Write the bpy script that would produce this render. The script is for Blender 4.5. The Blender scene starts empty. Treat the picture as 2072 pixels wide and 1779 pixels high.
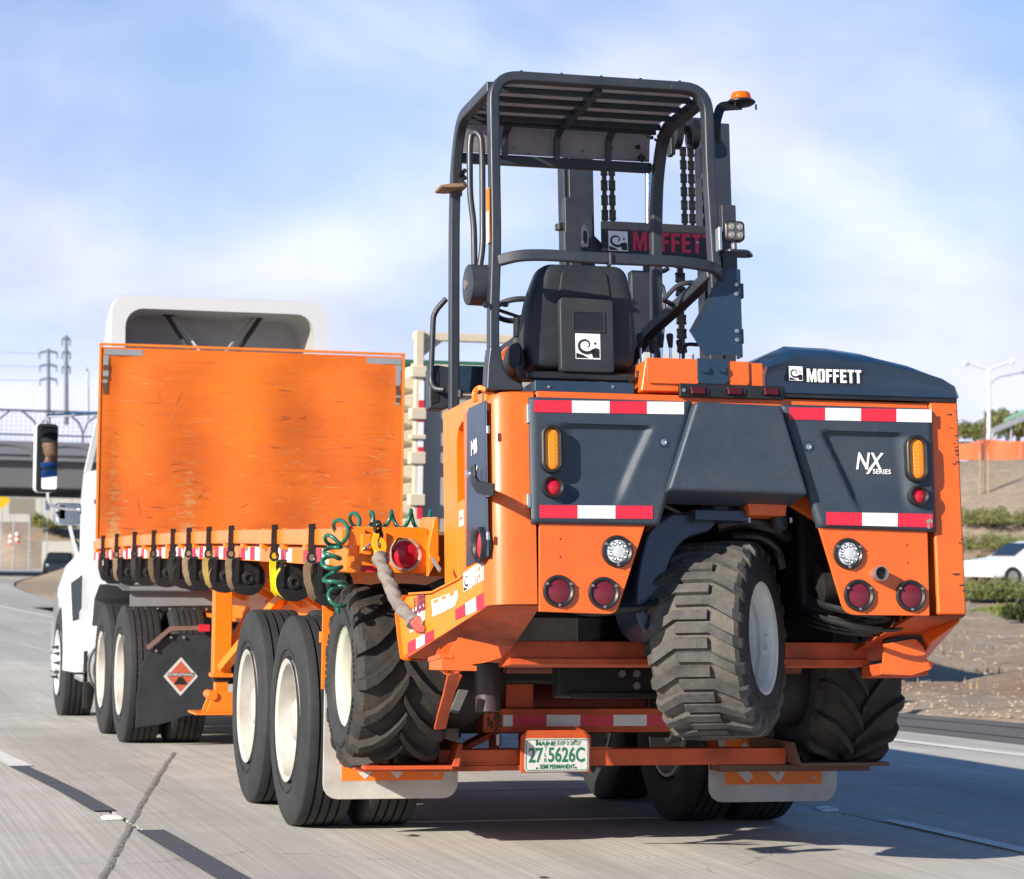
import bpy, bmesh, math, random
from mathutils import Vector, Matrix
random.seed(7)
sc = bpy.context.scene
col = sc.collection
PI = math.pi
rad = math.radians
V = Vector

# ------------------------------------------------------------------ camera, light, exposure
CAM_H = 1.32
F_PX = 5300.0                      # focal length in pixels of a 2072 px wide frame
YAW, ROLL = rad(15.2), .014
PITCH = math.atan((1123 - 889.5) / F_PX)
_R0 = V((math.cos(YAW), -math.sin(YAW), 0)); _H = V((math.sin(YAW), math.cos(YAW), 0)); _Z = V((0, 0, 1))
CF = _H * math.cos(PITCH) + _Z * math.sin(PITCH)
_U0 = _Z * math.cos(PITCH) - _H * math.sin(PITCH)
CR = _R0 * math.cos(ROLL) + _U0 * math.sin(ROLL)
CU = _U0 * math.cos(ROLL) - _R0 * math.sin(ROLL)
CC = V((0, 0, CAM_H))
cd = bpy.data.cameras.new('camera')
cam = bpy.data.objects.new('camera', cd); col.objects.link(cam)
cd.sensor_width = 36; cd.lens = 36 * F_PX / 2072
cd.clip_start = .1; cd.clip_end = 3000
cd.dof.use_dof = True; cd.dof.focus_distance = 10.9; cd.dof.aperture_fstop = 7.0
cam.matrix_world = Matrix(((CR.x, CU.x, -CF.x, 0), (CR.y, CU.y, -CF.y, 0), (CR.z, CU.z, -CF.z, CAM_H), (0, 0, 0, 1)))
sc.camera = cam

SUN_EL = 24.0
SUN_TRAVEL = V((.89, .46, 0)).normalized() * math.cos(rad(SUN_EL)) + V((0, 0, -math.sin(rad(SUN_EL))))
sl = bpy.data.lights.new('sun', 'SUN'); sl.energy = 5.0; sl.angle = rad(.53); sl.color = (1, .91, .77)
so = bpy.data.objects.new('sun', sl); col.objects.link(so)
so.rotation_euler = SUN_TRAVEL.to_track_quat('-Z', 'Y').to_euler()
so.location = (-20, -20, 30)

w = bpy.data.worlds.new('World'); sc.world = w; w.use_nodes = True
nt = w.node_tree; nt.nodes.clear()
def wn(t, **k):
    n = nt.nodes.new(t)
    for a, b in k.items(): setattr(n, a, b)
    return n
out = wn('ShaderNodeOutputWorld'); bg = wn('ShaderNodeBackground'); bg.inputs['Strength'].default_value = .062
sky = wn('ShaderNodeTexSky', sky_type='NISHITA'); sky.sun_disc = False
sky.sun_elevation = rad(SUN_EL); sky.sun_rotation = math.atan2(-SUN_TRAVEL.x, -SUN_TRAVEL.y)
sky.air_density = 1.0; sky.dust_density = .6; sky.ozone_density = 4.0
tc = wn('ShaderNodeTexCoord'); sx = wn('ShaderNodeSeparateXYZ')
nt.links.new(tc.outputs['Generated'], sx.inputs[0])
def wmath(op, a, b):
    n = wn('ShaderNodeMath', operation=op)
    for i, q in enumerate((a, b)):
        if isinstance(q, (int, float)): n.inputs[i].default_value = q
        else: nt.links.new(q, n.inputs[i])
    return n.outputs[0]
den = wmath('ADD', wmath('MAXIMUM', sx.outputs[2], 0.0), .42)
cx = wn('ShaderNodeCombineXYZ')
nt.links.new(wmath('DIVIDE', sx.outputs[0], den), cx.inputs[0]); nt.links.new(wmath('DIVIDE', sx.outputs[1], den), cx.inputs[1])
n1 = wn('ShaderNodeTexNoise'); n1.inputs['Scale'].default_value = 2.9; n1.inputs['Detail'].default_value = 7; n1.inputs['Roughness'].default_value = .5
n1.inputs['Distortion'].default_value = .35
mp = wn('ShaderNodeMapping'); mp.inputs['Location'].default_value = (3.1, 1.55, 0)
nt.links.new(cx.outputs[0], mp.inputs[0]); nt.links.new(mp.outputs[0], n1.inputs['Vector'])
rp = wn('ShaderNodeValToRGB'); rp.color_ramp.elements[0].position = .36; rp.color_ramp.elements[1].position = .66
rp.color_ramp.interpolation = 'EASE'
nt.links.new(n1.outputs[0], rp.inputs[0])
# clouds thicken towards the horizon all round
lowm = wn('ShaderNodeMapRange'); lowm.inputs[1].default_value = .27; lowm.inputs[2].default_value = .03; lowm.inputs[3].default_value = .26; lowm.inputs[4].default_value = .80
nt.links.new(sx.outputs[2], lowm.inputs[0])
thin = wn('ShaderNodeMapRange'); thin.inputs[1].default_value = .20; thin.inputs[2].default_value = .45; thin.inputs[3].default_value = 1; thin.inputs[4].default_value = .06
nt.links.new(sx.outputs[2], thin.inputs[0])
fac = wmath('MULTIPLY', wmath('MINIMUM', wmath('ADD', wmath('MULTIPLY', rp.outputs[0], .42), lowm.outputs[0]), .95), thin.outputs[0])
n2 = wn('ShaderNodeTexNoise'); n2.inputs['Scale'].default_value = 4.2; n2.inputs['Detail'].default_value = 4
nt.links.new(mp.outputs[0], n2.inputs['Vector'])
cr = wn('ShaderNodeValToRGB')
cr.color_ramp.elements[0].position = .36; cr.color_ramp.elements[0].color = (7.2, 7.5, 10.6, 1)
cr.color_ramp.elements[1].position = .62; cr.color_ramp.elements[1].color = (9.4, 9.7, 12.2, 1)
nt.links.new(n2.outputs[0], cr.inputs[0])
mx = wn('ShaderNodeMix', data_type='RGBA')
hs = wn('ShaderNodeHueSaturation'); hs.inputs['Saturation'].default_value = 1.55; hs.inputs['Value'].default_value = 1.22
nt.links.new(sky.outputs[0], hs.inputs['Color'])
nt.links.new(fac, mx.inputs[0]); nt.links.new(hs.outputs[0], mx.inputs[6]); nt.links.new(cr.outputs[0], mx.inputs[7])
nt.links.new(mx.outputs[2], bg.inputs[0]); nt.links.new(bg.outputs[0], out.inputs[0])

sc.view_settings.view_transform = 'Standard'; sc.view_settings.look = 'None'
sc.view_settings.exposure = .80; sc.view_settings.gamma = 1; sc.view_settings.use_curve_mapping = False
sc.cycles.max_bounces = 6; sc.cycles.diffuse_bounces = 3; sc.cycles.glossy_bounces = 3
sc.cycles.use_denoising = True

# ------------------------------------------------------------------ measuring: a point seen at a pixel of the photograph, on a known plane of the place
def ray(x, y): return CF * F_PX + CR * (x - 1036) - CU * (y - 889.5)
def P(x, y, Y): d = ray(x, y); return CC + d * ((Y - CC.y) / d.y)
def PX(x, y, X): d = ray(x, y); return CC + d * ((X - CC.x) / d.x)
def G(x, y, z=0): d = ray(x, y); return CC + d * ((z - CC.z) / d.z)
# the forklift rides tipped forward 6.5 degrees; its own frame
FK = Matrix.Translation((3.65, 9.95, .55)) @ Matrix.Rotation(rad(-6.5), 4, 'X')
FKi = FK.inverted(); _o = FKi @ CC
def L(x, y, c): d = FKi.to_3x3() @ ray(x, y); q = _o + d * ((c - _o.y) / d.y); return (q.x, q.z)
def LX(x, y, c): d = FKi.to_3x3() @ ray(x, y); q = _o + d * ((c - _o.x) / d.x); return (q.y, q.z)
def Ls(pts, c): return [L(x, y, c) for x, y in pts]
def lerp(a, b, t): return a + (b - a) * t
def sstep(a, b, x):
    t = min(1, max(0, (x - a) / (b - a))); return t * t * (3 - 2 * t)

# ------------------------------------------------------------------ mesh builder
class B:
    def __init__(s): s.v = []; s.f = []; s.m = []; s.mi = 0
    def add(s, vs, fs):
        n = len(s.v); s.v += [tuple(q) for q in vs]
        for f in fs: s.f.append([i + n for i in f]); s.m.append(s.mi)
        return s
    def box(s, x0, x1, y0, y1, z0, z1):
        return s.hexa([(x0, y0, z0), (x1, y0, z0), (x1, y1, z0), (x0, y1, z0)], [(x0, y0, z1), (x1, y0, z1), (x1, y1, z1), (x0, y1, z1)])
    def hexa(s, lo, hi):
        return s.add(list(lo) + list(hi), [(3, 2, 1, 0), (4, 5, 6, 7), (0, 1, 5, 4), (1, 2, 6, 5), (2, 3, 7, 6), (3, 0, 4, 7)])
    def prism(s, pts, ax, a, b):
        m = {'x': lambda p, t: (t, p[0], p[1]), 'y': lambda p, t: (p[0], t, p[1]), 'z': lambda p, t: (p[0], p[1], t)}[ax]
        n = len(pts)
        fa = a if isinstance(a, (list, tuple)) else [a] * n
        fb = b if isinstance(b, (list, tuple)) else [b] * n
        vs = [m(p, fa[i]) for i, p in enumerate(pts)] + [m(p, fb[i]) for i, p in enumerate(pts)]
        fs = [list(range(n))[::-1], list(range(n, 2 * n))] + [(i, (i + 1) % n, n + (i + 1) % n, n + i) for i in range(n)]
        return s.add(vs, fs)
    def flat(s, pts, o, u, v, t=.0015):            # an outline in the frame o,u,v with thickness t
        o, u, v = V(o), V(u), V(v); nn = u.cross(v).normalized()
        n = len(pts)
        vs = [o + u * p[0] + v * p[1] for p in pts]; vs += [q + nn * t for q in vs[:n]]
        return s.add(vs, [list(range(n))[::-1], list(range(n, 2 * n))] + [(i, (i + 1) % n, n + (i + 1) % n, n + i) for i in range(n)])
    def loft(s, secs, cap=True, closed=False):
        n = len(secs[0]); vs = [q for c in secs for q in c]; fs = []
        k = len(secs)
        for j in range(k if closed else k - 1):
            j2 = (j + 1) % k
            for i in range(n): fs.append((j * n + i, j * n + (i + 1) % n, j2 * n + (i + 1) % n, j2 * n + i))
        if cap and not closed: fs += [list(range(n))[::-1], list(range((k - 1) * n, k * n))]
        return s.add(vs, fs)
    def sweep(s, path, prof, up=(0, 0, 1), closed=False, cap=True):
        path = [V(p) for p in path]; up = V(up); secs = []; n = len(path); last = None
        for i, p in enumerate(path):
            a = path[i - 1] if (i or closed) else None; b = path[(i + 1) % n] if (i < n - 1 or closed) else None
            d0 = (p - a).normalized() if a is not None else None; d1 = (b - p).normalized() if b is not None else None
            t = ((d0 or d1) + (d1 or d0)).normalized()
            k = 1 / max(.45, t.dot(d1 or d0))
            r = t.cross(up)
            if r.length < .05: r = last or t.orthogonal()
            r = r.normalized()
            if last is not None and r.dot(last) < 0: r = -r
            last = r; q = r.cross(t).normalized()
            # mitre: widen along the bend direction
            bend = ((d1 or d0) - (d0 or d1))
            sec = []
            for x, y in prof:
                w_ = r * x + q * y
                if bend.length > 1e-4:
                    bn = bend.normalized(); w_ = w_ + bn * (w_.dot(bn) * (k - 1))
                sec.append(p + w_)
            secs.append(sec)
        return s.loft(secs, cap, closed)
    def tube(s, path, r, n=8, closed=False, up=(0, 0, 1)):
        return s.sweep(path, [(r * math.cos(2 * PI * i / n), r * math.sin(2 * PI * i / n)) for i in range(n)], up, closed)
    def bar(s, path, w_, h, up=(0, 0, 1), closed=False):
        return s.sweep(path, [(-w_ / 2, -h / 2), (w_ / 2, -h / 2), (w_ / 2, h / 2), (-w_ / 2, h / 2)], up, closed)
    def cyl(s, p0, p1, r0, r1=None, n=16):
        r1 = r0 if r1 is None else r1
        p0, p1 = V(p0), V(p1); t = (p1 - p0).normalized(); u = t.orthogonal().normalized(); v = t.cross(u)
        c = lambda p, r: [p + (u * math.cos(2 * PI * i / n) + v * math.sin(2 * PI * i / n)) * r for i in range(n)]
        return s.loft([c(p0, r0), c(p1, r1)])
    def lathe(s, prof, c, ax=(1, 0, 0), n=32, closed=False):
        c = V(c); t = V(ax).normalized(); u = (V((0, 0, 1)) if abs(t.z) < .9 else V((1, 0, 0))); u = (u - t * u.dot(t)).normalized(); v = t.cross(u)
        secs = [[c + t * a + (u * math.cos(2 * PI * i / n) + v * math.sin(2 * PI * i / n)) * max(r, .0004) for i in range(n)] for a, r in prof]
        return s.loft(secs, not closed, closed)
    def grid(s, fn, nu, nv):
        vs = [fn(i / nu, j / nv) for j in range(nv + 1) for i in range(nu + 1)]
        return s.add(vs, [(j * (nu + 1) + i, j * (nu + 1) + i + 1, (j + 1) * (nu + 1) + i + 1, (j + 1) * (nu + 1) + i) for j in range(nv) for i in range(nu)])
    def shell(s, fn, nu, nv, d):                       # grid with a back side offset by d and closed rim
        d = V(d); n = len(s.v); s.grid(fn, nu, nv); m = len(s.v) - n
        s.v += [tuple(V(s.v[n + k]) + d) for k in range(m)]
        for j in range(nv):
            for i in range(nu):
                a = n + j * (nu + 1) + i; s.f.append([a + m + nu + 1, a + m + nu + 2, a + m + 1, a + m]); s.m.append(s.mi)
        ring = [i for i in range(nu + 1)] + [j * (nu + 1) + nu for j in range(1, nv + 1)] + [nv * (nu + 1) + i for i in range(nu - 1, -1, -1)] + [j * (nu + 1) for j in range(nv - 1, 0, -1)]
        for k in range(len(ring)):
            a, b = n + ring[k], n + ring[(k + 1) % len(ring)]
            s.f.append([a, a + m, b + m, b]); s.m.append(s.mi)
        return s
    def mesh(s, name, mats, smooth=35):
        me = bpy.data.meshes.new(name); me.from_pydata(s.v, [], s.f)
        for q in (mats if isinstance(mats, (list, tuple)) else [mats]): me.materials.append(q)
        me.polygons.foreach_set('material_index', s.m)
        bm = bmesh.new(); bm.from_mesh(me); bmesh.ops.recalc_face_normals(bm, faces=bm.faces[:]); bm.to_mesh(me); bm.free()
        if smooth:
            me.polygons.foreach_set('use_smooth', [True] * len(me.polygons)); me.set_sharp_from_angle(angle=rad(smooth))
        me.update(); return me

def fillet(path, r, n=5):
    path = [V(p) for p in path]; o = [path[0]]
    for i in range(1, len(path) - 1):
        p = path[i]; a = (path[i - 1] - p); b = (path[i + 1] - p); k = min(r, a.length * .48, b.length * .48)
        s0 = p + a.normalized() * k; s1 = p + b.normalized() * k
        for j in range(n + 1):
            t = j / n; o.append(s0 * (1 - t) ** 2 + p * 2 * t * (1 - t) + s1 * t * t)
    o.append(path[-1]); return o
def rrect(x0, x1, y0, y1, r, n=4, corners='1234'):
    o = []
    for k, (cx_, cy_, a0) in enumerate(((x1 - r, y0 + r, -90), (x1 - r, y1 - r, 0), (x0 + r, y1 - r, 90), (x0 + r, y0 + r, 180))):
        if str(k + 1) in corners:
            for j in range(n + 1):
                a = rad(a0 + 90 * j / n); o.append((cx_ + r * math.cos(a), cy_ + r * math.sin(a)))
        else: o.append(((x1, x1, x0, x0)[k], (y0, y1, y1, y0)[k]))
    return o
def circ(cx_, cy_, r, n=20): return [(cx_ + r * math.cos(2 * PI * i / n), cy_ + r * math.sin(2 * PI * i / n)) for i in range(n)]

WM = {}
FR = Matrix.Identity(4)
def place(o, parent, M):
    if parent is not None:
        o.parent = parent; o.matrix_parent_inverse = WM[parent.name].inverted()
    o.matrix_basis = M; WM[o.name] = M.copy()
def obj(name, b, mats, parent=None, bevel=0, smooth=35, M=None, seg=2, label=None, kind=None):
    me = b if isinstance(b, bpy.types.Mesh) else b.mesh(name, mats, smooth)
    o = bpy.data.objects.new(name, me); col.objects.link(o)
    place(o, parent, FR @ (M or Matrix.Identity(4)))
    if bevel:
        m = o.modifiers.new('bevel', 'BEVEL'); m.width = bevel; m.segments = seg; m.limit_method = 'ANGLE'; m.angle_limit = rad(30); m.harden_normals = True
    if label: o['label'] = label
    if kind: o['kind'] = kind
    return o
def thing(name, label, cat, loc=(0, 0, 0), group=None, M=None):
    o = bpy.data.objects.new(name, None); col.objects.link(o); o.empty_display_size = .2
    place(o, None, M or Matrix.Translation(loc)); o['label'] = label; o['category'] = cat
    if group: o['group'] = group
    return o
def tag(o, label, cat, group=None):
    o['label'] = label; o['category'] = cat
    if group: o['group'] = group
    return o
def copy_tree(o, M, label=None, parent=None):          # a copy of a thing (or part) with copies of its parts, moved by M
    c = o.copy(); col.objects.link(c)
    Mw = M @ WM[o.name]
    c.parent = None; place(c, parent, Mw)
    if label: c['label'] = label
    for ch in [q for q in bpy.data.objects if q.parent is o]: copy_tree(ch, M, None, c)
    return c
# ------------------------------------------------------------------ materials
def node_mat(name):
    m = bpy.data.materials.new(name); m.use_nodes = True; t = m.node_tree
    return m, t, t.nodes['Principled BSDF']
def N(t, kind, **k):
    n = t.nodes.new(kind)
    for a, b in k.items():
        if a in n.inputs.keys(): n.inputs[a].default_value = b
        else: setattr(n, a, b)
    return n
def ramp(t, src, p0, p1, c0=(0, 0, 0, 1), c1=(1, 1, 1, 1)):
    r = t.nodes.new('ShaderNodeValToRGB'); e = r.color_ramp.elements
    e[0].position, e[1].position = p0, p1; e[0].color, e[1].color = c0, c1
    t.links.new(src, r.inputs[0]); return r.outputs[0]
def mixc(t, f, a, b):
    m = t.nodes.new('ShaderNodeMix'); m.data_type = 'RGBA'
    for q, i in ((f, 0), (a, 6), (b, 7)):
        if hasattr(q, 'node'): t.links.new(q, m.inputs[i])
        elif i == 0: m.inputs[0].default_value = q
        else: m.inputs[i].default_value = tuple(q) + ((1,) if len(q) == 3 else ())
    return m.outputs[2]
def coords(t, scale=(1, 1, 1), rot=(0, 0, 0), kind='Object'):
    c = t.nodes.new('ShaderNodeTexCoord'); m = t.nodes.new('ShaderNodeMapping'); m.inputs['Scale'].default_value = scale; m.inputs['Rotation'].default_value = rot
    t.links.new(c.outputs[kind], m.inputs[0]); return m.outputs[0]
def noise(t, vec, scale, detail=4, rough=.55):
    n = t.nodes.new('ShaderNodeTexNoise'); n.inputs['Scale'].default_value = scale; n.inputs['Detail'].default_value = detail; n.inputs['Roughness'].default_value = rough
    t.links.new(vec, n.inputs['Vector']); return n.outputs[0]
def bump(t, p, h, strength, dist=.01):
    b = t.nodes.new('ShaderNodeBump'); b.inputs['Strength'].default_value = strength; b.inputs['Distance'].default_value = dist
    t.links.new(h, b.inputs['Height']); t.links.new(b.outputs[0], p.inputs['Normal'])
def paint(name, c, rough=.38, metal=0, dirt=.25, dc=None, ds=6, fine=.12, bmp=0, bs=200, coat=0, spec=.5, chips=0, cc=(.05, .045, .04)):
    m, t, p = node_mat(name); vec = coords(t)
    dc = dc or tuple(q * .45 + .03 for q in c)
    a = noise(t, vec, ds, 5, .65); f = ramp(t, a, .42, .75, (0, 0, 0, 1), (dirt,) * 3 + (1,))
    base = mixc(t, f, c, dc)
    b2 = noise(t, vec, 60, 3); base = mixc(t, ramp(t, b2, .35, .7, (0, 0, 0, 1), (fine,) * 3 + (1,)), base, tuple(q * .6 for q in c))
    if chips:
        n3 = noise(t, coords(t, (9, 9, 3)), 3.2, 8, .75)
        base = mixc(t, ramp(t, n3, .70 - chips * .1, .72 - chips * .1), base, cc)
    t.links.new(base, p.inputs['Base Color'])
    r = ramp(t, a, .3, .8, (rough * .8,) * 3 + (1,), (min(1, rough * 1.35 + .05),) * 3 + (1,)); t.links.new(r, p.inputs['Roughness'])
    p.inputs['Metallic'].default_value = metal; p.inputs['Coat Weight'].default_value = coat; p.inputs['Coat Roughness'].default_value = .15
    p.inputs['Specular IOR Level'].default_value = spec
    if bmp: bump(t, p, noise(t, vec, bs, 3), bmp, .004)
    return m
def flatm(name, c, rough=.5, metal=0, spec=.5):
    m, t, p = node_mat(name); p.inputs['Base Color'].default_value = tuple(c) + (1,); p.inputs['Roughness'].default_value = rough; p.inputs['Metallic'].default_value = metal
    p.inputs['Specular IOR Level'].default_value = spec; return m

ORANGE = paint('orange_paint', (.78, .128, .012), .38, dirt=.42, dc=(.36, .07, .022), ds=3.0, coat=.2, chips=.35, bmp=.03, bs=120)
ORANGE_DIRTY = paint('grimy_orange_paint', (.56, .080, .014), .55, dirt=.75, dc=(.10, .035, .015), ds=4.5, chips=.5)
T_SUN_ORANGE = paint('trailer_and_sunlit_orange', (.84, .205, .008), .36, dirt=.25, dc=(.5, .12, .02), ds=4, coat=.25, chips=.2)  # trailer's own orange; on the forklift it paints sunlight into left parts
NAVY = paint('slate_blue_plastic', (.028, .044, .068), .48, dirt=.55, dc=(.065, .072, .082), ds=2.2, bmp=.2, bs=380, fine=.35)
HOODM = paint('dark_blue_gloss_plastic', (.014, .034, .068), .30, dirt=.3, dc=(.05, .07, .10), ds=3, fine=.2, coat=.3)
GUARD = paint('dark_grey_steel_paint', (.026, .032, .044), .38, dirt=.35, dc=(.06, .06, .065), ds=7, chips=.1, cc=(.2, .15, .1))
PLAST = paint('black_textured_plastic', (.018, .022, .028), .55, dirt=.3, dc=(.04, .042, .046), ds=5, bmp=.25, bs=380)
BLACK = paint('black_paint', (.010, .011, .013), .42, dirt=.4, dc=(.03, .028, .026), ds=6)
GRIME = paint('greasy_dark_steel', (.009, .008, .008), .62, dirt=.6, dc=(.020, .015, .012), ds=7, bmp=.3, bs=60)
CHAINM = paint('oily_chain_steel', (.02, .018, .016), .35, metal=.6, dirt=.5, dc=(.06, .05, .04), ds=20)
CHROME = paint('chrome', (.75, .76, .78), .12, metal=1, dirt=.12, dc=(.4, .4, .4))
STEEL = paint('bare_steel', (.42, .42, .42), .38, metal=.8, dirt=.4, dc=(.22, .2, .18))
ALU = paint('polished_aluminium', (.62, .63, .64), .3, metal=.9, dirt=.3)
CREAM = paint('cream_rim_paint', (.50, .51, .43), .42, dirt=.6, dc=(.42, .38, .3), ds=5, chips=.1)
ICE = paint('pale_blue_rim_paint', (.72, .78, .74), .42, dirt=.4, dc=(.45, .46, .42), ds=6, chips=.2)
RIMW = paint('white_rim_enamel', (.48, .465, .43), .38, dirt=.9, dc=(.28, .25, .21), ds=4)
WHITE = paint('white_truck_paint', (.56, .58, .60), .3, dirt=.15, dc=(.6, .6, .58), coat=.4, fine=.03)
REDT = paint('red_reflective_tape', (.62, .02, .045), .35, dirt=.15, ds=30, fine=.1)
WHT = paint('white_reflective_tape', (.68, .70, .72), .35, dirt=.2, dc=(.5, .5, .5), ds=25, fine=.06)
GREYT = paint('silver_grey_duct_tape', (.27, .29, .31), .5, dirt=.35)
AMBER = flatm('amber_lens', (.75, .25, .015), .28)
REDL = flatm('red_lens', (.50, .012, .03), .22)
DREDL = flatm('dark_red_lens', (.14, .012, .022), .3)
CLEARL = flatm('clear_lamp_lens', (.50, .53, .55), .2)
RUBBERB = paint('black_rubber_ring', (.012, .014, .016), .42, dirt=.3, dc=(.03, .03, .03))
PRINTW = flatm('white_print', (.80, .80, .80), .5)
PRINTB = flatm('black_print', (.012, .012, .013), .5)
PRINTR = flatm('red_print', (.60, .018, .06), .5)
PRINTG = flatm('green_print', (.01, .15, .09), .5)
PRINTO = paint('orange_print', (.84, .19, .012), .5, dirt=.2, ds=5)
GREENH = paint('green_hose_plastic', (.012, .12, .075), .28, dirt=.3, dc=(.02, .06, .04), ds=12)
CANVAS = paint('worn_grey_canvas', (.21, .185, .165), .9, dirt=.8, dc=(.08, .065, .055), ds=16, bmp=.9, bs=60)
YELLOW = paint('yellow_paint', (.80, .42, .012), .42, dirt=.5, dc=(.18, .1, .03), ds=22)
YSTRAP = paint('yellow_strap_webbing', (.78, .62, .012), .6, dirt=.4, dc=(.4, .3, .05), ds=18)
TSTRAP = paint('tan_strap_webbing', (.24, .17, .10), .8, dirt=.6, dc=(.10, .07, .05), ds=18)
BSTRAP = paint('dark_strap_webbing', (.03, .028, .026), .75, dirt=.5, dc=(.08, .06, .05), ds=18)
OLIVE = paint('tan_steel_plate_paint', (.40, .35, .20), .5, dirt=.3)
PINKR = paint('faded_red_paint', (.55, .09, .07), .55, dirt=.3)
MUDW = paint('white_rubber_mudflap', (.50, .49, .46), .6, dirt=.9, dc=(.28, .25, .20), ds=3.5, bmp=.15, bs=14)
PLATEW = paint('white_plate_enamel', (.62, .63, .62), .4, dirt=.35, dc=(.42, .42, .40), ds=30)
BEIGE = paint('beige_steel_paint', (.56, .49, .37), .5, dirt=.35, dc=(.34, .29, .22), ds=2, chips=.1)
BEIGED = paint('weathered_beige_panel', (.36, .335, .29), .55, dirt=.35, dc=(.25, .23, .2), ds=1.5)
GREYIN = paint('grey_fibreglass_inside', (.34, .33, .32), .7, dirt=.5, dc=(.22, .21, .2), ds=2.5)
GLASSD = flatm('dark_window_glass', (.02, .03, .04), .06, spec=.8)
CONCW = paint('pale_concrete', (.52, .50, .45), .85, dirt=.4, dc=(.38, .35, .31), ds=.8, bmp=.2, bs=6)
CONCG = paint('grey_concrete_barrier', (.15, .155, .185), .85, dirt=.3, dc=(.11, .115, .14), ds=.6)  # bridge face concrete; its dark tone has shade put into the colour
FENCEM = paint('dark_painted_fence_steel', (.05, .055, .075), .6, dirt=.3, ds=1)
PYL = paint('weathered_pole_steel', (.13, .16, .19), .6, dirt=.3, ds=1)
GALV = paint('galvanised_steel', (.40, .43, .46), .5, metal=.3, dirt=.3, ds=2)
POLEW = paint('white_pole_paint', (.72, .74, .74), .5, dirt=.15)
NETO = paint('orange_barrier_mesh', (.85, .20, .07), .6, dirt=.3, dc=(.85, .42, .28), ds=.9)

def poly_roof():
    m, t, p = node_mat('smoked_polycarbonate'); vec = coords(t)
    a = noise(t, vec, 9, 6, .7); sp = noise(t, vec, 45, 3, .7)
    c = mixc(t, ramp(t, a, .4, .75), (.46, .43, .43), (.34, .30, .30))
    c = mixc(t, ramp(t, sp, .66, .74), c, (.10, .07, .05))
    t.links.new(c, p.inputs['Base Color']); p.inputs['Roughness'].default_value = .28
    tr = N(t, 'ShaderNodeBsdfTranslucent'); t.links.new(c, tr.inputs[0])
    mixs = N(t, 'ShaderNodeMixShader'); mixs.inputs[0].default_value = .62
    t.links.new(p.outputs[0], mixs.inputs[1]); t.links.new(tr.outputs[0], mixs.inputs[2])
    t.links.new(mixs.outputs[0], t.nodes['Material Output'].inputs[0]); return m
POLYC = poly_roof()

def headboard_mat():
    m, t, p = node_mat('scuffed_orange_headboard'); 
    a = noise(t, coords(t), 1.3, 6, .65)
    c = mixc(t, ramp(t, a, .34, .66), (.72, .158, .004), (.57, .106, .006))
    s1 = noise(t, coords(t, (1.1, 1, 26)), 2.4, 8, .75)        # fine sideways rubbing
    c = mixc(t, ramp(t, s1, .50, .72, (0, 0, 0, 1), (.55, .55, .55, 1)), c, (.40, .065, .012))
    s0 = noise(t, coords(t, (.9, 1, 5)), 3.1, 8, .7); c = mixc(t, ramp(t, s0, .58, .74, (0, 0, 0, 1), (.28, .28, .28, 1)), c, (.30, .055, .02))
    # three worn columns where cargo has rubbed, heavier low down
    tcn = N(t, 'ShaderNodeTexCoord'); s = N(t, 'ShaderNodeSeparateXYZ'); t.links.new(tcn.outputs['Object'], s.inputs[0])
    def mth(op, x, y, z=None):
        n = N(t, 'ShaderNodeMath', operation=op)
        for i, q in enumerate((x, y, z)):
            if q is None: continue
            if isinstance(q, (int, float)): n.inputs[i].default_value = q
            else: t.links.new(q, n.inputs[i])
        return n.outputs[0]
    tot = None
    for x0, wdt, k in ((2.42, .13, 1.0), (3.02, .13, .95), (4.05, .16, .55), (4.60, .12, .6)):
        g = mth('MAXIMUM', mth('SUBTRACT', 1, mth('DIVIDE', mth('ABSOLUTE', mth('SUBTRACT', s.outputs[0], x0), 0), wdt)), 0)
        g = mth('MULTIPLY', g, k); tot = g if tot is None else mth('ADD', tot, g)
    hz = N(t, 'ShaderNodeMapRange'); hz.inputs[1].default_value = 2.45; hz.inputs[2].default_value = 1.4; t.links.new(s.outputs[2], hz.inputs[0])
    tot = mth('MULTIPLY', tot, hz.outputs[0])
    s2 = noise(t, coords(t, (1.6, 1, 9)), 4.0, 9, .8)
    msk = ramp(t, mth('ADD', mth('MULTIPLY', tot, .22), s2), .60, .73)
    c = mixc(t, mth('MULTIPLY', msk, .75), c, (.52, .34, .13))
    s3 = noise(t, coords(t, (1, 1, 9)), 7, 9, .85)
    c = mixc(t, ramp(t, s3, .68, .72), c, (.75, .55, .35))
    s4 = noise(t, coords(t, (2, 1, 14), (0, .2, 0)), 4.3, 8, .8)
    c = mixc(t, ramp(t, s4, .66, .71, (0, 0, 0, 1), (.7, .7, .7, 1)), c, (.22, .07, .02))
    t.links.new(c, p.inputs['Base Color'])
    t.links.new(ramp(t, s1, .3, .8, (.5, .5, .5, 1), (.75, .75, .75, 1)), p.inputs['Roughness'])
    bump(t, p, s1, .12, .004); return m
HEADM = headboard_mat()

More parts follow.
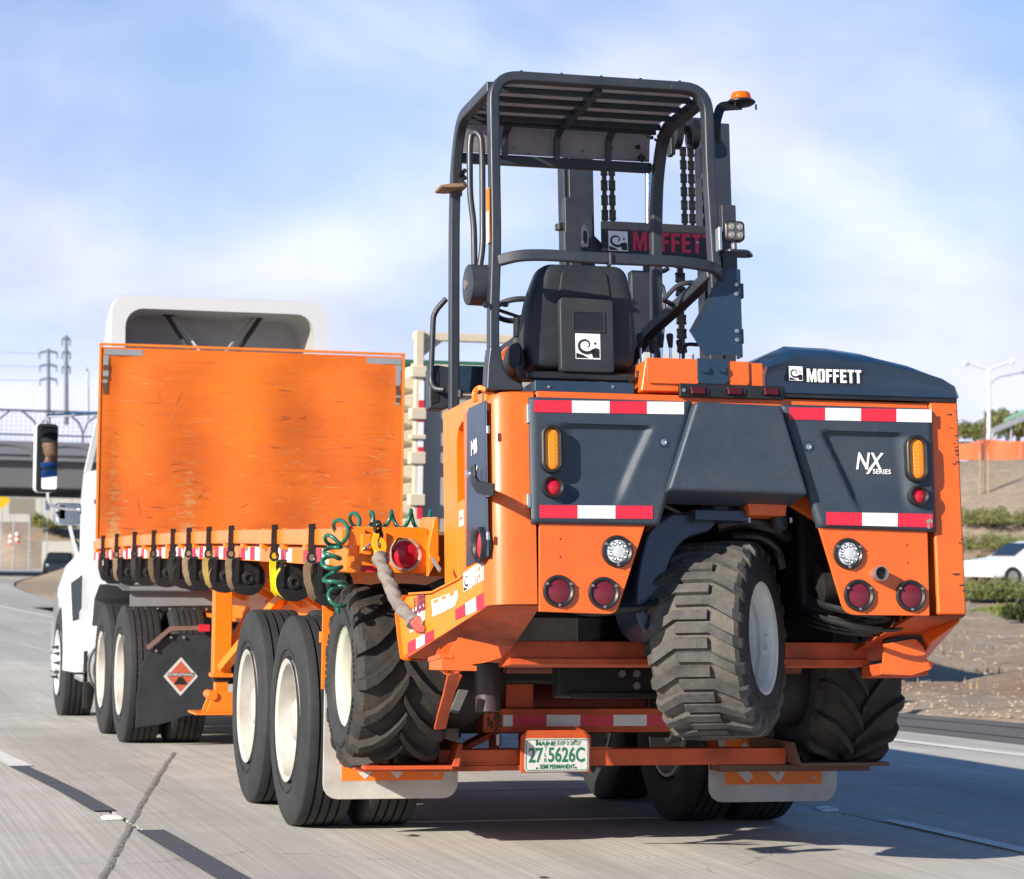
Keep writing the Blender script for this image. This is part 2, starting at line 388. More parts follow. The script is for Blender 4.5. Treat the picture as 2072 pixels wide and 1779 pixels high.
def rubber(name, c, dust, dc, ds=9, bm=.35):
    m, t, p = node_mat(name); vec = coords(t)
    a = noise(t, vec, ds, 6, .7); b2 = noise(t, vec, 70, 4, .7)
    base = mixc(t, ramp(t, a, .38, .68, (0, 0, 0, 1), (dust,) * 3 + (1,)), c, dc)
    base = mixc(t, ramp(t, b2, .45, .75, (0, 0, 0, 1), (.35 * dust,) * 3 + (1,)), base, dc)
    t.links.new(base, p.inputs['Base Color']); p.inputs['Roughness'].default_value = .72; p.inputs['Specular IOR Level'].default_value = .35
    bump(t, p, b2, bm, .003); return m
TYRE_DUSTY = rubber('dusty_grey_rubber', (.036, .036, .037), .8, (.115, .108, .100), 8, .8)
TREAD_GROOVE = rubber('dust_packed_groove_rubber', (.055, .051, .046), .9, (.145, .13, .112), 9, .8)
TYRE_MUD = rubber('muddy_black_rubber', (.017, .017, .018), .6, (.072, .056, .042), 9, .8)
TYRE_ROAD = rubber('black_road_rubber', (.020, .021, .023), .45, (.05, .05, .05), 5, .15)
TYRE_SIDE = rubber('dark_sidewall_rubber', (.022, .023, .025), .5, (.06, .058, .055), 6, .15)

def concrete():
    m, t, p = node_mat('tined_road_concrete'); 
    big = noise(t, coords(t, (.16, .05, 1), (0, 0, -.05)), 2.2, 5, .6); mid = noise(t, coords(t, (1, 1, 1)), 1.3, 8, .7)
    c = mixc(t, ramp(t, mid, .32, .72), (.46, .44, .40), (.58, .56, .52))
    c = mixc(t, ramp(t, big, .46, .66, (0, 0, 0, 1), (.35, .35, .35, 1)), c, (.29, .275, .25))
    tin = noise(t, coords(t, (46, .35, 1), (0, 0, .05)), 1.0, 3, .6)                 # tined texture: fine irregular grooves along the lane
    c = mixc(t, ramp(t, tin, .40, .62, (.34, .34, .34, 1), (0, 0, 0, 1)), c, (.24, .22, .19))
    trk = noise(t, coords(t, (.85, .015, 1), (0, 0, -.05)), 1.0, 2, .5)              # wheel tracks darkened by traffic
    c = mixc(t, ramp(t, trk, .47, .62, (0, 0, 0, 1), (.4, .4, .4, 1)), c, (.22, .21, .195))
    crk = N(t, 'ShaderNodeTexVoronoi', Scale=.45); crk.feature = 'DISTANCE_TO_EDGE'
    wob = N(t, 'ShaderNodeVectorMath', operation='ADD'); nz = N(t, 'ShaderNodeTexNoise', Scale=1.5, Detail=6.0); t.links.new(coords(t), nz.inputs['Vector']); t.links.new(nz.outputs['Color'], wob.inputs[0]); t.links.new(coords(t), wob.inputs[1]); t.links.new(wob.outputs[0], crk.inputs['Vector'])
    gate = noise(t, coords(t), .5, 3)
    ck = ramp(t, crk.outputs['Distance'], .0, .006, (1, 1, 1, 1), (0, 0, 0, 1)); gm = N(t, 'ShaderNodeMath', operation='MULTIPLY'); t.links.new(ck, gm.inputs[0]); t.links.new(ramp(t, gate, .50, .58, (0, 0, 0, 1), (.55, .55, .55, 1)), gm.inputs[1])
    c = mixc(t, gm.outputs[0], c, (.12, .11, .10))
    sp = noise(t, coords(t), 55, 3, .7); c = mixc(t, ramp(t, sp, .62, .75, (0, 0, 0, 1), (.35, .35, .35, 1)), c, (.14, .13, .12))
    st = noise(t, coords(t, (1.6, .22, 1), (0, 0, .05)), 3.0, 7, .75); c = mixc(t, ramp(t, st, .66, .78, (0, 0, 0, 1), (.55, .55, .55, 1)), c, (.13, .125, .12))
    t.links.new(c, p.inputs['Base Color']); p.inputs['Roughness'].default_value = .82; p.inputs['Specular IOR Level'].default_value = .3
    bump(t, p, tin, .35, .004); return m
CONC = concrete()
ASPH = paint('weathered_asphalt', (.105, .10, .092), .9, dirt=.5, dc=(.17, .155, .135), ds=1.5, fine=.4, bmp=.5, bs=60)
JOINT = flatm('dark_joint_seal', (.035, .033, .03), .9)
LINEW = paint('white_road_paint', (.72, .72, .69), .7, dirt=.5, dc=(.45, .43, .4), ds=5, chips=.3, cc=(.36, .34, .3))
LINEB = paint('black_contrast_paint', (.070, .078, .095), .7, dirt=.5, dc=(.07, .066, .06), ds=5, chips=.1, cc=(.3, .28, .25))
def soil():
    m, t, p = node_mat('dry_soil_and_chips'); vec = coords(t)
    a = noise(t, vec, .22, 6, .65); b2 = noise(t, vec, 3.2, 8, .75); v = N(t, 'ShaderNodeTexVoronoi', Scale=5.0); t.links.new(vec, v.inputs['Vector'])
    c = mixc(t, ramp(t, b2, .35, .68), (.27, .215, .165), (.50, .41, .32))
    c = mixc(t, ramp(t, a, .48, .62), c, (.42, .33, .24)); c = mixc(t, ramp(t, noise(t, vec, 1.1, 9, .8), .42, .62, (.55, .55, .55, 1), (0, 0, 0, 1)), c, (.21, .16, .12)); c = mixc(t, ramp(t, noise(t, vec, 9, 6, .8), .55, .66, (0, 0, 0, 1), (.7, .7, .7, 1)), c, (.56, .46, .36))
    c = mixc(t, ramp(t, noise(t, vec, .11, 4), .58, .68, (0, 0, 0, 1), (.6, .6, .6, 1)), c, (.30, .15, .09))
    c = mixc(t, ramp(t, v.outputs['Distance'], .0, .28, (.6, .6, .6, 1), (0, 0, 0, 1)), c, (.13, .095, .07))
    t.links.new(c, p.inputs['Base Color']); p.inputs['Roughness'].default_value = .95; p.inputs['Specular IOR Level'].default_value = .1
    bump(t, p, b2, .9, .08); return m
SOIL = soil()
def leafm(name, c0, c1, c2):
    m, t, p = node_mat(name); vec = coords(t)
    c = mixc(t, ramp(t, noise(t, vec, 2.2, 4), .35, .65), c0, c1); c = mixc(t, ramp(t, noise(t, vec, 14, 2), .5, .7), c, c2)
    t.links.new(c, p.inputs['Base Color']); p.inputs['Roughness'].default_value = .6; p.inputs['Specular IOR Level'].default_value = .25
    tr = N(t, 'ShaderNodeBsdfTranslucent'); t.links.new(c, tr.inputs[0]); ms = N(t, 'ShaderNodeMixShader'); ms.inputs[0].default_value = .3
    t.links.new(p.outputs[0], ms.inputs[1]); t.links.new(tr.outputs[0], ms.inputs[2]); t.links.new(ms.outputs[0], t.nodes['Material Output'].inputs[0]); return m
LEAF1 = leafm('olive_shrub_leaves', (.13, .16, .055), (.22, .23, .085), (.30, .28, .12))
LEAF2 = leafm('dark_tree_leaves', (.035, .055, .02), (.07, .09, .03), (.12, .12, .05))
LEAF3 = leafm('bright_grass_blades', (.13, .19, .04), (.2, .24, .06), (.28, .26, .1))
BARK = paint('grey_brown_bark', (.15, .11, .08), .9, dirt=.4)
STAKE = paint('weathered_wood_stake', (.34, .25, .16), .8, dirt=.4)
CARW = paint('white_car_paint', (.80, .82, .83), .25, dirt=.05, coat=.6)
CARD = paint('dark_blue_car_paint', (.02, .03, .05), .25, dirt=.1, coat=.6)
SIGNY = paint('yellow_sign_sheet', (.80, .48, .01), .5, dirt=.1)
SIGNB = paint('grey_sign_back', (.26, .25, .20), .6, dirt=.3)
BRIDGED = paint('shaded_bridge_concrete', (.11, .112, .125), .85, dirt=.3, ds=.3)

TARM = paint('worn_tar_seal', (.17, .165, .155), .9, dirt=1.0, dc=(.40, .38, .34), ds=26, fine=.4)
SCUFF = paint('black_scuff', (.05, .03, .025), .7, dirt=.7, dc=(.35, .07, .02), ds=60)
SCRATCH = paint('pale_scratch', (.62, .36, .16), .7, dirt=.8, dc=(.65, .15, .02), ds=30)
CHIN = paint('oil_soaked_orange_paint', (.50, .075, .015), .6, dirt=1.0, dc=(.02, .014, .01), ds=3.2, chips=.8)

def worn(m, lo, hi, sc_):                                # worn-through paint or seal: noise eats holes in the sheet
    t = m.node_tree; p = t.nodes['Principled BSDF']; nz = noise(t, coords(t, sc_), 1.0, 7, .75); t.links.new(ramp(t, nz, lo, hi), p.inputs['Alpha'])
worn(TARM, .36, .56, (30, 14, 1)); worn(LINEB, .26, .42, (22, 5, 1)); worn(LINEW, .28, .42, (18, 5, 1))
SHELF = paint('rusty_dark_shelf_steel', (.10, .045, .03), .6, dirt=.8, dc=(.16, .09, .06), ds=8, chips=.4, cc=(.4, .09, .02))
# ------------------------------------------------------------------ the setting
RY = .05                                   # the lanes run 0.05 rad to the left of the truck's heading
RO = V((3.4, 13.0, 0))
def bend(s): return 0 if s < 50 else (.00112 * (s - 50) ** 2 if s < 200 else 25.2 + .336 * (s - 200))   # it curves gently to the right far ahead
def road(u, s):                            # u across (from RO), s along
    u = u + bend(s)
    return (RO.x + u * math.cos(RY) - s * math.sin(RY), RO.y + u * math.sin(RY) + s * math.cos(RY))
def dip(Y):                                # the carriageway sinks gently ahead, then lies level
    return -.09 * sstep(13.5, 20, Y) - .14 * sstep(18.5, 27, Y) - .12 * sstep(26, 60, Y)
def rp3(u, s, h=0): x, y = road(u, s); return (x, y, dip(y) + h)

UL = [-16.6, -12.9, -9.2, -5.5, -1.83, 1.87, 5.35, 5.95]          # lane joints across
def structure(o): o['kind'] = 'structure'; return o

b = B()
sv = [-14 + i * 1.0 for i in range(100)] + [90 + i * 12 for i in range(36)]
b.grid(lambda i, j: rp3(lerp(-34, 7.75, i), sv[min(len(sv) - 1, int(round(j * (len(sv) - 1))))], -.022 if sv[min(len(sv) - 1, int(round(j * (len(sv) - 1))))] < 57 else 0), 14, len(sv) - 1)
road_o = structure(obj('road', b, CONC))
b = B(); b.grid(lambda i, j: rp3(lerp(-9.25, 5.95, i), lerp(-9, 56.5, j), -.011), 12, 66); obj('joint_seal', b, JOINT, road_o)
rng = random.Random(3)
cuts = [-9.0]
while cuts[-1] < 56: cuts.append(cuts[-1] + rng.choice((1.62, 1.75, 1.7, 1.82)))
for k in range(len(UL) - 1):
    if UL[k + 1] < -9 : continue
    for i in range(len(cuts) - 1):
        s0, s1 = cuts[i] + .022, cuts[i + 1] - .022; u0, u1 = UL[k] + .010, UL[k + 1] - .010
        h = rng.uniform(-.0015, .0015)
        b = B().hexa([rp3(u0, s0, -.06), rp3(u1, s0, -.06), rp3(u1, s1, -.06), rp3(u0, s1, -.06)], [rp3(u0, s0, h), rp3(u1, s0, h), rp3(u1, s1, h), rp3(u0, s1, h)])
        obj('concrete_slab', b, CONC, road_o, smooth=0)

b = B(); b.grid(lambda i, j: rp3(lerp(5.957, 7.75, i), lerp(-14, 62, j), .0), 2, 76)
obj('asphalt_shoulder', b, ASPH).__setitem__('kind', 'structure')
b = B()
for u0, w_, s0, s1 in ((6.35, .05, -10, 60), (7.2, .05, -10, 60)):
    b.grid(lambda i, j: rp3(u0 + w_ * i + .02 * math.sin(j * 40), lerp(s0, s1, j), .004), 1, 60)
obj('shoulder_crack_seal', b, JOINT).__setitem__('kind', 'structure')

def strip(b, u, w_, s0, s1, h=.0055, n=None):
    n = n or max(2, int((s1 - s0) / 1.0)); b.grid(lambda i, j: rp3(u + w_ * (i - .5), lerp(s0, s1, j), h), 1, n)
b = B()
strip(b, 5.20, .13, -10, 300)                                          # edge line
for k in range(-1, 14): strip(b, -5.5, .12, 6 + k * 14.6, 9.7 + k * 14.6)
for k in range(0, 14): strip(b, -9.2, .12, 1 + k * 14.6, 4.7 + k * 14.6)
strip(b, -12.9, .16, -10, 300)
strip(b, -1.83, .14, 3.75, 7.2)
for k in range(1, 14): strip(b, -1.83, .12, 3.75 + k * 14.6, 7.4 + k * 14.6)
strip(b, 1.94, .10, -3.9, -.72); 
for k in range(1, 14): strip(b, 1.87, .12, -4.4 + k * 14.6, -.74 + k * 14.6)
obj('lane_marking', b, LINEW, road_o)
b = B(); strip(b, -1.86, .12, .42, 3.72); strip(b, -1.80, .135, -5.6, -.52)
obj('black_contrast_marking', b, LINEB, road_o)
# slanting seal line across the lane
b = B()
def crack(i, j):
    q = 0; g = G(lerp(352, 184, j), lerp(1508, 1831, j), -.02)
    wq = (i - .5) * (.026 + .004 * math.sin(j * 143) * math.sin(j * 61)) + .003 * math.sin(j * 57)
    return (g.x + wq, g.y, dip(g.y) + .0045)
b.grid(crack, 1, 260)
obj('tar_sealed_crack', b, TARM, road_o)
b = B()
for (x, y, r) in ((1100, 1777, .022), (1158, 1627, .012), (832, 1692, .03), (330, 1600, .008), (262, 1545, .007)):
    g = G(x, y); pts = [(g.x + r * math.cos(a * PI / 5) * rng.uniform(.7, 1.6), g.y + r * math.sin(a * PI / 5) * rng.uniform(.4, 1.4)) for a in range(10)]
    b.add([(p[0], p[1], .0045) for p in pts], [list(range(10))])
obj('tar_spot', b, JOINT, road_o)
def road_marker(x, y, label):
    g = G(x, y); bb = B()
    sec = lambda z, k: [(q[0], q[1], z) for q in rrect(-.055 * k, .055 * k, -.05 * k, .05 * k, .02 * k)]
    bb.loft([sec(0, 1), sec(.008, .97), sec(.017, .62), sec(.019, .4)])
    o = obj('road_marker', bb, [paint('pale_marker_ceramic', (.72, .72, .68), .4, dirt=.3, ds=30)], M=Matrix.Translation((g.x, g.y, .001)) @ Matrix.Rotation(RY, 4, 'Z'))
    tag(o, label, 'road marker', 'raised markers on the lane lines')
road_marker(228, 1657, 'white raised marker at the end of the black stripe, in full sun')
road_marker(1672, 1640, 'white raised marker in the blue shade beside the right mudflap')

# land -------------------------------------------------------------
ED = RO.x + 7.75                             # where the pavement ends
def land_h(x, y):
    e = road(7.75, (y - RO.y))[0]
    q = x - e
    if q < 0: return -.5
    h = dip(y) + .02 + .05 * sstep(0, 1, q) + .55 * sstep(2, 30, q) + .5 * sstep(20, 40, q)
    up = sstep(34, 70, q + .62 * max(0, y - 95) + bend(y - 13)) if y > 20 else sstep(34, 70, q)
    h += 5.75 * up
    h += (.08 * math.sin(x * 1.7 + y * .9) + .10 * math.sin(x * .6 - y * 1.3) + .06 * math.sin(x * 2.9 - y * .35)) * sstep(.8, 4, q)
    return h
b = B()
qs = [0, .25, .6, 1, 1.6, 2.4, 3.4, 4.8, 6.5, 8.5, 11, 14, 18, 22, 26, 30, 34, 38, 42, 46, 50, 54, 58, 62, 67, 73, 80, 100, 140, 220]
ys = [-12 + i * 1.6 for i in range(60)] + [84 + i * 4 for i in range(30)] + [206, 216, 230, 260, 320, 420, 600]
def land_v(i, j):
    y = ys[int(round(j * (len(ys) - 1)))]; q = qs[int(round(i * (len(qs) - 1)))]
    sh = 9 * sstep(95, 150, y) if y < 400 else 9
    x = road(7.75, y - RO.y)[0] + q + (14 * sstep(90, 140, y) if q > 0 else 0) + max(0, y - 150) * .45
    return (x, y, land_h(x, y) if q > 0 else dip(y) - .05)
b.grid(land_v, len(qs) - 1, len(ys) - 1)
structure(obj('embankment', b, SOIL))
b = B(); b.grid(lambda i, j: (lerp(-900, 1400, i), lerp(-300, 2600, j), -.62), 6, 6)
structure(obj('ground', b, SOIL))
# ramp road and the dirt beyond the bridge on the left
def mound(i, j):
    x, y = lerp(P(2, 1100, 220).x, P(330, 1100, 220).x, i), lerp(212, 256, j)
    k = sstep(0, .3, i) * sstep(0, .7, j)
    return (x - (y - 212) * .2 * (1 - i), y, -.5 + 4.2 * k)
b = B(); b.grid(mound, 24, 20); structure(obj('dirt_slope', b, SOIL))

# stones and wood chips on the verge: nobody could count them
b = B(); rg = random.Random(11)
for k in range(15000):
    q = 7.9 + 16 * rg.random() ** 1.6; s = rg.uniform(-2, 45); x, y = road(q, s); x += .0
    z = land_h(x, y); r = rg.uniform(.010, .038) * (1.7 if rg.random() < .05 else 1)
    a = rg.uniform(0, 6.3); c, d = math.cos(a) * r, math.sin(a) * r
    k2 = rg.uniform(.25, .6)
    b.add([(x + c, y + d, z), (x - d * .6, y + c * .6, z), (x - c, y - d, z), (x + d * .6, y - c * .6, z), (x + c * .2, y + d * .2, z + r * k2)], [(0, 1, 4), (1, 2, 4), (2, 3, 4), (3, 0, 4)])
CHIPS = paint('sunbleached_chips', (.42, .33, .24), .9, dirt=.8, dc=(.16, .11, .08), ds=.9)
o = obj('gravel', b, CHIPS, smooth=0); o['kind'] = 'stuff'; o['label'] = 'wood chips and stones scattered on the bare roadside dirt'

# shrubs -----------------------------------------------------------
def leaf_cloud(b, n, fn, size, rg, up=.35, asp=2.2):
    for k in range(n):
        x, y, z = fn(rg); s = size * rg.uniform(.6, 1.4)
        d = V((rg.gauss(0, 1), rg.gauss(0, 1), rg.gauss(0, 1) + up)).normalized(); u = d.orthogonal().normalized()
        u = Matrix.Rotation(rg.uniform(0, 6.3), 3, d) @ u
        c = V((x, y, z)); b.add([c - u * s * .35 - d * s * .5, c + u * s * .35, c + d * s * asp * .5, c - u * s * .25 + d * s * .1], [(0, 1, 2, 3)])
def shrub(x, y, w_, dpt, h, label, seed, mat=None, n=2600, size=.055, zoff=0):
    rg = random.Random(seed); b = B()
    lumps = [(rg.uniform(-.42, .42), rg.uniform(-.4, .4), rg.uniform(.10, .26), rg.uniform(.35, 1)) for k in range(22)]
    def fn(r):
        lx, ly, lr, lh = lumps[r.randrange(22)]
        a = r.uniform(0, 2 * PI); el = math.acos(r.random()); k = r.random() ** .33
        return ((lx + lr * math.sin(el) * math.cos(a) * k) * w_, (ly + lr * math.sin(el) * math.sin(a) * k) * dpt, max(.01, (lh * (1 - 1.1 * (lx * lx + ly * ly)) * math.cos(el) * k + .02) * h))
    leaf_cloud(b, n, fn, size, rg)
    z = land_h(x, y) + zoff
    root = thing('shrub', label, 'shrub', (x, y, z), 'low shrubs on the roadside bank')
    M0 = Matrix.Translation((x, y, z))
    obj('foliage', b, mat or LEAF1, root, M=M0, smooth=0)
    t = B(); rg2 = random.Random(seed + 1)
    for k in range(5):
        lx, ly, lr, lh = lumps[k]; t.tube([(0, 0, -.05), (lx * w_ * .5, ly * dpt * .5, lh * h * .35), (lx * w_, ly * dpt, lh * h * .7)], .018, 5)
    obj('stem', t, BARK, root, M=M0)
def at_land(px, py):
    d = ray(px, py); t = 4 / F_PX
    for k in range(6000):
        q = CC + d * t
        if q.z < (land_h(q.x, q.y)): return q
        t *= 1.0025
    return q
def shrub_px(px0, px1, pyb, pyt, dratio, label, seed, mat=None, n=2600, size=.055):
    g = at_land((px0 + px1) / 2, pyb); dist = (g - CC).dot(CF)
    w_ = (px1 - px0) / F_PX * dist / math.cos(YAW); h = (pyb - pyt) / F_PX * dist * 1.0
    shrub(g.x, g.y + w_ * dratio * .3, w_ * 1.05, w_ * dratio, h, label, seed, mat, n, size)
shrub_px(1955, 2110, 1222, 1168, .7, 'olive green shrub mass just below the white car', 21, n=9000, size=.06)
shrub_px(1968, 2110, 1086, 1046, 1.6, 'wide flat olive shrub high on the bank, upper of the two', 22, n=6000, size=.085)
shrub_px(1990, 2120, 1122, 1078, 1.4, 'olive shrub on the bank directly above the white car', 23, n=6000, size=.085)
shrub_px(1985, 2080, 1150, 1124, 1.2, 'yellowish low shrub beside the white car on the bank', 24, leafm('yellow_green_shrub_leaves', (.2, .17, .05), (.26, .21, .07), (.3, .24, .1)), n=2200, size=.08)
shrub_px(2040, 2110, 1258, 1215, .8, 'dark green shrub at the frame edge under the white car', 25, LEAF2, n=2600, size=.06)
shrub_px(1950, 1985, 1128, 1112, 1.5, 'small round green shrub close behind the forklift corner', 26, LEAF1, n=900, size=.06)
b = B(); rg = random.Random(5)
for k in range(2600):
    g = at_land(1985, 1242); x, y = g.x + rg.uniform(-1.0, 1.1), g.y + rg.uniform(-1.4, 1.4); z = land_h(x, y)
    if (x - g.x) ** 2 / 1.1 + (y - g.y) ** 2 / 2 > 1: continue
    h = rg.uniform(.05, .16); a = rg.uniform(0, 6.3); dx, dy = math.cos(a) * .02, math.sin(a) * .02
    b.add([(x - dx, y - dy, z), (x + dx, y + dy, z), (x + dy * 2, y - dx * 2, z + h)], [(0, 1, 2)])
o = obj('grass', b, LEAF3, smooth=0); o['kind'] = 'stuff'; o['label'] = 'small patch of bright green grass on the dirt bank'
# dry weeds over the bank
b = B(); rg = random.Random(8)
DRY = leafm('dry_straw_weeds', (.34, .26, .14), (.46, .36, .2), (.25, .2, .12))
for k in range(22000):
    q = rg.uniform(9, 60); y = rg.uniform(12, 150); x = road(7.75, y - RO.y)[0] + q - 7; z = land_h(x, y)
    h = rg.uniform(.03, .13); a = rg.uniform(0, 6.3); w2 = h * .16; dx, dy = math.cos(a) * w2, math.sin(a) * w2
    b.add([(x - dx, y - dy, z - .01), (x + dx, y + dy, z - .01), (x + dy * 1.5, y - dx * 1.5, z + h)], [(0, 1, 2)])
o = obj('dry_weeds', b, DRY, smooth=0); o['kind'] = 'stuff'; o['label'] = 'pale dry weeds thinly spread over the dirt bank'

# trees on the far bank --------------------------------------------
def tree(px, pyb, pyt, wpx, Y, label, seed, mat=LEAF1, n=2600):
    g = P(px, pyb, Y); sc_ = Y / .93 / F_PX; h = (pyb - pyt) * sc_; w_ = wpx * sc_; rg = random.Random(seed)
    M0 = Matrix.Translation(g); root = thing('tree', label, 'tree', tuple(g), 'trees beyond the orange net fence')
    t = B(); tip = []
    t.sweep([(0, 0, -.5), (.05 * w_, 0, h * .3), (0, 0, h * .55)], circ(0, 0, .03 * w_ + .06, 7))
    for k in range(7):
        a = k * 2.4; e = (math.cos(a) * w_ * .3, math.sin(a) * w_ * .3, h * rg.uniform(.55, .9)); tip.append(e)
        t.tube([(0, 0, h * rg.uniform(.25, .45)), (e[0] * .5, e[1] * .5, e[2] * .8), e], .012 * w_ + .02, 5)
    obj('trunk', t, BARK, root, M=M0)
    b = B()
    def fn(r):
        e = tip[r.randrange(7)]; k = r.random() ** .4 * w_ * .27; d = V((r.gauss(0, 1), r.gauss(0, 1), r.gauss(0, .8))).normalized() * k
        return (e[0] + d.x, e[1] + d.y, e[2] * .92 + d.z)
    leaf_cloud(b, n, fn, .05 * w_ + .05, rg); obj('crown', b, mat, root, M=M0, smooth=0)
tree(1968, 900, 852, 70, 190, 'low bushy green tree left of the white lamp post', 31)
tree(2014, 898, 820, 46, 200, 'taller dark green tree right beside the white lamp post', 32)
tree(2056, 900, 842, 110, 190, 'wide olive tree at the right frame edge behind the net', 33, LEAF1)
def young_tree():
    g = at_land(1992, 1000); d = (g - CC).dot(CF) / F_PX; M0 = Matrix.Translation(g)
    root = thing('young_tree', 'bare young tree tied between two wooden stakes on the bank', 'young tree', tuple(g))
    t = B(); rg = random.Random(4); h = 165 * d
    t.tube([(0, 0, -.1), (.02, 0, h * .4), (-.02, 0, h * .72), (0, 0, h)], .03, 5)
    for k in range(16):
        z = h * rg.uniform(.45, .97); a = rg.uniform(0, 6.3); l = h * .22 * (1.15 - z / h); t.tube([(0, 0, z), (math.cos(a) * l * .6, math.sin(a) * l * .4, z + l * .7), (math.cos(a) * l, math.sin(a) * l * .6, z + l * 1.6)], .012, 4)
    obj('trunk', t, BARK, root, M=M0)
    for dx in (-10 * d, 9 * d):
        s = B().cyl((dx, 0, -.2), (dx * .9, 0, 85 * d), .045, .04, 7); obj('wooden_stake', s, STAKE, root, M=M0)
young_tree()

# orange net fence along the top ------------------------------------
nf = thing('net_fence', 'sagging orange plastic net fence along the top of the bank', 'fence', tuple(P(2000, 930, 142)))
b = B()
def net(i, j):
    px = lerp(1600, 2350, i); top = 893 + 3 * math.sin(i * 31) + 2 * math.sin(i * 57); bot = 933 + 2 * math.sin(i * 23)
    q = P(px, lerp(bot, top, j), 142 + .04 * math.sin(i * 60)); return q
b.grid(net, 110, 4); obj('net_panel', b, NETO, nf, smooth=60)
for k in range(9):
    px = 1640 + k * 85; obj('post', B().cyl(P(px, 938, 141.8), P(px, 890, 141.8), .03, n=6), STAKE, nf)
def cabinet(px0, px1, y0, y1, Y, label):
    a, c = P(px0, y1, Y), P(px1, y0, Y); b = B().loft([[(q[0], Y, q[1]) for q in rrect(a.x, c.x, a.z, c.z, .25)], [(q[0], Y + 1.2, q[1]) for q in rrect(a.x, c.x, a.z, c.z, .25)]])
    return b
b = B()
c0, c1 = P(1946, 925, 139), P(1978, 911, 139)
# white car roof seen over the bank's crest
def car(name, label, cat, px, Y, zb, length, mat, heading, group=None, glass=GLASSD):
    g = P(px, 1100, Y); M0 = Matrix.Translation((g.x, Y, zb)) @ Matrix.Rotation(heading, 4, 'Z')
    root = thing(name, label, cat, M=M0, group=group); k = length / 4.5
    prof = [(-2.22, .42), (-2.24, .62), (-2.05, .80), (-1.2, .93), (-.55, 1.36), (-.1, 1.45), (.6, 1.43), (1.3, 1.08), (1.85, .98), (2.18, .86), (2.24, .55), (2.18, .30), (-2.15, .30)]
    b = B(); secs = []
    for yy, sq in ((-.90, .90), (-.86, .985), (-.6, 1), (.6, 1), (.86, .985), (.90, .90)):
        secs.append([(x * k * (.97 if abs(yy) > .87 else 1), yy * (1 if z < .95 else .80) * k, (.3 + (z - .3) * (sq if z > .5 else 1)) * k) for x, z in prof])
    b.loft(secs); obj('body', b, mat, root, M=M0, bevel=.05, seg=3)
    for sgn in (-1, 1):
        yy = sgn * .735 * k
        gl = B().prism([(-1.05 * k, .97 * k), (-.52 * k, 1.32 * k), (.05 * k, 1.37 * k), (.05 * k, .99 * k)], 'y', yy, yy + sgn * .03); obj('side_window', gl, glass, root, M=M0)
        gl = B().prism([(.12 * k, .99 * k), (.12 * k, 1.37 * k), (.6 * k, 1.34 * k), (1.1 * k, 1.06 * k)], 'y', yy, yy + sgn * .03); obj('side_window', gl, glass, root, M=M0)
        for xx in (-1.4, 1.42):
            wb = B().lathe([(-.1, .2), (-.11, .3), (-.06, .335), (.06, .335), (.11, .3), (.1, .2)], (xx * k, sgn * .82 * k, .335), (0, 1, 0), 20); wo = obj('wheel', wb, TYRE_ROAD, root, M=M0)
            obj('rim', B().lathe([(-.105, .19), (-.09, .05), (.09, .05), (.105, .19)], (xx * k, sgn * .82 * k, .335), (0, 1, 0), 14), ALU, wo, M=M0)
    gl = B().prism([(-1.17 * k, .955 * k), (-.55 * k, 1.345 * k), (-.57 * k, 1.375 * k), (-1.2 * k, .975 * k)], 'y', -.62 * k, .62 * k); obj('windscreen', gl, glass, root, M=M0)
    for sgn in (-1, 1): obj('headlight', B().lathe([(0, .09), (.03, .07), (.045, .001)], (-2.16 * k, sgn * .62 * k, .68 * k), (-1, 0, 0), 12), CLEARL, root, M=M0)
    return root
g = at_land(1990, 1176)
car('car', 'white hatchback half hidden behind shrubs on the ramp', 'car', 2093, 76, land_h(P(2093, 1100, 76).x, 76) - .05, 4.6, CARW, rad(8))
car('car', 'dark car coming out of the bridge shadow beside the truck hood', 'car', 122, 157, dip(157), 4.5, CARD, rad(82))
car('car', 'white car behind the orange net on top of the bank', 'car', 1938, 146, P(1960, 934, 146).z - .2, 4.6, CARW, 0)

# lamp posts -----------------------------------------------------------
def lamp_post(px, pyb, pyt, Y, arms, label, mat, r=.14, group='street lamps along the crossing road'):
    g, tpt = P(px, pyb, Y), P(px, pyt, Y); root = thing('street_lamp', label, 'street lamp', tuple(g), group)
    obj('pole', B().cyl(g, tpt, r, r * .6, 10), mat, root)
    for (dx, dy, curved) in arms:
        e = P(px + dx, pyt - dy, Y)
        path = [tpt, e] if not curved else fillet([tpt, P(px + dx * .25, pyt - dy * .7, Y), e], 3, 6)
        ar = obj('arm', B().tube(path, r * .5, 6), mat, root)
        h0 = e; h1 = P(px + dx * 1.22, pyt - dy * 1.12, Y)
        obj('lamp_head', B().loft([[V(c) + V((0, q[0], q[1])) for q in circ(0, 0, s, 8)] for c, s in ((h0, .10), (lerp(h0, h1, .3), .2), (lerp(h0, h1, .8), .2), (h1, .08))]), mat, ar)
lamp_post(2001, 900, 748, 168, ((-43, 12, 0), (42, 16, 0)), 'white lamp post with two raised arms beyond the net fence', POLEW, .17)
lamp_post(1995, 800, 792, 230, ((70, 38, 1),), 'pale single-arm lamp post with long curved arm, behind the double one', GALV, .16)
lamp_post(178, 850, 752, 176, ((-3, 6, 0),), 'slim grey lamp post on the bridge beside the orange headboard', GALV, .11)
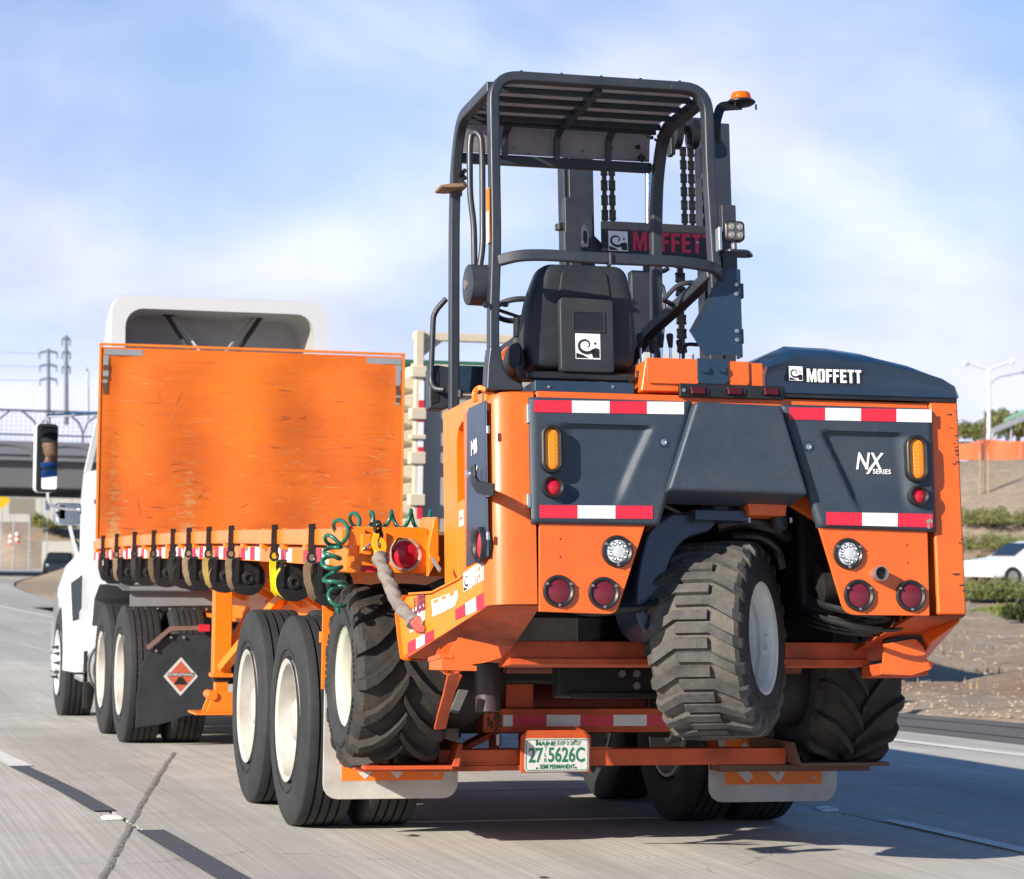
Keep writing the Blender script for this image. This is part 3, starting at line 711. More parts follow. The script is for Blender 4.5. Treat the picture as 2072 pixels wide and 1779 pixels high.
# footbridge rail sloping at the far right
rt = thing('guard_rail', 'sloping grey rail above the trees at the right frame edge', 'guard rail', tuple(P(2040, 860, 185)))
obj('rail', B().bar([P(2008, 872, 185), P(2120, 826, 185)], .5, .35), GALV, rt)
for k in range(4): obj('post', B().cyl(P(2016 + k * 30, 868 - k * 12, 185), P(2016 + k * 30, 895, 185), .09, n=6), GALV, rt)
obj('green_panel', B().hexa([P(2028, 856, 186), P(2120, 820, 186), P(2120, 820, 186.2), P(2028, 856, 186.2)], [P(2034, 846, 186), P(2120, 806, 186), P(2120, 806, 186.2), P(2034, 846, 186.2)]), paint('green_mesh_panel', (.25, .45, .33), .6, dirt=.2), rt)

# transmission poles ----------------------------------------------------
def pylon(px, pyb, pyt, Y, arms, label):
    g, tp_ = P(px, pyb, Y), P(px, pyt, Y); root = thing('power_pole', label, 'power pole', tuple(g), 'power poles beyond the bridge')
    obj('pole', B().cyl(g, tp_, .46, .30, 10), PYL, root)
    for (py, hw) in arms:
        ao = obj('crossarm', B().bar([P(px - hw, py + 3, Y), P(px, py - 1, Y), P(px + hw, py + 3, Y)],   .40, .40), PYL, root)
        for sg in (-1, 1):
            q = P(px + sg * hw, py + 3, Y); obj('insulator', B().lathe([(0, .08), (.3, .16), (.6, .1), (.9, .16), (1.2, .06)], q, (0, 0, -1), 6), PYL, ao)
pylon(98, 860, 706, 520, ((711, 18), (738, 17), (766, 17)), 'shorter power pole with three crossarms, left of the pair')
pylon(134, 860, 679, 480, ((684, 8), (712, 8), (741, 8)), 'taller power pole with short crossarms beside the mirror arm')
for k, (y0, dx) in enumerate(((716, 17), (743, 17), (771, 17))):
    for sg in (-1, 1):
        a = P(98 + sg * dx, y0, 520); e = V((a.x - 380, a.y - 60, a.z + 6)); m2 = (a + e) / 2 - V((0, 0, 7))
        o = obj('power_cable', B().tube([a * (1 - t) ** 2 + m2 * 2 * t * (1 - t) + e * t * t for t in [i / 12 for i in range(13)]], .02, 4), PYL)
        tag(o, 'thin power cable sagging left from the %s end of the %s crossarm, shorter pole' % ('left' if sg < 0 else 'right', ('top', 'middle', 'lowest')[k]), 'cable', 'power cables')

# the bridge -------------------------------------------------------------
BY = 152.0
br = thing('bridge', 'grey concrete road bridge crossing the highway behind the truck', 'bridge', (0, BY, -.3))
zb = lambda py: P(60, py, BY).z
x0, x1 = -90.0, 34.0
sl_ = .004
def bridge_bar(y0, y1, za, zb_, xa=x0, xb=x1):
    return B().hexa([(xa, y0, za - sl_ * xa), (xb, y0, za - sl_ * xb), (xb, y1, za - sl_ * xb), (xa, y1, za - sl_ * xa)], [(xa, y0, zb_ - sl_ * xa), (xb, y0, zb_ - sl_ * xb), (xb, y1, zb_ - sl_ * xb), (xa, y1, zb_ - sl_ * xa)])
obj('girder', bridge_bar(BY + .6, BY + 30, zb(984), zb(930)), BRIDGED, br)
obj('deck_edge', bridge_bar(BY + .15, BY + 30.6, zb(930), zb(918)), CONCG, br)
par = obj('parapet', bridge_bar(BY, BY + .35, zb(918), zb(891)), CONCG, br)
for k in range(9):
    xx = -14 + k * 3.6; mid = zb(908)
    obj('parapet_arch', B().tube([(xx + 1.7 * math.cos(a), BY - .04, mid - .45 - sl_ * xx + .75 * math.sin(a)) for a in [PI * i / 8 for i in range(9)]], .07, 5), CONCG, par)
zf0, zf1 = zb(891), zb(829)
obj('top_rail', B().bar([(x0, BY + .2, zf1 - sl_ * x0), (x1, BY + .2, zf1 - sl_ * x1)], .12, .12), FENCEM, br)
obj('bottom_rail', B().bar([(x0, BY + .2, zb(878) - sl_ * x0), (x1, BY + .2, zb(878) - sl_ * x1)], .10, .10), FENCEM, br)
for k in range(16):
    xx = -20 + k * 2.55; z0, z1 = zf0 - sl_ * xx, zf1 - sl_ * xx; hh = z1 - z0
    obj('arched_fence_post', B().tube([(xx, BY + .2, z0), (xx, BY + .2, z0 + hh * .3), (xx - .25, BY + .2, z0 + hh * .66), (xx - .95, BY + .2, z1)] , .06, 5), FENCEM, br)
    obj('arched_fence_post', B().tube([(xx, BY + .2, z0 + hh * .3), (xx + .25, BY + .2, z0 + hh * .66), (xx + .95, BY + .2, z1)] , .05, 5), FENCEM, br)
# fine mesh wires
b = B()
for k in range(150):
    xx = -20 + k * .27; b.bar([(xx, BY + .24, zf0 - sl_ * xx), (xx + .05, BY + .24, zf1 - sl_ * xx)], .012, .012)
for k in range(7):
    zz = lerp(zf0, zf1, (k + .5) / 7); b.bar([(x0, BY + .24, zz - sl_ * x0), (x1, BY + .24, zz - sl_ * x1)], .012, .012)
o = obj('wire_mesh', b, FENCEM, br, smooth=0); o['kind'] = 'stuff'
for py_x in (193, 215):
    q = P(py_x, 1000, BY + 5); obj('pier', B().cyl((q.x, BY + 5 + (py_x - 193) * .2, -.6), (q.x, BY + 5 + (py_x - 193) * .2, zb(984) + .3), .55, n=16), CONCW, br)
# wall and signs under the bridge
aw = thing('abutment_wall', 'pale concrete abutment wall standing under the far side of the bridge', 'wall', (-5, BY + 118, 0))
q0, q1 = P(-420, 1000, BY + 118), P(330, 1000, BY + 118)
for k in range(12):
    xa, xb = lerp(q0.x, q1.x, k / 12) + .03, lerp(q0.x, q1.x, (k + 1) / 12) - .03
    obj('wall_panel', B().box(xa, xb, BY + 118, BY + 118.6, -.6, P(50, 985, BY + 118).z + .8), CONCW, aw, bevel=.05)
def sign(name, px, py, w_px, h_px, Y, mat, label, diamond=False, two=True):
    c = P(px, py, Y); k = Y / .9 / F_PX; root = thing(name, label, 'road sign', tuple(P(px, py + 40, Y)))
    w_, h = w_px * k / 2, h_px * k / 2
    pts = [(-w_, 0), (0, -h), (w_, 0), (0, h)] if diamond else rrect(-w_, w_, -h, h, .06)
    obj('panel', B().prism([(c.x + p[0], c.z + p[1]) for p in pts], 'y', c.y, c.y + .03), mat, root)
    for dx in ((-.6, .6) if two else (0,)):
        obj('post', B().cyl((c.x + dx * w_, c.y + .08, -.5), (c.x + dx * w_, c.y + .08, c.z + h * .7), .05, n=8), GALV, root)
sign('diamond_sign', 4, 1013, 30, 31, 203, SIGNY, 'yellow diamond road sign at the left frame edge under the bridge', True, False)
sign('road_sign', 45, 1024, 47, 29, 205, SIGNB, 'back of a grey road sign on two posts under the bridge', two=True)
sign('small_sign', 97, 1021, 9, 20, 205, paint('blue_grey_sign', (.10, .13, .22), .5), 'small narrow blue grey sign on one post near the mirror', two=False)
def hump_shrub():
    g = P(108, 1066, 232); rg = random.Random(71); b = B(); k = 232 / .93 / F_PX
    leaf_cloud(b, 2600, lambda r: ((lambda a, e, q: (math.cos(a) * 42 * k * q, math.sin(a) * 3.0 * q, 30 * k * abs(math.sin(e)) * q * (.6 + .4 * math.cos(a * 2))))(r.uniform(0, 6.3), r.uniform(0, 1.57), r.random() ** .4)), .28, rg)
    root = thing('shrub', 'green shrub spreading on the dirt slope under the bridge', 'shrub', tuple(g))
    obj('foliage', b, LEAF1, root, M=Matrix.Translation(g), smooth=0)
    t = B()
    for a in range(6): t.tube([(0, 0, -.6), (math.cos(a) * .4, math.sin(a) * .3, .4), (math.cos(a) * .7, math.sin(a) * .6, .7)], .05, 5)
    obj('stem', t, BARK, root, M=Matrix.Translation(g))
hump_shrub()
for k, (px, py, lab) in enumerate(((22, 1086, 'left one of two red and white traffic drums under the bridge'), (35, 1082, 'right one of two red and white traffic drums under the bridge'))):
    g = P(px, py + 17, 206); b = B(); prof = [(0, .28), (.05, .28), (.06, .24)]
    for i in range(4):
        b.mi = i % 2; b.cyl((g.x, g.y, g.z + .2 * i), (g.x, g.y, g.z + .2 * (i + 1)), .21 - .012 * i, .198 - .012 * i, 14)
    b.mi = 0; b.cyl((g.x, g.y, g.z + .8), (g.x, g.y, g.z + .86), .1, .08, 10)
    o = obj('traffic_drum', b, [paint('orange_red_drum', (.7, .12, .06), .5), paint('white_drum_band', (.7, .7, .7), .5)]); tag(o, lab, 'traffic drum', 'traffic drums')
g0, g1 = P(86, 1120, 208), P(190, 1120, 208)
b = B().prism([(-.40, 0), (.40, 0), (.34, .1), (.14, .45), (.1, 1.0), (-.1, 1.0), (-.14, .45), (-.34, .1)], 'x', g0.x, g1.x)
b.v = [(v[0], v[1] + 208, v[2] * 2.4 - .5) for v in b.v]
tag(obj('concrete_barrier', b, CONCW, bevel=.03), 'pale concrete barrier on the road edge behind the truck hood', 'barrier')
# ------------------------------------------------------------------ lettering, lamps, tape, wheels
def text(s, o, u, v, w_, h, mat, parent, bold=.0, t=.0012, name='lettering', shear=0):
    cu = bpy.data.curves.new('lettering', 'FONT'); cu.body = s; cu.offset = bold; cu.shear = shear; cu.resolution_u = 3
    to = bpy.data.objects.new('tmp', cu); col.objects.link(to); dg = bpy.context.evaluated_depsgraph_get()
    me = bpy.data.meshes.new_from_object(to.evaluated_get(dg)); bpy.data.objects.remove(to)
    xs = [q.co.x for q in me.vertices]; ysv = [q.co.y for q in me.vertices]; ax, bx, ay, by = min(xs), max(xs), min(ysv), max(ysv)
    u, v, o = V(u).normalized(), V(v).normalized(), V(o); nn = u.cross(v).normalized()
    b = B(); vs = []
    for q in me.vertices: vs.append(o + u * ((q.co.x - ax) / (bx - ax) * w_) + v * ((q.co.y - ay) / (by - ay) * h) + nn * t)
    b.add(vs, [list(p.vertices) for p in me.polygons]); bpy.data.meshes.remove(me)
    return obj(name, b, mat, parent, smooth=0)
GL = {'M': ([(0, 0), (0, 1), (.30, 1), (.5, .42), (.70, 1), (1, 1), (1, 0), (.78, 0), (.78, .66), (.58, 0), (.42, 0), (.22, .66), (.22, 0)], 1.28),
      'F': ([(0, 0), (0, 1), (1, 1), (1, .82), (.42, .82), (.42, .60), (.92, .60), (.92, .42), (.42, .42), (.42, 0)], .8),
      'E': ([(0, 0), (0, 1), (1, 1), (1, .82), (.42, .82), (.42, .60), (.92, .60), (.92, .42), (.42, .42), (.42, .18), (1, .18), (1, 0)], .84),
      'T': ([(.30, 0), (.30, .82), (0, .82), (0, 1), (1, 1), (1, .82), (.70, .82), (.70, 0)], .84)}
def block_word(word, o, u, v, w_, h, mat, parent, t=.0015):
    u, v, o = V(u).normalized(), V(v).normalized(), V(o); wd = {'O': .98}; b = B()
    tot = sum((GL[c][1] if c in GL else .98) for c in word) + .16 * (len(word) - 1); k = w_ / tot; x = 0
    for c in word:
        cw = (GL[c][1] if c in GL else .98) * k
        if c in GL: b.flat([(x + p[0] * cw, p[1] * h) for p in GL[c][0]], o, u, v, t)
        else:
            ou = [(1, .5), (1, .86), (.86, 1), (.14, 1), (0, .86), (0, .5)]; inn = [(.37, .5), (.37, .80), (.45, .85), (.55, .85), (.63, .80), (.63, .5)]
            b.flat([(x + p[0] * cw, p[1] * h) for p in ou + inn], o, u, v, t); b.flat([(x + p[0] * cw, (1 - p[1]) * h) for p in ou + inn], o, u, v, t)
        x += cw + .16 * k
    return obj('lettering', b, mat, parent, smooth=0)
def emblem(o, u, v, sz, parent, dark=PRINTB, light=PRINTW):       # a square badge with a curled-horn head
    u, v, o = V(u).normalized(), V(v).normalized(), V(o); b = B()
    b.flat([(0, 0), (sz, 0), (sz, sz), (0, sz)], o, u, v, .001); e = obj('emblem', b, light, parent, smooth=0); b = B(); n2 = u.cross(v).normalized() * .0012
    pts = []
    for i in range(27):
        a = rad(-60 + i * 15); r = (.10 + .011 * i) * sz; pts.append((.42 * sz + r * math.cos(a) * 1.02, .55 * sz + r * math.sin(a) * .9))
    for i in range(26):
        a, c = V(pts[i]), V(pts[i + 1]); d = (c - a).normalized(); nrm = V((-d.y, d.x)) * (.022 + .0022 * i) * sz
        b.add([o + n2 + u * q.x + v * q.y for q in (a - nrm, c - nrm, c + nrm, a + nrm)], [(0, 1, 2, 3)])
    b.add([o + n2 + u * (p[0] * sz) + v * (p[1] * sz) for p in ((.62, .30), (.80, .46), (.97, .40), (.97, .05), (.70, .05))], [(0, 1, 2, 3, 4)])
    b.add([o + n2 * 1.1 + u * (p[0] * sz) + v * (p[1] * sz) for p in circ(.80, .62, .055, 10)], [list(range(10))])
    b.add([o + n2 + u * (p[0] * sz) + v * (p[1] * sz) for p in ((.02, .03), (.55, .03), (.30, .16), (.02, .24))], [(0, 1, 2, 3)])
    obj('emblem_figure', b, dark, e, smooth=0); return e
def tape(p00, p10, p01, p11, n, first, parent, t=.0012, name='reflective_tape', edges=None):   # a strip of n red and white fields
    p00, p10, p01, p11 = map(V, (p00, p10, p01, p11)); nn = (p10 - p00).cross(p01 - p00).normalized() * t; b = B()
    e = edges or [i / n for i in range(n + 1)]
    for i in range(n):
        b.mi = (i + first) % 2; a0, a1 = e[i], e[i + 1]
        q = [p00.lerp(p10, a0), p00.lerp(p10, a1), p01.lerp(p11, a1), p01.lerp(p11, a0)]
        b.add([x + nn for x in q] + q, [(0, 1, 2, 3), (0, 4, 5, 1), (1, 5, 6, 2), (2, 6, 7, 3), (3, 7, 4, 0)])
    return obj(name, b, [REDT, WHT], parent, smooth=0)
def lamp(c, ax, r, lensmat, parent, name='tail_lamp', ring=RUBBERB, ri=.70, bolts=3, leds=0, lift=.012, dome=.006):
    c, ax = V(c), V(ax).normalized()
    b = B().lathe([(-.02, r), (lift * .4, r), (lift, r * .95), (lift * 1.05, r * .86), (lift * .6, r * (ri + .02)), (-.02, r * ri)], c, ax, 36)
    o = obj(name, b, ring, parent, smooth=30)
    b = B().lathe([(-.015, r * ri), (lift * .35, r * ri), (lift * .35 + dome, r * ri * .6), (lift * .35 + dome * 1.3, .001)], c, ax, 30); obj('lens', b, lensmat, o, smooth=50)
    u = V((1, 0, 0)) if abs(ax.x) < .9 else V((0, 1, 0)); v = ax.cross(u).normalized(); u = v.cross(ax)
    sg = 1 if v.z > 0 else -1
    for k in range(bolts):
        a = rad((-90, 30, 150)[k]); q = c + (u * math.cos(a) + v * sg * math.sin(a)) * r * .86
        obj('bolt', B().cyl(q + ax * lift * .9, q + ax * (lift + .006), .0065, .005, 8), STEEL, o)
    for k in range(leds):
        a = 2 * PI * k / leds; q = c + (u * math.cos(a) + v * math.sin(a)) * r * ri * .72
        obj('led', B().lathe([(0, .0095), (.004, .0095), (.006, .006), (.002, .001)], q + ax * (lift * .35 + dome * .75), ax, 10), ALU, o)
    return o
# tyres, axle along local x, outer side towards -x
def road_tyre(R=.51, w_=.275, rim=.292, n=72, block=False):
    h = w_ / 2; b = B()
    pr = [(-h * .74, rim), (-h * .90, rim + .02), (-h * 1.0, rim + .09), (-h * 1.0, R - .075), (-h * .90, R - .022), (-h * .83, R - .006)]
    gr = [-.80, -.47, -.16, .16, .47, .80]
    tr = []
    for i in range(5):
        a, c = gr[i] * h, gr[i + 1] * h; cr_ = lambda x: R - .006 * (x / h) ** 2
        tr += [(a + (.006 if i else 0), cr_(a)), (c - (.006 if i < 4 else 0), cr_(c))]
        if i < 4: tr += [(c - .004, R - .018), (c + .004, R - .018)]
    pr = pr + tr + [(-a_, r_) for a_, r_ in pr[::-1]]
    b.lathe(pr, (0, 0, 0), (1, 0, 0), n, True)
    b.lathe([(-h * 1.0 - .001, rim + .05), (-h * 1.0 - .004, rim + .054), (-h * 1.0 - .001, rim + .058)], (0, 0, 0), (1, 0, 0), n, True)
    if block:                                                            # wavy groove edges: small sipes along the ribs
        for k in range(n):
            a = 2 * PI * k / n
            for g_ in (-.47, -.16, .16, .47):
                x = g_ * h + (.006 if k % 2 else -.006); c, s_ = math.cos(a), math.sin(a); d = .010
                q = [(x + dx, (R - .009 + dr) * c - dt * s_, (R - .009 + dr) * s_ + dt * c) for dx, dt, dr in ((-.006, -d, 0), (.006, -d, 0), (.006, d, 0), (-.006, d, 0), (-.006, -d, .006), (.006, -d, .006), (.006, d, .006), (-.006, d, .006))]
                b.hexa(q[:4], q[4:])
    return b
def dish_rim(r=.295, deep=.13, hub=.11, n=40):
    return B().lathe([(-.13, r - .006), (-.136, r + .003), (-.136, r - .004), (-.125, r - .022), (-.06, r - .032), (-.01, r - .05), (.0, r - .09), (-.012, hub + .03), (-.012, hub), (-.085, hub * .92), (-.10, hub * .75), (-.10, .03), (-.105, .001), (.02, .001), (.02, hub), (.03, r - .06), (.13, r - .02), (.13, r - .006)], (0, 0, 0), (1, 0, 0), n, True)
ROADT = road_tyre().mesh('road_tyre', [TYRE_ROAD], 32); DRIVET = road_tyre(block=True).mesh('drive_tyre', [TYRE_ROAD], 32)
STEERT = road_tyre(w_=.30).mesh('steer_tyre', [TYRE_ROAD], 32)
RIMME = dish_rim().mesh('dished_rim', [RIMW], 35)
def hub_mesh(mat):
    b = B().lathe([(-.055, .001), (-.055, .06), (-.03, .09), (-.005, .115), (.12, .115)], (0, 0, 0), (1, 0, 0), 24)
    for k in range(10):
        a = 2 * PI * k / 10; b.cyl((-.03, .145 * math.cos(a), .145 * math.sin(a)), (.0, .145 * math.cos(a), .145 * math.sin(a)), .016, n=6)
    return b.mesh('hub', [mat], 30)
HUBME = hub_mesh(RIMW)
def wheel(parent, c, tyre, rim=RIMME, hub=HUBME, flip=False, rotz=0, spin=0):
    M_ = Matrix.Translation(c) @ Matrix.Rotation((PI if flip else 0) + rotz, 4, 'Z') @ Matrix.Rotation(spin, 4, 'X')
    h = obj('wheel', hub, None, parent, M=M_); obj('tyre', tyre, None, h, M=M_); obj('rim', rim, None, h, M=M_); return h
def lug_tyre(R, w_, rim, paths, rb, n=60, groove=False, taper=.72):
    h = w_ / 2; b = B(); b.mi = 1
    crown = lambda x: rb - .016 * (abs(x) / h) ** 2.6
    pr = [(-h * .90, rim), (-h * .98, rim + .015), (-h * 1.035, rim + .06), (-h * 1.03, rb - .075), (-h * .965, rb - .040), (-h * .93, rb - .028)]
    cr_ = [(-h * .86 + h * 1.72 * i / 10, crown(-h * .86 + h * 1.72 * i / 10)) for i in range(11)]
    nb = len(pr)
    b.lathe(pr, (0, 0, 0), (1, 0, 0), n); b.lathe([(-a_, r_) for a_, r_ in pr], (0, 0, 0), (1, 0, 0), n)
    b.f = [f for f in b.f if len(f) == 4]; b.m = [1] * len(b.f)
    b.mi = 2 if groove else 0; k0 = len(b.f); b.lathe([pr[-1]] + cr_ + [(-pr[-1][0], pr[-1][1])], (0, 0, 0), (1, 0, 0), n)
    keep = [i for i in range(len(b.f)) if len(b.f[i]) == 4]; b.f = [b.f[i] for i in keep]; b.m = [(2 if groove else 0) if i >= k0 else 1 for i in keep]; b.mi = 0
    pit = 2 * PI / len(paths[0][1]) if False else None
    for pth in paths:                                                    # pth: list of (u, angle, halfwidth)
        secs = []
        for (u, a, hw) in pth:
            x = u * h; r0 = crown(min(h * .86, abs(x))) - .012
            over = max(0, abs(u) - .86) / .14; r1 = R - .012 * abs(u) ** 3 - over * .03; r0 -= over * .05
            f_ = lambda aa, r: (x * (1.0 if r > r0 + .001 else 1.0), r * math.cos(aa), r * math.sin(aa))
            secs.append([f_(a - hw, r0), f_(a - hw * taper, r1), f_(a + hw * taper, r1), f_(a + hw, r0)])
        b.loft(secs)
    return b
def stamp(b, x, r0, r1, n, side=-1):                                   # raised sidewall characters reduced to small bars
    for k in range(n):
        if k % 9 in (7, 8): continue
        a = 2 * PI * k / n; da = PI / n * .55
        q = [(x + side * t, r * math.cos(aa), r * math.sin(aa)) for t in (0, .003) for aa, r in ((a - da, r0), (a + da, r0), (a + da, r1), (a - da, r1))]
        b.hexa(q[:4], q[4:])
# ------------------------------------------------------------------ the flatbed trailer
XL, XR = 2.30, 4.81
TR = thing('flatbed_trailer', 'orange flatbed trailer with tall scuffed headboard carrying the forklift', 'trailer', (3.55, 12.6, 0))
def zd(y):                                    # arched bed
    pts = [(11.2, 1.424), (12.6, 1.430), (14.2, 1.436), (16.2, 1.434), (18.8, 1.422), (21.0, 1.398), (21.4, 1.385)]
    for (a, za), (c, zc) in zip(pts, pts[1:]):
        if y <= c: return lerp(za, zc, (y - a) / (c - a))
    return 1.385
ysd = [11.20 + i * .4 for i in range(26)] + [21.34]
def rail(b, x0, x1, h0, h1, y0=11.3, y1=21.34):
    yy = [y for y in ysd if y0 < y < y1]; yy = [y0] + yy + [y1]
    b.loft([[(x0, y, zd(y) + h0), (x1, y, zd(y) + h0), (x1, y, zd(y) + h1), (x0, y, zd(y) + h1)] for y in yy])
for k in range(9):
    x0 = lerp(XL + .12, XR - .12, k / 9) + .004; x1 = lerp(XL + .12, XR - .12, (k + 1) / 9) - .004
    b = B(); rail(b, x0, x1, -.045, -.004, 11.62); obj('deck_plank', b, paint('worn_deck_plank', (.26, .14, .07), .8, dirt=.6) if k == 0 else bpy.data.materials['worn_deck_plank'], TR)
for sx_ in (0, 1):
    b = B(); xa = XL if sx_ == 0 else XR - .11
    rail(b, xa, xa + .11, -.075, 0); obj('side_rail', b, T_SUN_ORANGE, TR, bevel=.006)
    b = B(); xa = XL + .035 if sx_ == 0 else XR - .06
    rail(b, xa, xa + .025, -.165, -.085); obj('lower_rail', b, T_SUN_ORANGE, TR)
    b = B()
    for k in range(17):
        y = 11.6 + k * .6; xa = XL + .003 if sx_ == 0 else XR - .05
        b.box(xa, xa + .046, y - .035, y + .035, zd(y) - .10, zd(y) - .074)
        b.box(xa + .01, xa + .04, y - .03, y + .03, zd(y) + .0008, zd(y) + .006)
    obj('stake_pocket', b, T_SUN_ORANGE, TR, bevel=.004)
# red and white tape in short runs along the lower rail
yy = 11.75
while yy < 21:
    n = 4; e = yy + .62
    tape((XL + .0345, e, zd(e) - .160), (XL + .0345, yy, zd(yy) - .160), (XL + .0345, e, zd(e) - .092), (XL + .0345, yy, zd(yy) - .092), n, 0, TR)
    yy += .92
# frame beams
for xb_, nm in ((2.98, 'left'), (4.02, 'right')):
    b = B()
    b.box(xb_, xb_ + .02, 11.6, 19.9, .86, 1.26); b.box(xb_ - .07, xb_ + .09, 11.6, 19.9, .835, .86); b.box(xb_ - .07, xb_ + .09, 11.6, 21.0, 1.26, 1.285)
    obj('main_beam', b, T_SUN_ORANGE, TR)
b = B()
for k in range(13): b.box(XL + .10, XR - .10, 11.9 + k * .72, 11.96 + k * .72, 1.285, 1.365)
obj('cross_member', b, T_SUN_ORANGE, TR)
for k in range(6):
    y = 15.0 + k * .72
    obj('gusset', B().hexa([(2.97, y, .98), (2.97, y + .05, .98), (2.955, y + .05, .98), (2.955, y, .98)], [(2.97, y, 1.28), (2.97, y + .05, 1.28), (2.40, y + .05, 1.28), (2.40, y, 1.28)]), T_SUN_ORANGE, TR)
# headboard: a slightly dented sheet in a thin frame
HY = 21.0
def hb(i, j):
    x = lerp(2.305, 4.762, i); z = lerp(1.405, 2.935, j)
    d = .013 * math.sin((x - 2.3) * 7.4 + .9 + .5 * j) + .009 * math.sin((x - 2.3) * 3.1 + j * 2.2) + .006 * math.sin(j * 9 + x * 5)
    d *= sstep(0, .08, i) * sstep(0, .08, 1 - i) * sstep(0, .1, j) * sstep(0, .1, 1 - j)
    return (x, HY + d, z)
HB = obj('headboard', B().shell(hb, 60, 30, (0, .035, 0)), HEADM, TR, smooth=70)
fr = B(); fr.bar([(2.292, HY + .018, 1.40), (2.292, HY + .018, 2.946)], .018, .05, (0, 1, 0)); fr.bar([(4.774, HY + .018, 1.40), (4.774, HY + .018, 2.946)], .018, .05, (0, 1, 0)); fr.box(2.283, 4.783, HY - .012, HY + .035, 2.9465, 2.967)
obj('headboard_frame', fr, T_SUN_ORANGE, HB, bevel=.003)
for (xa, xb_, za, zb_) in ((2.325, 2.63, 2.872, 2.92), (4.46, 4.755, 2.872, 2.92), (2.312, 2.362, 2.56, 2.866), (4.705, 4.756, 2.54, 2.866)):
    b = B()
    if za < 2.8:
        rr = random.Random(int(xa * 100)); z = za
        while z < zb_:
            h = rr.uniform(.015, .05); b.mi = 0 if rr.random() < .6 else 1
            b.box(xa + rr.uniform(0, .008), xb_ - rr.uniform(0, .012), HY - .0035 - .0004 * rr.random(), HY - .001, z, min(zb_, z + h)); z += h + .0008
    else: b.box(xa, xb_, HY - .0035, HY - .001, za, zb_)
    obj('tape_remnant', b, [GREYT, paint('torn_tape_glue', (.10, .045, .03), .8)], HB, smooth=0)
b = B(); rr = random.Random(41)                     # knocks and scratches left by cargo
for k in range(210):
    if rr.random() < .6: x = rr.choice((2.42, 3.02, 3.9, 4.55)) + rr.gauss(0, .10); z = 1.43 + abs(rr.gauss(0, .45))
    else: x, z = rr.uniform(2.35, 4.75), rr.uniform(1.45, 2.8)
    if not (2.34 < x < 4.72 and z < 2.86): continue
    a = rr.gauss(0, .12) if rr.random() < .75 else rr.uniform(-1.6, 1.6); l = rr.uniform(.02, .16) * (1.8 if rr.random() < .1 else 1); w2 = rr.uniform(.0008, .0028)
    dx, dz = math.cos(a) * l / 2, math.sin(a) * l / 2
    if not (2.33 < x - abs(dx) and x + abs(dx) < 4.74): continue
    def sy(xx, zz): i, j = (xx - 2.305) / 2.457, (zz - 1.405) / 1.53; return hb(i, j)[1] - .0012
    p_ = [(x + dx * t, z + dz * t) for t in (-1, -.33, .33, 1)]; up_ = [(q[0] - math.sin(a) * w2 * e, q[1] + math.cos(a) * w2 * e) for q, e in zip(p_, (.1, 1, .8, .1))]; dn_ = [(q[0] + math.sin(a) * w2 * e, q[1] - math.cos(a) * w2 * e) for q, e in zip(p_, (.1, 1, .8, .1))]
    b.mi = 0 if rr.random() < .7 else 1; b.add([(q[0], sy(*q), q[1]) for q in dn_ + up_], [(0, 1, 5, 4), (1, 2, 6, 5), (2, 3, 7, 6)])
o = obj('scratches', b, [SCRATCH, SCUFF], HB, smooth=0); o['kind'] = 'stuff'
# winches under the left rail with their straps
def winch(y, strap, k, lab=None):
    z = zd(y) - .262; x = 2.375; r = .095
    M_ = Matrix.Translation((x, y, z))
    b = B(); b.lathe([(-.075, r), (-.072, r), (-.066, r * .93), (-.066, .045), (-.075, .040), (-.082, .034), (-.085, .018), (-.07, .012), (-.07, .001)], (0, 0, 0), (0, 1, 0), 28); b.lathe([(-.066, .05), (.055, .05)], (0, 0, 0), (0, 1, 0), 16); b.lathe([(.05, .001), (.05, r), (.056, r), (.056, .001)], (0, 0, 0), (0, 1, 0), 28)
    o = obj('winch', b, BLACK, TR, M=M_, smooth=35)
    b = B(); b.box(-.075, -.055, -.09, -.084, -.02, .112); b.box(.035, .055, -.09, -.084, -.02, .112); b.box(-.075, .055, -.084, .06, .102, .112); b.box(-.075, .055, .058, .064, -.02, .112); obj('winch_frame', b, BLACK, o, M=M_)
    rr = random.Random(k)
    b = B(); lay = r * rr.uniform(.72, .96); b.lathe([(-.062, lay), (.048, lay)], (0, 0, 0), (0, 1, 0), 26); obj('strap_roll', b, strap if k in (2, 12) else BSTRAP, o, M=M_)
    # webbing: over the rail edge, down outside, under the drum
    off = rr.uniform(-.02, .02); xo = -.10 - rr.uniform(0, .02); tw = rr.uniform(-.25, .25)
    path = [(-.088, off, .150), (xo + .004, off - .006, .08), (xo + .006, off - .02, .02), (-.092, off - .03, -.035), (-.070, off - .02, -.06)]
    hw = .017
    b = B().sweep(path, [(-hw, -.0016), (hw, -.0016), (hw, .0016), (-hw, .0016)], up=(tw, 1, 0)); so_ = obj('strap', b, strap, o, M=M_, smooth=50)
    if lab: so_['label'] = lab
    b = B().bar([(-.07, off + .004, .2685), (-.0845, off + .004, .2670), (-.0858, off + .004, .17), (-.09, off, .13)], .038, .003, up=(0, 1, 0)); obj('strap_hook', b, BLACK, so_, M=M_)
    b = B().tube([(-.093 + .02 * math.cos(a), off - .028, .13 + .022 * math.sin(a)) for a in [2 * PI * i / 10 for i in range(10)]], .006, 6, True, up=(0, 1, 0)); obj('hook_ring', b, BLACK, so_, M=M_)
winch_spec = [(11.9, TSTRAP, 1), (12.88, YSTRAP, 2), (14.25, TSTRAP, 3), (15.05, YSTRAP, 12), (15.85, TSTRAP, 5), (16.55, BSTRAP, 6), (17.5, TSTRAP, 7), (18.5, BSTRAP, 8), (19.6, TSTRAP, 9), (20.5, BSTRAP, 10)]
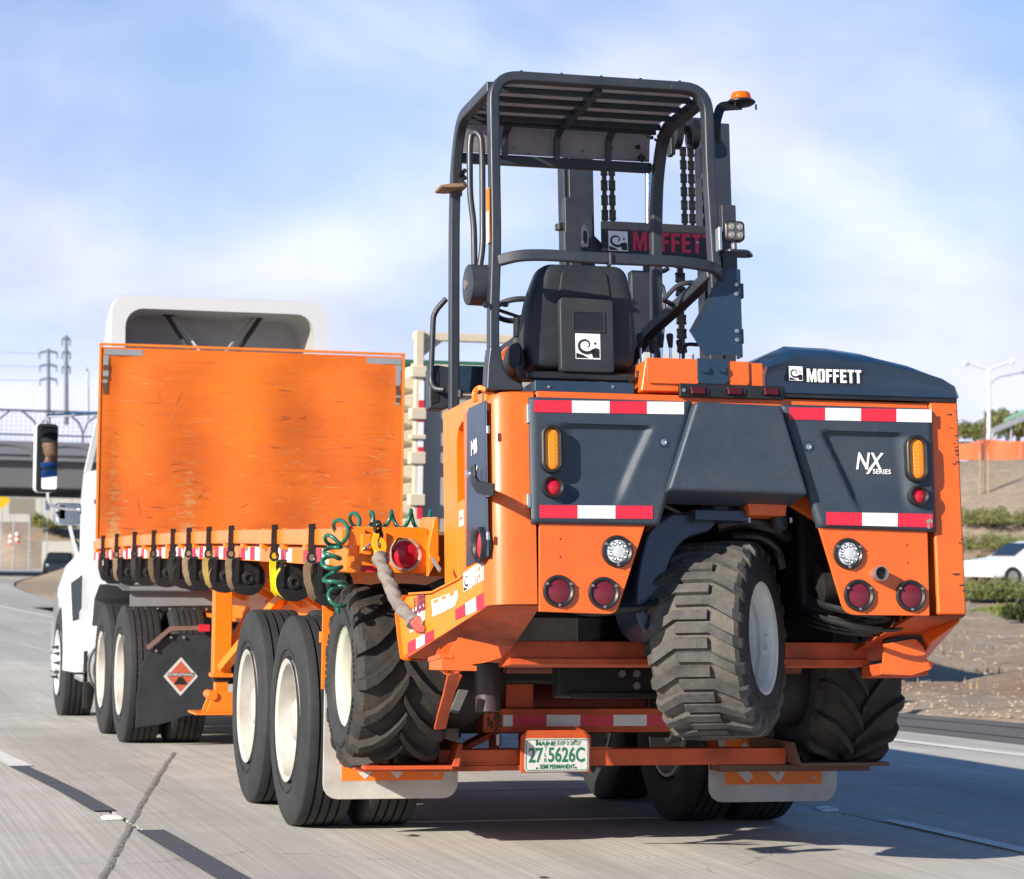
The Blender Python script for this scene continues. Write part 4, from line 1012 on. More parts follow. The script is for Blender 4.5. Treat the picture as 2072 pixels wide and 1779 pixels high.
for y, s_, k in winch_spec:
    if k == 12: s_ = paint('faded_ochre_strap', (.5, .36, .12), .75, dirt=.5, ds=14)
    winch(y, s_, k, 'bright yellow strap' if k == 2 else None)
# rear corner: lamp box, hinge flange
LB = 11.32
def at(x, y, Y=LB): q = P(x, y, Y); return (q.x, q.z)
zt, zl = P(705, 1066, LB).z, P(705, 1160, LB).z
b = B().prism(rrect(P(700, 1110, LB).x, P(866, 1110, LB).x, zl, zt + .002, .018, 3), 'y', LB, LB + .28); LBX = obj('lamp_box', b, T_SUN_ORANGE, TR, bevel=.008)
lx, lz = at(819.7, 1122.8); lamp((lx, LB, lz), (0, -1, 0), .076, REDL, LBX, 'tail_lamp', ring=paint('pitted_chrome_ring', (.72, .52, .40), .35, metal=.5, dirt=.3), ri=.78, lift=.014, dome=.012)
b = B().prism([at(866, 1168, LB - .04), at(888, 1130, LB - .04), at(888, 1050, LB - .04), at(883, 1045, LB - .04), at(877, 1050, LB - .04), at(866, 1105, LB - .04)], 'y', LB - .05, LB + .22); obj('hinge_flange', b, T_SUN_ORANGE, LBX, bevel=.006)
q = at(878, 1131, LB - .05); obj('pivot_pin', B().cyl((q[0], LB - .065, q[1]), (q[0], LB - .03, q[1]), .026, n=14), T_SUN_ORANGE, LBX, bevel=.004)
b = B(); a0, a1 = at(727, 1080), at(760, 1124); b.box(a0[0], a0[0] + .052, LB - .045, LB - .002, a1[1], a0[1]); c0, c1 = at(756, 1076), at(782, 1120); b.box(c0[0], c1[0], LB - .02, LB - .002, c1[1], c0[1]); obj('latch_plate', b, T_SUN_ORANGE, LBX, bevel=.008)
b = B(); q = at(728, 1116); b.tube([(q[0], LB - .03, q[1]), (q[0] + .02, LB - .06, q[1] + .02), (q[0] + .035, LB - .06, q[1] + .035)], .006, 6); obj('latch_handle', b, CHROME, LBX)
b = B(); q0_, q1_ = at(792, 1108), at(808, 1090); b.tube([(q0_[0], LB - .012, q0_[1] - .02), (q0_[0], LB - .02, q0_[1]), (q1_[0] - .01, LB - .02, q1_[1]), (q1_[0] + .01, LB - .012, q1_[1])], .004, 5); obj('wire_clip', b, GRIME, LBX)
q0_, q1_ = at(730, 1144), at(765, 1158); obj('red_reflector', B().box(q0_[0], q1_[0], LB - .004, LB - .0005, q1_[1], q0_[1]), REDT, LBX)
q0_, q1_ = at(708, 1082), at(714, 1110); obj('white_reflector', B().box(q0_[0], q1_[0], LB - .004, LB - .0005, q1_[1], q0_[1]), WHT, LBX)
obj('rear_beam', B().box(XL + .42, XR, LB + .08, LB + .26, 1.22, zt - .03), T_SUN_ORANGE, TR, bevel=.006)
b = B().prism(rrect(XR - .40, XR - .002, zl, zt, .018, 3), 'y', LB, LB + .28); rb_ = obj('lamp_box', b, T_SUN_ORANGE, TR, bevel=.008); lamp((XR - .27, LB, lz), (0, -1, 0), .076, REDL, rb_, 'tail_lamp', ring=ALU, ri=.78, lift=.014, dome=.012)
# low tail: cross bar with tape, bumper beam, plate, wheel shelves
def xz(x, y, Y): q = P(x, y, Y); return q.x, q.z
YB = 11.62
xa, ztp = xz(978, 1434, YB); xb_, zbt = xz(1508, 1485, YB); zbt = xz(978, 1483, YB)[1]
UB = obj('underride_bar', B().box(xa, xb_, YB, YB + .11, zbt, ztp), ORANGE_DIRTY, TR, bevel=.005)
x0_, z0_ = xz(1016, 1470, YB); z1_ = xz(1016, 1447, YB)[1]; xs0 = xz(1018, 1455, YB)[0]; sg = .0 + (xz(1105.5, 1450, YB)[0] - xz(1037, 1450, YB)[0])
tape((xs0, YB - .001, z0_), (xs0 + sg * 6.5, YB - .001, z0_), (xs0, YB - .001, z1_), (xs0 + sg * 6.5, YB - .001, z1_), 7, 1, UB, edges=[0] + [(.28 + k) / 6.5 for k in range(6)] + [1])
b = B(); rr = random.Random(2)
for k in range(26):
    cx_, cz_ = xz(rr.uniform(986, 1012), rr.uniform(1437, 1480), YB); r = rr.uniform(.004, .013)
    b.add([(cx_ + r * math.cos(a) * rr.uniform(.5, 1.4), YB - .0006 - .00004 * k, cz_ + r * math.sin(a) * rr.uniform(.7, 1.6)) for a in [PI * 2 * i / 7 for i in range(7)]], [list(range(7))])
obj('rust_patch', b, paint('rusty_steel', (.14, .05, .025), .85, dirt=.6, dc=(.05, .03, .02), ds=40), UB, smooth=0)
for (px0, px1, y0, y1, nm) in ((1020, 1077, 1322, 1434, 'upright'), (1490, 1540, 1322, 1434, 'upright')):
    a_, c_ = P(px0, y1, YB + .06), P(px1, y0, YB + .06); obj(nm, B().box(a_.x, c_.x, YB + .03, YB + .14, ztp - .004, c_.z + .35), ORANGE_DIRTY, TR, bevel=.004)
YS = 11.50
bl, br_ = xz(888, 1537, YS), xz(1590, 1537, YS); zt2, zb2 = xz(1240, 1516, YS)[1], xz(1240, 1549, YS)[1]
BM = obj('bumper_beam', B().prism(rrect(bl[0], br_[0], zb2, zt2, .012, 3), 'y', YS, YS + .10), ORANGE_DIRTY, TR)
b = B().box(xz(724, 1550, YS)[0], xz(1052, 1550, YS)[0], YS - .01, YS + .42, xz(820, 1561, YS)[1], xz(820, 1550, YS)[1])
b.box(xz(900, 1550, YS)[0], xz(994, 1550, YS)[0], YS - .004, YS + .11, xz(900, 1561.5, YS)[1], xz(900, 1546, YS)[1] + .005)
obj('lower_plate', b, ORANGE_DIRTY, BM, bevel=.003)
zs = xz(820, 1548, YS)[1]
for xa_, xb2 in ((2.44, 2.84), (4.50, 4.94)):
    b = B().box(xa_, xb2, 11.38, 11.98, zs - .012, zs + .006)
    if xa_ < 3: b.hexa([(2.838, 11.38, zs), (2.87, 11.38, zs), (2.87, 11.98, zs), (2.838, 11.98, zs)], [(2.868, 11.40, zs + .10), (2.89, 11.40, zs + .10), (2.89, 11.98, zs + .10), (2.868, 11.98, zs + .10)])
    else: b.hexa([(4.48, 11.38, zs), (4.502, 11.38, zs), (4.502, 11.98, zs), (4.48, 11.98, zs)], [(4.455, 11.40, zs + .10), (4.475, 11.40, zs + .10), (4.475, 11.98, zs + .10), (4.455, 11.98, zs + .10)])
    obj('wheel_shelf', b, SHELF if xa_ > 3 else ORANGE_DIRTY, TR, bevel=.003)
obj('shelf_bar', B().box(4.15, 4.90, YS + .02, YS + .16, zs - .045, zs - .014), SHELF, TR)
b = B().hexa([(2.445, YS - .02, zs + .008), (2.60, YS - .02, zs + .008), (2.60, YS + .03, zs + .008), (2.445, YS + .03, zs + .008)], [(2.465, YS - .02, zs + .024), (2.60, YS - .02, zs + .03), (2.60, YS + .03, zs + .03), (2.465, YS + .03, zs + .024)]); obj('wheel_stop', b, T_SUN_ORANGE, TR)
for px, py0, py1 in ((1000, 1485, 1520), (1060, 1485, 1520), (1445, 1486, 1518)):
    a_, c_ = P(px, py1, YS + .04), P(px, py0, YB + .05); obj('hanger', B().hexa([(a_.x - .02, YS + .02, a_.z), (a_.x + .02, YS + .02, a_.z), (a_.x + .02, YS + .06, a_.z), (a_.x - .02, YS + .06, a_.z)], [(a_.x + .01, YB + .02, c_.z), (a_.x + .05, YB + .02, c_.z), (a_.x + .05, YB + .06, c_.z), (a_.x + .01, YB + .06, c_.z)]), ORANGE_DIRTY, TR)
b = B().cyl(P(1008, 1486, YS + .06), P(1008, 1508, YS + .06), .016, n=8); obj('hanger_bolt', b, STEEL, TR)
b = B().hexa([P(884, 1541, YB)[:], P(905, 1541, YB)[:], (P(905, 1541, YB) + V((0, .1, 0)))[:], (P(884, 1541, YB) + V((0, .1, 0)))[:]], [P(990, 1484, YB + .02)[:], P(1012, 1484, YB + .02)[:], (P(1012, 1484, YB) + V((0, .12, 0)))[:], (P(990, 1484, YB) + V((0, .12, 0)))[:]]); obj('diagonal_brace', b, ORANGE_DIRTY, TR)
# licence plate on its holder
YP = YS - .05
pa, pb = P(1054, 1564, YP), P(1196, 1489, YP); hx = .5 * (pa.x + pb.x)
PH = obj('plate_holder', B().prism([(pa.x, pa.z), (pb.x, pa.z), (pb.x, pb.z), (pb.x - .03, pb.z + .025), (pa.x + .03, pb.z + .025), (pa.x, pb.z)], 'y', YP + .004, YP + .02), ORANGE_DIRTY, TR, bevel=.002)
p0, p1 = P(1061.5, 1561.5, YP), P(1192, 1494, YP); pw, ph_ = p1.x - p0.x, p1.z - p0.z
LP = obj('license_plate', B().prism(rrect(p0.x, p1.x, p0.z, p1.z, .014, 4), 'y', YP, YP + .0035), PLATEW, PH)
b = B(); o_ = rrect(p0.x + .004, p1.x - .004, p0.z + .004, p1.z - .004, .012, 4); i_ = rrect(p0.x + .0075, p1.x - .0075, p0.z + .0075, p1.z - .0075, .009, 4); n_ = len(o_)
b.add([(q[0], YP - .0012, q[1]) for q in o_ + i_], [(k, (k + 1) % n_, n_ + (k + 1) % n_, n_ + k) for k in range(n_)]); obj('plate_border', b, PRINTG, LP, smooth=0)
UX, UZ = (1, 0, 0), (0, 0, 1)
def ptext(s, cx0, cx1, cy0, cy1, bold, mat=PRINTG):     # positions inside the plate in its 555 x 290 drawing
    fx = lambda c: p0.x + pw * (c - 385) / 555; fz = lambda c: p1.z - ph_ * (c - 503) / 290
    text(s, (fx(cx0), YP - .0005, fz(cy1)), UX, UZ, fx(cx1) - fx(cx0), fz(cy0) - fz(cy1), mat, LP, bold)
ptext('MAINE', 478, 650, 528, 566, .03); ptext('EXP·2·28·27', 664, 868, 526, 562, .012)
ptext('27', 416, 540, 582, 716, .02); ptext('5626C', 586, 902, 578, 712, .02); ptext('T', 552, 574, 574, 614, .0); ptext('L', 553, 574, 628, 664, .0); ptext('R', 552, 577, 676, 712, .0)
ptext('SEMI PERMANENT', 512, 818, 730, 770, .03)
for cxx, czz in ((490, 764), (826, 762), (487, 525), (822, 526)):
    q = V((p0.x + pw * (cxx - 385) / 555, YP, p1.z - ph_ * (czz - 503) / 290)); obj('plate_screw', B().lathe([(0, .0045), (.002, .004), (.003, .001)], q, (0, -1, 0), 10), GRIME, LP)
# axles, wheels
for ya in (12.575, 13.75):
    for c in (2.30 + .137, 2.30 + .137 + .325):
        wheel(TR, (c, ya, .505 + dip(ya)), ROADT, spin=ya)
    for c in (4.83 - .137, 4.83 - .137 - .325): wheel(TR, (c, ya, .505 + dip(ya)), ROADT, flip=True, spin=ya)
    obj('axle', B().cyl((2.6, ya, .5), (4.55, ya, .5), .065, n=14), GRIME, TR)
    for xx in (2.98, 4.02):
        obj('air_spring', B().lathe([(0, .10), (.05, .14), (.1, .12), (.15, .14), (.2, .10)], (xx + .02, ya + .25, .58), (0, 0, 1), 18), GRIME, TR)
        obj('trailing_arm', B().box(xx - .03, xx + .06, ya - .55, ya + .35, .45, .55), GRIME, TR, bevel=.01)
obj('air_tank', B().lathe([(-.4, .001), (-.38, .09), (-.33, .12), (.33, .12), (.38, .09), (.4, .001)], (3.55, 12.05, .62), (1, 0, 0), 20), paint('dark_red_tank', (.2, .03, .015), .5, dirt=.6), TR)
for xx in (3.15, 3.85): obj('brake_chamber', B().lathe([(-.1, .06), (-.04, .085), (.04, .085), (.1, .05)], (xx, 12.25, .62), (0, 1, 0), 16), GRIME, TR)
# landing gear
LY = 17.0; lg = lambda x, y, X=2.62: PX(x, y, X)
LGX = 2.62
za, zb_ = .31, 1.22
LG = obj('landing_gear', B().box(LGX, LGX + .115, LY - .06, LY + .06, .50, zb_), T_SUN_ORANGE, TR, bevel=.006)
obj('inner_leg', B().box(LGX + .016, LGX + .098, LY - .044, LY + .044, .33, .50), T_SUN_ORANGE, LG, bevel=.004)
obj('leg_collar', B().box(LGX - .012, LGX + .127, LY - .072, LY + .072, .50, .525), T_SUN_ORANGE, LG, bevel=.003)
obj('leg_collar', B().box(LGX + .004, LGX + .11, LY - .05, LY + .05, .47, .495), GRIME, LG, bevel=.003)
b = B().box(LGX - .13, LGX + .24, LY - .16, LY + .16, .262, .276); b.hexa([(LGX - .05, LY - .1, .276), (LGX + .165, LY - .1, .276), (LGX + .165, LY - .09, .276), (LGX - .05, LY - .09, .276)], [(LGX, LY - .1, .41), (LGX + .115, LY - .1, .41), (LGX + .115, LY - .09, .41), (LGX, LY - .09, .41)])
b.hexa([(LGX - .05, LY + .09, .276), (LGX + .165, LY + .09, .276), (LGX + .165, LY + .1, .276), (LGX - .05, LY + .1, .276)], [(LGX, LY + .09, .41), (LGX + .115, LY + .09, .41), (LGX + .115, LY + .1, .41), (LGX, LY + .1, .41)])
obj('foot', b, T_SUN_ORANGE, LG, bevel=.003)
obj('foot_pin', B().cyl((LGX - .01, LY - .115, .385), (LGX - .01, LY + .115, .385), .03, n=12), T_SUN_ORANGE, LG)
obj('leg_brace', B().bar([(LGX + .06, LY - .05, .56), (3.02, LY - .9, 1.18)], .07, .05), T_SUN_ORANGE, LG, bevel=.005)
obj('brace_inner', B().bar([(LGX + .05, LY + .02, .60), (3.05, LY + .05, 1.20)], .05, .05), T_SUN_ORANGE, LG)
obj('crank_rod', B().bar([(LGX - .25, LY + .7, 1.16), (LGX + .2, LY + .3, 1.14)], .06, .06), T_SUN_ORANGE, LG, bevel=.006)
obj('mounting_bracket', B().box(LGX - .02, LGX + .36, LY - .08, LY + .14, 1.19, 1.27), T_SUN_ORANGE, LG, bevel=.005)
obj('landing_gear', B().box(4.33, 4.45, LY - .06, LY + .06, .30, zb_), T_SUN_ORANGE, TR, bevel=.006)
obj('white_guard_plate', B().prism([(LGX + .20, 1.20), (LGX + .30, 1.20), (LGX + .33, 1.05), (LGX + .25, .80), (LGX + .21, .95)], 'y', LY - .18, LY - .17), WHITE, LG)
# mudflaps
def flap(px0, px1, pyb, pyt, Y, lean, parts_label=None, side=0):
    a_, c_ = P(px0, pyb, Y), P(px1, pyb, Y); zt_ = P(px0, pyt, Y).z
    x0, x1, z0 = a_.x, c_.x, a_.z; r = .07; H_ = zt_ - z0
    pts = [(x0, zt_)] + [(x0 + r - r * math.cos(a), z0 + r - r * math.sin(a)) for a in [rad(q) for q in (0, 22, 45, 68, 90)]] + [(x1 - r + r * math.sin(a), z0 + r - r * math.cos(a)) for a in [rad(q) for q in (0, 22, 45, 68, 90)]] + [(x1, zt_)]
    fo = obj('mudflap', B().prism(pts, 'y', Y, Y + .012), MUDW, TR, bevel=.002)
    s_ = (x1 - x0) * .755; ox, oz = x0 + (x1 - x0) * (.135 if side == 0 else .125), z0 + .085
    q = obj('logo_square', B().box(ox, ox + s_, Y - .0012, Y - .0002, oz, oz + s_), PRINTO, fo, smooth=0)
    d = math.sqrt(.5); u, v = (d, 0, d), (-d, 0, d)
    def lt(s, uu, vv, w_, h): text(s, (ox + s_ * (uu * d - vv * d), Y - .002, oz + s_ * (uu * d + vv * d)), u, v, w_ * s_, h * s_, PRINTWS, q, .085)
    lt('THE', .36, .20, .26, .12); lt('HOME', .17, -.155, 1.02, .31); lt('DEPOT', .395, -.375, .62, .185)
    text('®', (ox + s_ * .90, Y - .002, oz + s_ * .04), UX, UZ, .02, .02, PRINTWS, q)
    # heavy slab feet of the stencil initials reaching the edge of the square
    return fo
PRINTWS = paint('worn_white_print', (.60, .58, .55), .6, dirt=.4, dc=(.45, .4, .35), ds=9)
flap(653, 926, 1618, 1395, 12.02, 0, side=0); flap(1434, 1693, 1624, 1360, 12.02, 0, side=1)
obj('flap_bracket', B().prism([(P(653, 1190, 12.0).x, P(653, 1395, 12.0).z), (P(672, 1190, 12).x, P(653, 1395, 12.0).z), (P(690, 1190, 12).x, P(653, 1360, 12.0).z), (P(692, 1190, 12).x, P(653, 1196, 12.0).z), (P(653, 1190, 12.0).x, P(653, 1194, 12.0).z)], 'y', 11.99, 12.003), T_SUN_ORANGE, TR, bevel=.002)
obj('flap_hanger', B().box(2.36, 3.02, 12.035, 12.075, .90, .95), T_SUN_ORANGE, TR); obj('flap_hanger', B().box(4.25, 4.92, 12.035, 12.075, .90, .95), T_SUN_ORANGE, TR)
# ------------------------------------------------------------------ the tractor
TK = thing('semi_truck', 'white semi truck tractor with hollow roof fairing pulling the orange trailer', 'truck', (3.55, 22, -.2))
gz = lambda y: dip(y)
for ya in (19.40, 20.62):
    for c in (2.30 + .137, 2.30 + .137 + .325): wheel(TK, (c, ya, .50 + gz(ya) - .005), DRIVET, spin=ya)
    for c in (4.79 - .137, 4.79 - .137 - .325): wheel(TK, (c, ya, .50 + gz(ya) - .005), DRIVET, flip=True, spin=ya)
    obj('axle', B().cyl((2.6, ya, .42), (4.5, ya, .42), .09, n=14), GRIME, TK)
    obj('differential', B().lathe([(-.22, .08), (-.1, .2), (.1, .2), (.22, .08)], (3.55, ya, .42), (0, 1, 0), 18), GRIME, TK)
YST = 24.2
STRIM = B().lathe([(-.15, .285), (-.156, .297), (-.15, .283), (-.10, .262), (-.11, .20), (-.145, .17), (-.15, .12), (-.19, .11), (-.20, .07), (-.20, .001), (.0, .001), (.12, .27), (.13, .285)], (0, 0, 0), (1, 0, 0), 36, True).mesh('steer_rim', [WHITE])
def steer(x, flip):
    h = wheel(TK, (x, YST, .48 + gz(YST)), STEERT, STRIM, HUBME, flip)
    M_ = WM[h.name]
    for k in range(10):
        a = 2 * PI * k / 10; c, s_ = .142 * math.cos(a), .142 * math.sin(a)
        obj('lug_nut_spike', B().cyl((-.145, c, s_), (-.205, c, s_), .018, .004, 8), BLACK, h, M=M_)
steer(2.30 + .16, False); steer(4.79 - .16, True)
for xx in (3.08, 3.94): obj('frame_rail', B().box(xx, xx + .09, 18.7, 25.0, .62, .88), GRIME, TK)
obj('fifth_wheel', B().lathe([(0, .45), (.06, .45), (.08, .40)], (3.55, 20.1, .98), (0, 0, 1), 24), GRIME, TK)
# rear fenders over the drive wheels, stainless with a black edge
for sgn in (0, 1):
    x0 = 2.30 if sgn == 0 else 4.17; b = B()
    b.loft([[(x0, y, z), (x0 + .62, y, z), (x0 + .62, y, z + .006), (x0, y, z + .006)] for y, z in ((19.25, 1.02), (19.6, 1.05), (20.3, 1.05), (20.8, 1.04), (21.15, .92), (21.3, .70))])
    obj('fender', b, bpy.data.materials.get('grey_fender_plastic') or paint('grey_fender_plastic', (.16, .17, .18), .6, dirt=.4), TK)
# flat grey quarter plate with riveted black lip that hangs above the drive tyres
b = B().box(2.36, 3.0, 19.30, 19.32, .90, 1.05); fo = obj('fender_plate', b, paint('matte_grey_plate', (.22, .23, .25), .6, dirt=.5), TK)
b = B().bar([(2.33, 19.29, .885), (3.0, 19.29, .90)], .03, .035); obj('fender_lip', b, BLACK, fo)
for k in range(7): obj('rivet', B().lathe([(0, .010), (.006, .008), (.009, .001)], (2.38 + k * .09, 19.272, .888), (0, -1, 0), 8), STEEL, fo)
# mudflap with the diamond badge, hung from an angled holder
FY = 18.80
fq = lambda x, y: P(x, y, FY)
f3 = lambda x, y: (fq(x, y).x, fq(x, y).z)
hold = B().bar([fq(298, 1312), fq(345, 1272), fq(420, 1271)], .03, .045, (0, -1, .1)); HOLD = obj('flap_holder', hold, paint('rusty_pipe', (.22, .13, .11), .6, metal=.3, dirt=.7, ds=12), TK)
obj('red_holder_tip', B().bar([fq(400, 1270.5) + V((0, -.03, 0)), fq(423, 1270.5) + V((0, -.03, 0))], .012, .05), REDT, HOLD)
pts = [f3(x, y) for x, y in ((300, 1322), (345, 1283), (424, 1284), (440, 1290), (447, 1425), (440, 1436), (420, 1442), (372, 1450), (330, 1465), (275, 1473), (276, 1420), (285, 1350))]
TF = obj('mudflap', B().prism(pts, 'y', FY + .01, FY + .022), PLAST, TK, bevel=.002)
def dia(k, t, mat, par):
    c = fq(366, 1369); rx, rz = 34 * k / F_PX * 19.3, 38 * k / F_PX * 19.3
    return obj('badge_diamond', B().prism([(c.x - rx, c.z), (c.x, c.z - rz), (c.x + rx, c.z), (c.x, c.z + rz)], 'y', FY + .01 - t, FY + .0105), mat, par, smooth=0)
dd = dia(1, .003, paint('grey_badge_border', (.55, .55, .55), .5, dirt=.3), TF); d2 = dia(.80, .004, paint('badge_orange_red', (.50, .10, .05), .55, dirt=.4), dd)
c = fq(366, 1369); kx = 1 / F_PX * 19.3
obj('badge_road', B().prism([(c.x - 14 * kx, c.z - 16 * kx), (c.x + 14 * kx, c.z - 16 * kx), (c.x + 4 * kx, c.z - 1 * kx), (c.x - 4 * kx, c.z - 1 * kx)], 'y', FY + .0045, FY + .0065), PRINTB, d2, smooth=0)
obj('badge_band', B().box(c.x - 26 * kx, c.x + 26 * kx, FY + .004, FY + .0066, c.z + .5 * kx, c.z + 7 * kx), paint('badge_dark_band', (.05, .05, .05), .5), d2, smooth=0)
text('INTERNATIONAL', (c.x - 25 * kx, FY + .003, c.z + 1.2 * kx), UX, UZ, 50 * kx, 5 * kx, paint('badge_silver_letters', (.6, .6, .6), .5), d2, .02)
for k, (x, y) in enumerate(((316, 1317), (346, 1290), (372, 1290))):
    q = fq(x, y); obj('bolt', B().lathe([(0, .012), (.01, .01), (.012, .001)], q, (0, -1, 0), 8), STEEL, TF)
# right hand flap
obj('mudflap', B().box(4.15, 4.78, FY + .01, FY + .022, .12, .75), PLAST, TK)
# cab
CABL = 2.42; cl = [(CABL, .55), (CABL, 1.75), (CABL + .03, 1.95), (CABL + .14, 2.75), (CABL + .3, 2.95)]
low = [(CABL, .55), (CABL, 1.75), (CABL + .02, 2.0)]; mir = lambda l: l + [(7.10 - x, z) for x, z in l[::-1]]
b = B().loft([[(x, y, z) for x, z in mir(low)] for y in (21.62, 23.55)]); CAB = obj('cab', b, WHITE, TK, bevel=.02)
top = [(CABL + .135, 2.68), (CABL + .16, 2.78), (CABL + .3, 2.95)]
obj('cab_roof', B().loft([[(x, y, z) for x, z in mir(top)] for y in (21.62, 23.3)]), WHITE, CAB, bevel=.02)
side = lambda x, z: (x if x < 3.5 else x)
up4 = [(CABL + .02, 2.0), (CABL + .135, 2.68)]
obj('rear_wall', B().loft([[(x, y, z) for x, z in mir(up4)] for y in (21.62, 21.68)]), WHITE, CAB)
for s_ in (0, 1):
    X = lambda q: q if s_ == 0 else 7.10 - q
    for y0, y1, t0, t1 in ((21.68, 22.0, 21.68, 22.0), (23.42, 23.54, 23.2, 23.3)):
        b = B().hexa([(X(2.44), y0, 2.0), (X(2.49), y0, 2.0), (X(2.49), y1, 2.0), (X(2.44), y1, 2.0)], [(X(2.555), t0, 2.68), (X(2.605), t0, 2.68), (X(2.605), t1, 2.68), (X(2.555), t1, 2.68)]); obj('window_pillar', b, WHITE, CAB)
    obj('door_handle', B().box(X(2.405), X(2.4195), 22.15, 22.3, 1.7, 1.74), BLACK, CAB)
obj('windscreen', B().hexa([(2.6, 23.50, 2.0), (4.5, 23.50, 2.0), (4.5, 23.52, 2.0), (2.6, 23.52, 2.0)], [(2.66, 23.25, 2.68), (4.44, 23.25, 2.68), (4.44, 23.27, 2.68), (2.66, 23.27, 2.68)]), GLASSD, CAB)
obj('door_stripe', B().box(2.409, 2.4195, 21.75, 21.95, 1.15, 1.55), REDT, CAB); obj('door_vent', B().box(2.405, 2.4195, 21.66, 21.73, 1.25, 1.6), BLACK, CAB)
# roof fairing: a white shell open to the rear, grey inside
FYR = 21.75
fa, fb = P(223, 800, FYR).x, P(660, 800, FYR).x; ft = P(440, 604, FYR).z
def frame(x0, x1, z0, z1, r, y): return [(p[0], y, p[1]) for p in rrect(x0, x1, z0, z1, r, 6, '23')]
i0, i1, it = P(253, 700, FYR).x, P(634, 700, FYR).x, P(440, 630, FYR).z
b = B(); A_ = frame(fa, fb, 2.6, ft, .14, FYR); C_ = frame(i0, i1, 2.6, it, .15, FYR); D_ = frame(i0 + .05, i1 - .05, 2.6, it - .04, .15, FYR + .5)
E_ = [(x, FYR + .10, z) for x, y, z in frame(fa - .004, fb + .004, 2.6, ft + .012, .14, 0)]
Fm = [(lerp(x, 3.4, .06), FYR + .9, z - .06) for x, y, z in E_]; Gm = [(lerp(x, 3.4, .12), FYR + 1.65, lerp(2.6, z, .45)) for x, y, z in E_]
n = len(A_)
b.loft([C_, A_, E_, Fm, Gm], cap=False); FA = obj('roof_fairing', b, WHITE, TK, smooth=50)
b = B(); b.loft([C_, [(x, FYR + .12, z) for x, y, z in C_], D_], cap=False); b.add(D_, [list(range(len(D_)))]); b.loft([[(x, y, z) for x, y, z in C_][:1] * 1 + [(C_[0][0], FYR, 2.6)]] * 1, cap=False) if False else None
FI = obj('fairing_inside', b, GREYIN, FA, smooth=50)
for (xa, ya_, xb_, yb_) in ((337, 638, 385, 712), (530, 638, 480, 712)):
    a_, c_ = P(xa, ya_, FYR + .3), P(xb_, yb_, FYR + .2)
    obj('fairing_strut', B().bar([a_, c_], .035, .03), GRIME, FA); obj('fairing_strut', B().bar([a_ + V((.06 if xa < 400 else -.06, .02, 0)), c_ + V((.09 if xa < 400 else -.09, .02, 0))], .02, .02), GREYIN, FA)
    obj('strut_bracket', B().box(a_.x - .03, a_.x + .06, a_.y - .01, a_.y + .02, a_.z - .01, a_.z + .02), GRIME, FA)
# hood and front fender
def hs(y, x0, zt, zbot, bul):
    l = [(x0, zbot), (x0 - bul * .2, lerp(zbot, zt, .35)), (x0 + .02, lerp(zbot, zt, .62)), (x0 + .18, lerp(zbot, zt, .82)), (x0 + .55, lerp(zbot, zt, .97)), (x0 + .9, zt)]
    return [(x, y, z) for x, z in l] + [(7.10 - x, y, z) for x, z in l[::-1]]
b = B().loft([hs(23.3, 2.62, 1.72, .55, 0), hs(23.6, 2.50, 1.62, .5, .1), hs(24.0, 2.36, 1.54, .62, .25), hs(24.4, 2.36, 1.48, .62, .25), hs(24.8, 2.42, 1.42, .5, .15), hs(25.2, 2.60, 1.3, .3, 0), hs(25.4, 2.8, 1.1, .3, 0)])
HOOD = obj('hood', b, WHITE, TK, smooth=60)
def arch(i, j):                                     # flared wheel arch lip
    a = rad(lerp(-12, 192, i)); r = lerp(.58, .66, j); x = lerp(2.30, 2.40, j)
    return (x, YST + r * math.cos(a), .46 + r * math.sin(a) + (-.1))
obj('wheel_arch', B().shell(arch, 24, 3, (.10, 0, 0)), WHITE, HOOD, smooth=60); obj('wheel_arch_liner', B().loft([[(2.44, YST + r * math.cos(a), .36 + r * math.sin(a)) for r in (.57, .60)] + [(2.9, YST + r * math.cos(a), .36 + r * math.sin(a)) for r in (.60, .57)] for a in [rad(-10 + 200 * i / 16) for i in range(17)]]), BLACK, HOOD)
obj('air_intake', B().prism([(P(145, 1185, 23.4).x - .02, 1.02), (P(165, 1185, 23.4).x, 1.10), (P(172, 1185, 23.4).x, .72), (P(150, 1185, 23.4).x - .02, .68)], 'y', 23.26, 23.30), GLASSD, HOOD)
SK = obj('cab_skirt', B().box(2.40, 4.70, 22.35, 23.42, .30, .80), WHITE, TK, bevel=.04)
obj('fuel_tank', B().lathe([(-.5, .001), (-.49, .25), (-.46, .285), (.46, .285), (.49, .25), (.5, .001)], (2.66, 21.9, .33), (0, 1, 0), 30), paint('brushed_tank', (.55, .55, .54), .35, metal=.7, dirt=.4), TK)
for yy_ in (21.5, 21.72, 22.1): obj('tank_strap', B().lathe([(-.025, .288), (-.025, .296), (.025, .296), (.025, .288)], (2.66, yy_, .33), (0, 1, 0), 30), BLACK, TK)
obj('fuel_tank', B().lathe([(-.5, .001), (-.49, .25), (-.46, .285), (.46, .285), (.49, .25), (.5, .001)], (4.44, 21.9, .33), (0, 1, 0), 30), ALU, TK)
stp = obj('cab_step', B().box(2.33, 2.62, 22.3, 22.9, .20, .235), ALU, TK, bevel=.006)
obj('step_bracket', B().box(2.35, 2.38, 22.3, 22.36, -.02, .46), GRIME, stp); obj('step_plate', B().prism([(2.34, .24), (2.62, .24), (2.62, .48), (2.52, .50)], 'y', 22.30, 22.32), ALU, stp)
for k in range(4): obj('air_line', B().tube(fillet([(2.6 + k * .03, 21.4, 1.0), (2.55 + k * .05, 21.35, .7 - k * .06), (2.75 + k * .06, 21.3, .35), (2.9, 21.2, .2 + k * .05)], .15), .012, 6), BLACK, TK)
